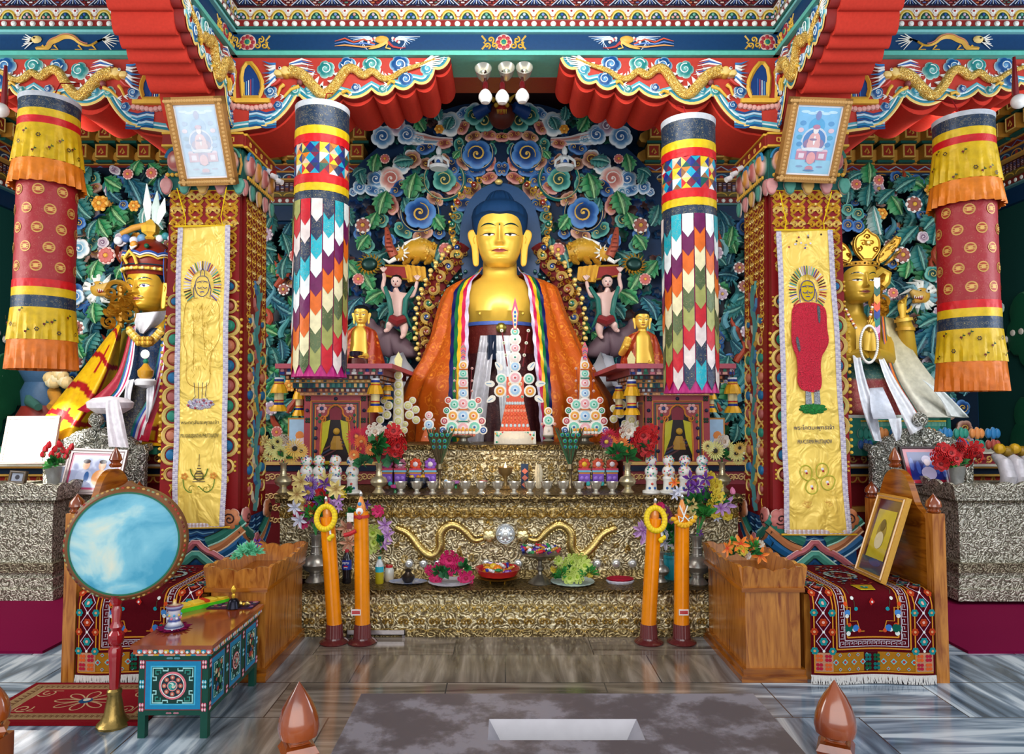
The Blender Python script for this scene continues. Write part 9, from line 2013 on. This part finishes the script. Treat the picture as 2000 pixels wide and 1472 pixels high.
for sg,px,l,kd,pts in((-1,106,'silver vase of red tulips on the left chest','tulip',((88,880),(95,872),(106,880),(118,870),(124,882),(100,890),(132,884),(138,876),(84,890),(112,894),(128,893))),(1,1868,'silver cup of red blossoms on the right chest','red',((1830,890),(1842,878),(1855,885),(1870,878),(1884,888),(1900,882),(1910,890),(1848,898),(1865,895),(1890,898),(1878,868),(1905,875),(1838,905)))):
 y_=6.0;b=P(px,948,y_);t=thing('silver_vase',l.split(' of ')[0]+' holding red flowers','vase',b);m=M();m.lathe(b,[(.045,0),(.05,.02),(.06,.08),(.075,.16),(.08,.165),(.06,.15)],20,'#c8ccd0',flute=.05);obj('fluted_body',m,m_metal,t)
 bouquet(l.split(' on ')[0].replace('silver vase of','bunch of').replace('silver cup of','bunch of')+' on the %s chest'%('left' if sg<0 else 'right'),'flowers',b+Vector((0,0,.15)),y_-.05,[('y',px,912,26),('g',px+4,905,22)]+[(kd,x,y,11)for x,y in pts],stems=[(px-6,895),(px+8,895)])
t=thing('silver_bolster','row of curved silver and gold cushions behind the right chest','cushion',P(1975,940,6.4));m=M()
for k in range(4):m.tube([P(1945+k*26,890,6.45),P(1962+k*26,905,6.3),P(1970+k*26,930,6.25),P(1966+k*26,960,6.3)],[.04,.06,.065,.06],12,'#c8c4cc')
obj('silver_folds',m,m_silk,t);m=M();[m.ball(P(1952+k*15,876+(k%2)*5,6.4),.05,('#c89a1c','#8a6a14')[k%2],8,6)for k in range(5)];obj('gold_tufts',m,m_silk,t)
# ================= drum, painted table, rug =================
b=PZ(222,1416,0);t=thing('standing_drum','round hanging drum with a cloudy sky-blue skin on a red turned pole','drum',b);m=M()
m.lathe(b,[(.075,0),(.078,.012),(.06,.03),(.045,.06),(.038,.11),(.03,.15),(.034,.16),(.034,.175),(.026,.185)],28,'#a88a4c',flute=.05);obj('bell_foot',m,m_gold,t)
hd=P(246,1060,b.y);zt_=hd.z-.26;H=zt_-b.z;q=lambda f,r:(r,.18+(H-.18)*f);m=M();m.lathe(b,[q(0,.022),q(.3,.028),q(.42,.032),q(.46,.02),q(.50,.034),q(.58,.036),q(.62,.022),q(.66,.03),q(.72,.018),q(.84,.024),q(.88,.016),q(.93,.03),q(.97,.034),q(1,.045)],20,'#a0141c',flute=.08);obj('turned_pole',m,m_gloss,t)
R_=97*S(b.y);W_=(math.sin(.24),-math.cos(.24),.04);fr=F(hd,(math.cos(.24),math.sin(.24),0),(0,.04,1),W_);m=M()
m.lathe((0,0,0),[(R_*.97,-.16),(R_*1.06,-.12),(R_*1.12,-.06),(R_*1.12,.0),(R_*1.04,.022),(R_*1.0,.022),(R_*.99,.012),(R_*.9,-.02)],72,'#7a4a24',fr=fr)
rr=random.Random(4)
for k in range(72):a=2*PI*k/72;m.disc(fr,R_*1.08*math.cos(a),R_*1.08*math.sin(a),.010,.006,rr.choice(['#a83020','#c89a50','#8a9a6c','#6a2418']),7,.006)
m.stroke(fr,arc(0,0,R_*.995,0,360,72),.008,.024,'#0f6a4c');m.ext(fr,smooth([(-.05,R_*1.1),(-.02,R_*1.16),(0,R_*1.24),(.02,R_*1.16),(.05,R_*1.1)],1),-.05,.0,'#7a4a24');obj('carved_rim',m,m_paint,t)
mt,tt,bb_=_mat('painted_drum_skin');nz=N(tt,'ShaderNodeTexNoise',Scale=3.4,Detail=8.0,Distortion=.6);L(tt,coords(tt),nz.inputs['Vector']);L(tt,ramp(tt,nz.outputs[0],[(.34,'#3c9cbc'),(.45,'#78c0d4'),(.52,'#b4d8d8'),(.60,'#dce0cc')]),bb_.inputs['Base Color']);bb_.inputs['Roughness'].default_value=.5
m=M();m.disc(fr,0,0,R_*.985,.018,WHITE,72,.006);obj('drum_skin',m,mt,t)
def meander_rug():
 t=thing('floor_rug','small red floor rug with a tan border lying behind the drum','rug',(-2.2,3.95,0));m=M();x0,x1,y0,y1=-2.72,-1.84,3.58,4.09;fr=F((0,0,.0),(1,0,0),(0,1,0),(0,0,1));m.box(x0,x1,y0,y1,.002,.02,'#7c0c18')
 m.rect(fr,x0+.03,x1-.03,y0+.03,y1-.03,.0205,'#a08058');m.rect(fr,x0+.12,x1-.1,y0+.1,y1-.1,.0212,'#8c1420')
 n=26
 for i in range(n):
  x=x0+.05+(x1-x0-.1)*i/n;d=(x1-x0-.1)/n
  for y in(y0+.05,y1-.08):m.stroke(fr,[(x,y),(x,y+.03),(x+d*.7,y+.03),(x+d*.7,y+.01),(x+d*.3,y+.01)],.005,.0214,'#6a3424')
 for i in range(12):
  y=y0+.06+(y1-y0-.12)*i/12
  for x in(x0+.05,x1-.08):m.stroke(fr,[(x,y),(x+.03,y),(x+.03,y+.025),(x+.01,y+.025)],.005,.0214,'#6a3424')
 cx,cy=(x0+x1)/2,(y0+y1)/2
 for k in range(8):a=k*PI/4;m.stroke(fr,smooth([(cx,cy),(cx+.13*math.cos(a-.3),cy+.09*math.sin(a-.3)),(cx+.18*math.cos(a),cy+.13*math.sin(a)),(cx+.13*math.cos(a+.3),cy+.09*math.sin(a+.3)),(cx,cy)],2),.008,.022,'#c8a078')
 m.disc(fr,cx,cy,.035,.0225,'#1c4c78',12);m.disc(fr,cx,cy+.012,.02,.023,'#d8d0c0',8)
 for e in(-1,1):
  for f in(-1,1):m.stroke(fr,spiral(cx+e*.27,cy+f*.10,.01,.05,e+f,1.4,16,e*f),.008,.022,'#c8a078');m.stroke(fr,[(cx+e*.2,cy+f*.13),(cx+e*.32,cy+f*.13),(cx+e*.32,cy+f*.04)],.006,.022,'#c8a078')
 obj('woven_pile',m,m_wool,t,smooth=False)
meander_rug()
X0,X1,Y0,Y1,H=-1.795,-1.455,3.45,4.12,.455;t=thing('painted_table','low table painted with blue panels and a dharma wheel, beside the drum','table',((X0+X1)/2,(Y0+Y1)/2,0))
m=M();m.box(X0-.03,X1+.03,Y0-.03,Y1+.02,H-.02,H,WHITE);obj('tabletop',m,wood('reddish_varnish','#6a2414','#a04c24',.14,(3,1,1),.8),t,smooth=False)
for x in(X0,X1-.035):
 for y in(Y0,Y1-.035):m=M();m.box(x,x+.035,y,y+.035,0,.11,'#0f4a3c');obj('leg',m,m_paint,t,smooth=False)
m=M();m.box(X0,X1,Y0,Y1,.11,H-.055,'#0f4a3c');m.box(X0-.012,X1+.012,Y0-.012,Y1,H-.055,H-.045,'#d8b0a0');m.box(X0-.02,X1+.02,Y0-.02,Y1+.01,H-.045,H-.02,'#b8502c')
for(o_,u,w_,wv,n)in(((X0,Y0,0),(1,0,0),X1-X0,(0,-1,0),1),((X1,Y0,0),(0,1,0),Y1-Y0,(1,0,0),3)):
 fr=F(o_,u,(0,0,1),wv);pal=['#2a9cc0','#e88c9c','#e8a078','#1c7a80','#f0d0d0','#e8c040']
 k=0;x=0
 while x<w_:m.disc(fr,x+.012,H-.030,.013,.021,pal[k%6],8,.003);m.disc(fr,x+.012,H-.034,.007,.025,WHITE,6);m.rect(fr,x,x+.022,H-.055,H-.047,.013,pal[(k+2)%6]);x+=.026;k+=1
 pw=w_/n
 for i in range(n):
  c=pw*(i+.5);hw=pw/2-.035;b0,b1=.14,H-.085;cy=(b0+b1)/2;hh=(b1-b0)/2
  m.rect(fr,c-hw-.005,c+hw+.005,b0-.005,b1+.005,.002,'#8a2c34');m.rect(fr,c-hw,c+hw,b0,b1,.003,'#1c88b8');m.rect(fr,c-hw*.82,c+hw*.82,cy-hh*.82,cy+hh*.82,.004,'#48b8dc' if n==1 else '#2a88a8');m.rect(fr,c-hw*.76,c+hw*.76,cy-hh*.76,cy+hh*.76,.005,'#123c34')
  for e in(-1,1):
   for f in(-1,1):
    g=lambda x,y:(c+e*hw*x,cy+f*hh*y)
    m.stroke(fr,[g(.18,.72),g(.18,.62),g(.36,.62),g(.36,.72),g(.72,.72),g(.72,.36),g(.6,.36),g(.6,.22),g(.72,.22)],.007,.006,'#a8e0dc');m.stroke(fr,[g(.44,.5),g(.44,.64),g(.62,.64),g(.62,.48),g(.52,.48)],.006,.006,'#3c9c8c')
  if n==1 or i==1:
   r_=min(hw,hh)*.58;sy=hh/hw if n>1 else 1
   m.disc(fr,c,cy,r_,.007,'#e87c88',28);m.disc(fr,c,cy,r_*.84,.008,'#14303c',24);m.stroke(fr,arc(c,cy,r_*.84,0,360,24),.004,.009,WHITE)
   for k in range(8):a=k*PI/4;m.disc(fr,c+r_*.6*math.cos(a),cy+r_*.6*math.sin(a),r_*.17,.009,'#c86858',8);m.disc(fr,c+r_*.6*math.cos(a),cy+r_*.6*math.sin(a),r_*.08,.010,'#e8c8b0',6)
   m.disc(fr,c,cy,r_*.38,.010,'#e8a0a0',16);m.disc(fr,c,cy,r_*.30,.011,'#2a8c8c',16)
   for k in range(3):m.stroke(fr,spiral(c,cy,0,r_*.26,k*2.1,.4,8),[.002+.008*math.sin(PI*q_/8)for q_ in range(9)],.012,('#c8e8d8','#4cb8a8','#e8d8c0')[k])
  else:
   rr=random.Random(i+3)
   for k in range(22):m.disc(fr,c+rr.uniform(-.45,.45)*hw,cy+rr.uniform(-.6,.6)*hh,rr.uniform(.008,.016),.0065+.0002*k,rr.choice(['#1c6a4c','#c87c5c','#d8c8a0','#2a5c8c','#4c9c78','#a83c38']),6)
 for x in[.0175]+[pw*i for i in range(1,n)]+[w_-.0175]:
  for b_,c_ in((H-.10,'#e8708c'),(.26,'#4cb8d0'),(.15,'#e8708c')):
   for e in(-1,1):
    for f in(-1,1):m.disc(fr,x+e*.006,b_+f*.011,.0065,.004,c_,6,.001,ry=.011);m.disc(fr,x+e*.006,b_+f*.011,.0035,.006,WHITE,5,ry=.006)
 for x in(w_*.5,w_*.5-pw*0):
  for e in(-2,-1,1,2):m.disc(fr,x+e*.012,H-.07,.011,.004,'#7cc8d8',6,.001,ry=.006);m.disc(fr,x+e*.012,.122,.009,.004,'#e8a0b0',6,.001,ry=.005)
obj('painted_body',m,m_paint,t,smooth=False)
def cup(m,b):m.lathe(b,[(.050,0,'#d8d8e4'),(.046,.012,'#1c3470'),(.032,.03,'#e0e0e8'),(.030,.04,'#2a3c90'),(.031,.09,'#e8e8f0'),(.038,.10,'#2a3c90'),(.044,.112,'#b0b8d8'),(.036,.118,'#8a3450'),(.01,.122,'#d8c0a0'),(.009,.14,'#e0b040'),(.001,.15,'#e0b040')],28,WHITE)
b=PZ(340,1228,H);m=M();rr=random.Random(2);m.lathe(b,[(.07,.001),(.07,.004),(.001,.005)],24,'#5a0c30')
for k in range(90):a=rr.uniform(0,2*PI);r_=rr.uniform(.055,.09);m.tube([b+Vector((.05*math.cos(a),.05*math.sin(a),.006)),b+Vector((r_*math.cos(a),r_*math.sin(a),.012))],[.006,.002],4,('#6a0c38','#8a144c')[k%2])
obj('doily',m,m_wool,label='fluffy plum doily under the patterned cup on the painted table',cat='doily');t=thing('patterned_cup','blue and white patterned lidded cup on a plum doily','cup',b+Vector((0,0,.006)));m=M();cup(m,b+Vector((0,0,.006)))
for k in range(16):a=2*PI*k/16;m.ball(b+Vector((.0315*math.cos(a),.0315*math.sin(a),.06+.016*(k%2))),.007,('#e07890','#4ca8d0','#e8e8f0','#e0c050')[k%4],6,4)
obj('enamelled_body',m,m_gloss,t)
b=PZ(397,1183,H);t=thing('wrapped_scripture','long yellow and green wrapped scripture block on the painted table','book',b);fr=F(b,(.62,.78,0),(-.78,.62,0),(0,0,1));m=M();m.fbox(fr,-.17,.17,-.045,.045,0,.022,'#4cc81c');m.fbox(fr,-.17,.17,-.043,.043,.022,.032,'#e8c020')
for k in range(4):m.fbox(fr,-.15+.078*k,-.09+.078*k,-.036,.036,.032,.038,'#f0d048')
m.fbox(fr,-.01,.015,-.048,.048,.03,.041,'#d03c1c');obj('cloth_wrapping',m,m_silk,t,smooth=False)
m=M();fr=F(PZ(465,1176,H),(1,.0,0),(0,1,0),(0,0,1));m.fbox(fr,-.13,.13,-.14,.14,0.001,.005,'#3c2038');rr=random.Random(7)
for k in range(60):m.disc(fr,rr.uniform(-.12,.12),rr.uniform(-.13,.13),rr.uniform(.008,.018),.0052+k*.00003,rr.choice(['#8a4454','#5a6a54','#c87c8c','#3c3468','#6a2c30']),6)
obj('patterned_cloth',m,m_cloth,smooth=False,label='dark patterned brocade mat under the bell on the painted table',cat='cloth')
b=PZ(456,1186,H+.006);t=thing('ritual_bell','dark hand bell with an upright gold handle on the brocade mat','bell',b);m=M();m.lathe(b,[(.040,0),(.036,.01),(.030,.035),(.022,.048),(.006,.055)],24,'#1c1c28');obj('bell_cup',m,m_metal,t);m=M();m.lathe(b,[(.007,.054),(.01,.07),(.006,.08),(.013,.095),(.012,.11),(.002,.125)],12,GOLD,flute=.15);obj('handle',m,m_gold,t)
b=PZ(476,1184,H+.006);t=thing('vajra','small gold double-ended ritual sceptre lying by the bell','sceptre',b);m=M();m.tube([b+Vector((-.035,0,.014)),b+Vector((-.02,.0,.02)),b+Vector((-.006,0,.014)),b+Vector((.006,0,.014)),b+Vector((.02,0,.02)),b+Vector((.035,0,.014))],[.003,.014,.006,.006,.014,.003],10,PALEGOLD);m.ball(b+Vector((0,0,.014)),.011,GOLD,10,8);obj('pronged_body',m,m_gold,t)
# ================= donation chest and turned finials in the foreground =================
m=M();z=.75;y0,y1=1.30,PZ(CX,1354,z).y;a0,a1=PZ(706,1354,z).x,PZ(1471,1354,z).x
sy0,sy1=PZ(CX,1445,z).y,PZ(CX,1403,z).y;sx0,sx1=PZ(955,1403,z).x,PZ(1243,1403,z).x
def stone():
 m_,t_,b_=_mat('worn_grey_lacquer');nz=N(t_,'ShaderNodeTexNoise',Scale=7.0,Detail=9.0,Roughness=.65);L(t_,coords(t_),nz.inputs['Vector']);L(t_,ramp(t_,nz.outputs[0],[(.46,'#544c50'),(.52,'#665f64'),(.58,'#827c84')]),b_.inputs['Base Color']);b_.inputs['Roughness'].default_value=.42;return m_
t=thing('donation_chest','grey lacquered donation chest top with a pale slanted slot in the foreground','chest',((a0+a1)/2,1.6,0))
for q in((a0,a1,sy1,y1),(a0,a1,y0,sy0),(a0,sx0,sy0,sy1),(sx1,a1,sy0,sy1)):m.box(q[0],q[1],q[2],q[3],z-.04,z,WHITE)
obj('tabletop',m,stone(),t,smooth=False);m=M();m.box(a0+.04,a1-.04,y0+.04,y1-.04,0,z-.14,'#3a2c2c');obj('chest_body',m,m_paint,t,smooth=False)
m=M();i_=.05;d=.075;o4=[(sx0,sy0),(sx1,sy0),(sx1,sy1),(sx0,sy1)];n4=[(sx0+i_,sy0+.03),(sx1-i_,sy0+.03),(sx1-i_,sy1-.04),(sx0+i_,sy1-.04)]
m.add([(a,b,z-.001)for a,b in o4]+[(a,b,z-d)for a,b in n4],[(0,1,5,4),(1,2,6,5),(2,3,7,6),(3,0,4,7)],C('#a09ca4'));m.add([(a,b,z-d)for a,b in n4],[(0,1,2,3)],C('#787068'));obj('slot_funnel',m,m_gloss,t,smooth=False)
def onion(px,top,bot,Y,label):
 c=P(px,bot,Y);h=P(px,top,Y).z-c.z;t=thing('railing_post',label,'post',(c.x,Y,0));m=M();rows=[];q=[(0,.30),(.03,.34),(.10,.52),(.22,.56),(.38,.53),(.55,.44),(.72,.30),(.86,.15),(.97,.04),(1.0,.005)]
 for f,r_ in q:R4=r_*h*.62;rows.append([Vector((c.x+R4*(abs(math.cos(a))**.8)*math.copysign(1,math.cos(a)),Y+R4*(abs(math.sin(a))**.8)*math.copysign(1,math.sin(a)),c.z+f*h)).copy()for a in[PI/4*0+2*PI*k/40 for k in range(40)]])
 ro=Matrix.Translation((c.x,Y,0))@Matrix.Rotation(math.radians(28 if px<900 else-28),4,'Z')@Matrix.Translation((-c.x,-Y,0));rows=[[ro@p for p in r]for r in rows];m.grid(rows,WHITE,wrap=True,cap=True);obj('onion_finial',m,m_finial,t)
 m=M();w=h*.30
 for k,(f0,f1,ww)in enumerate(((-.06,.01,.6),(-.28,-.06,1.0),(-.34,-.28,.8))):m.grid([[ro@Vector((c.x+e*w*ww*k2,Y+g*w*ww*k2,c.z+f*h))for e,g in((-1,-1),(1,-1),(1,1),(-1,1))]for f,k2 in((f0,.8),((f0+f1)/2,1.0),(f1,.8))],WHITE,wrap=True,cap=True)
 obj('cushion_collar',m,m_finial,t);m=M();m.box(c.x-.03,c.x+.03,Y-.03,Y+.03,0,c.z-.33*h,WHITE);obj('square_post',m,m_finial,t,smooth=False)
onion(583,1330,1444,1.62,'left onion-shaped varnished finial of the foreground railing');onion(1632,1327,1440,1.62,'right onion-shaped varnished finial of the foreground railing');onion(-12,1330,1410,1.72,'finial cut off at the bottom left edge of the picture')
for x0,x1,l in((-14,583,'wooden railing bar left of the donation chest'),(1632,2300,'wooden railing bar right of the donation chest')):
 m=M();A,B_=P(x0,1500,1.65),P(x1,1500,1.62);m.box(A.x+.04,B_.x-.04,1.61,1.66,.55,.62,WHITE);obj('railing_bar',m,m_finial,smooth=False,label=l,cat='railing')
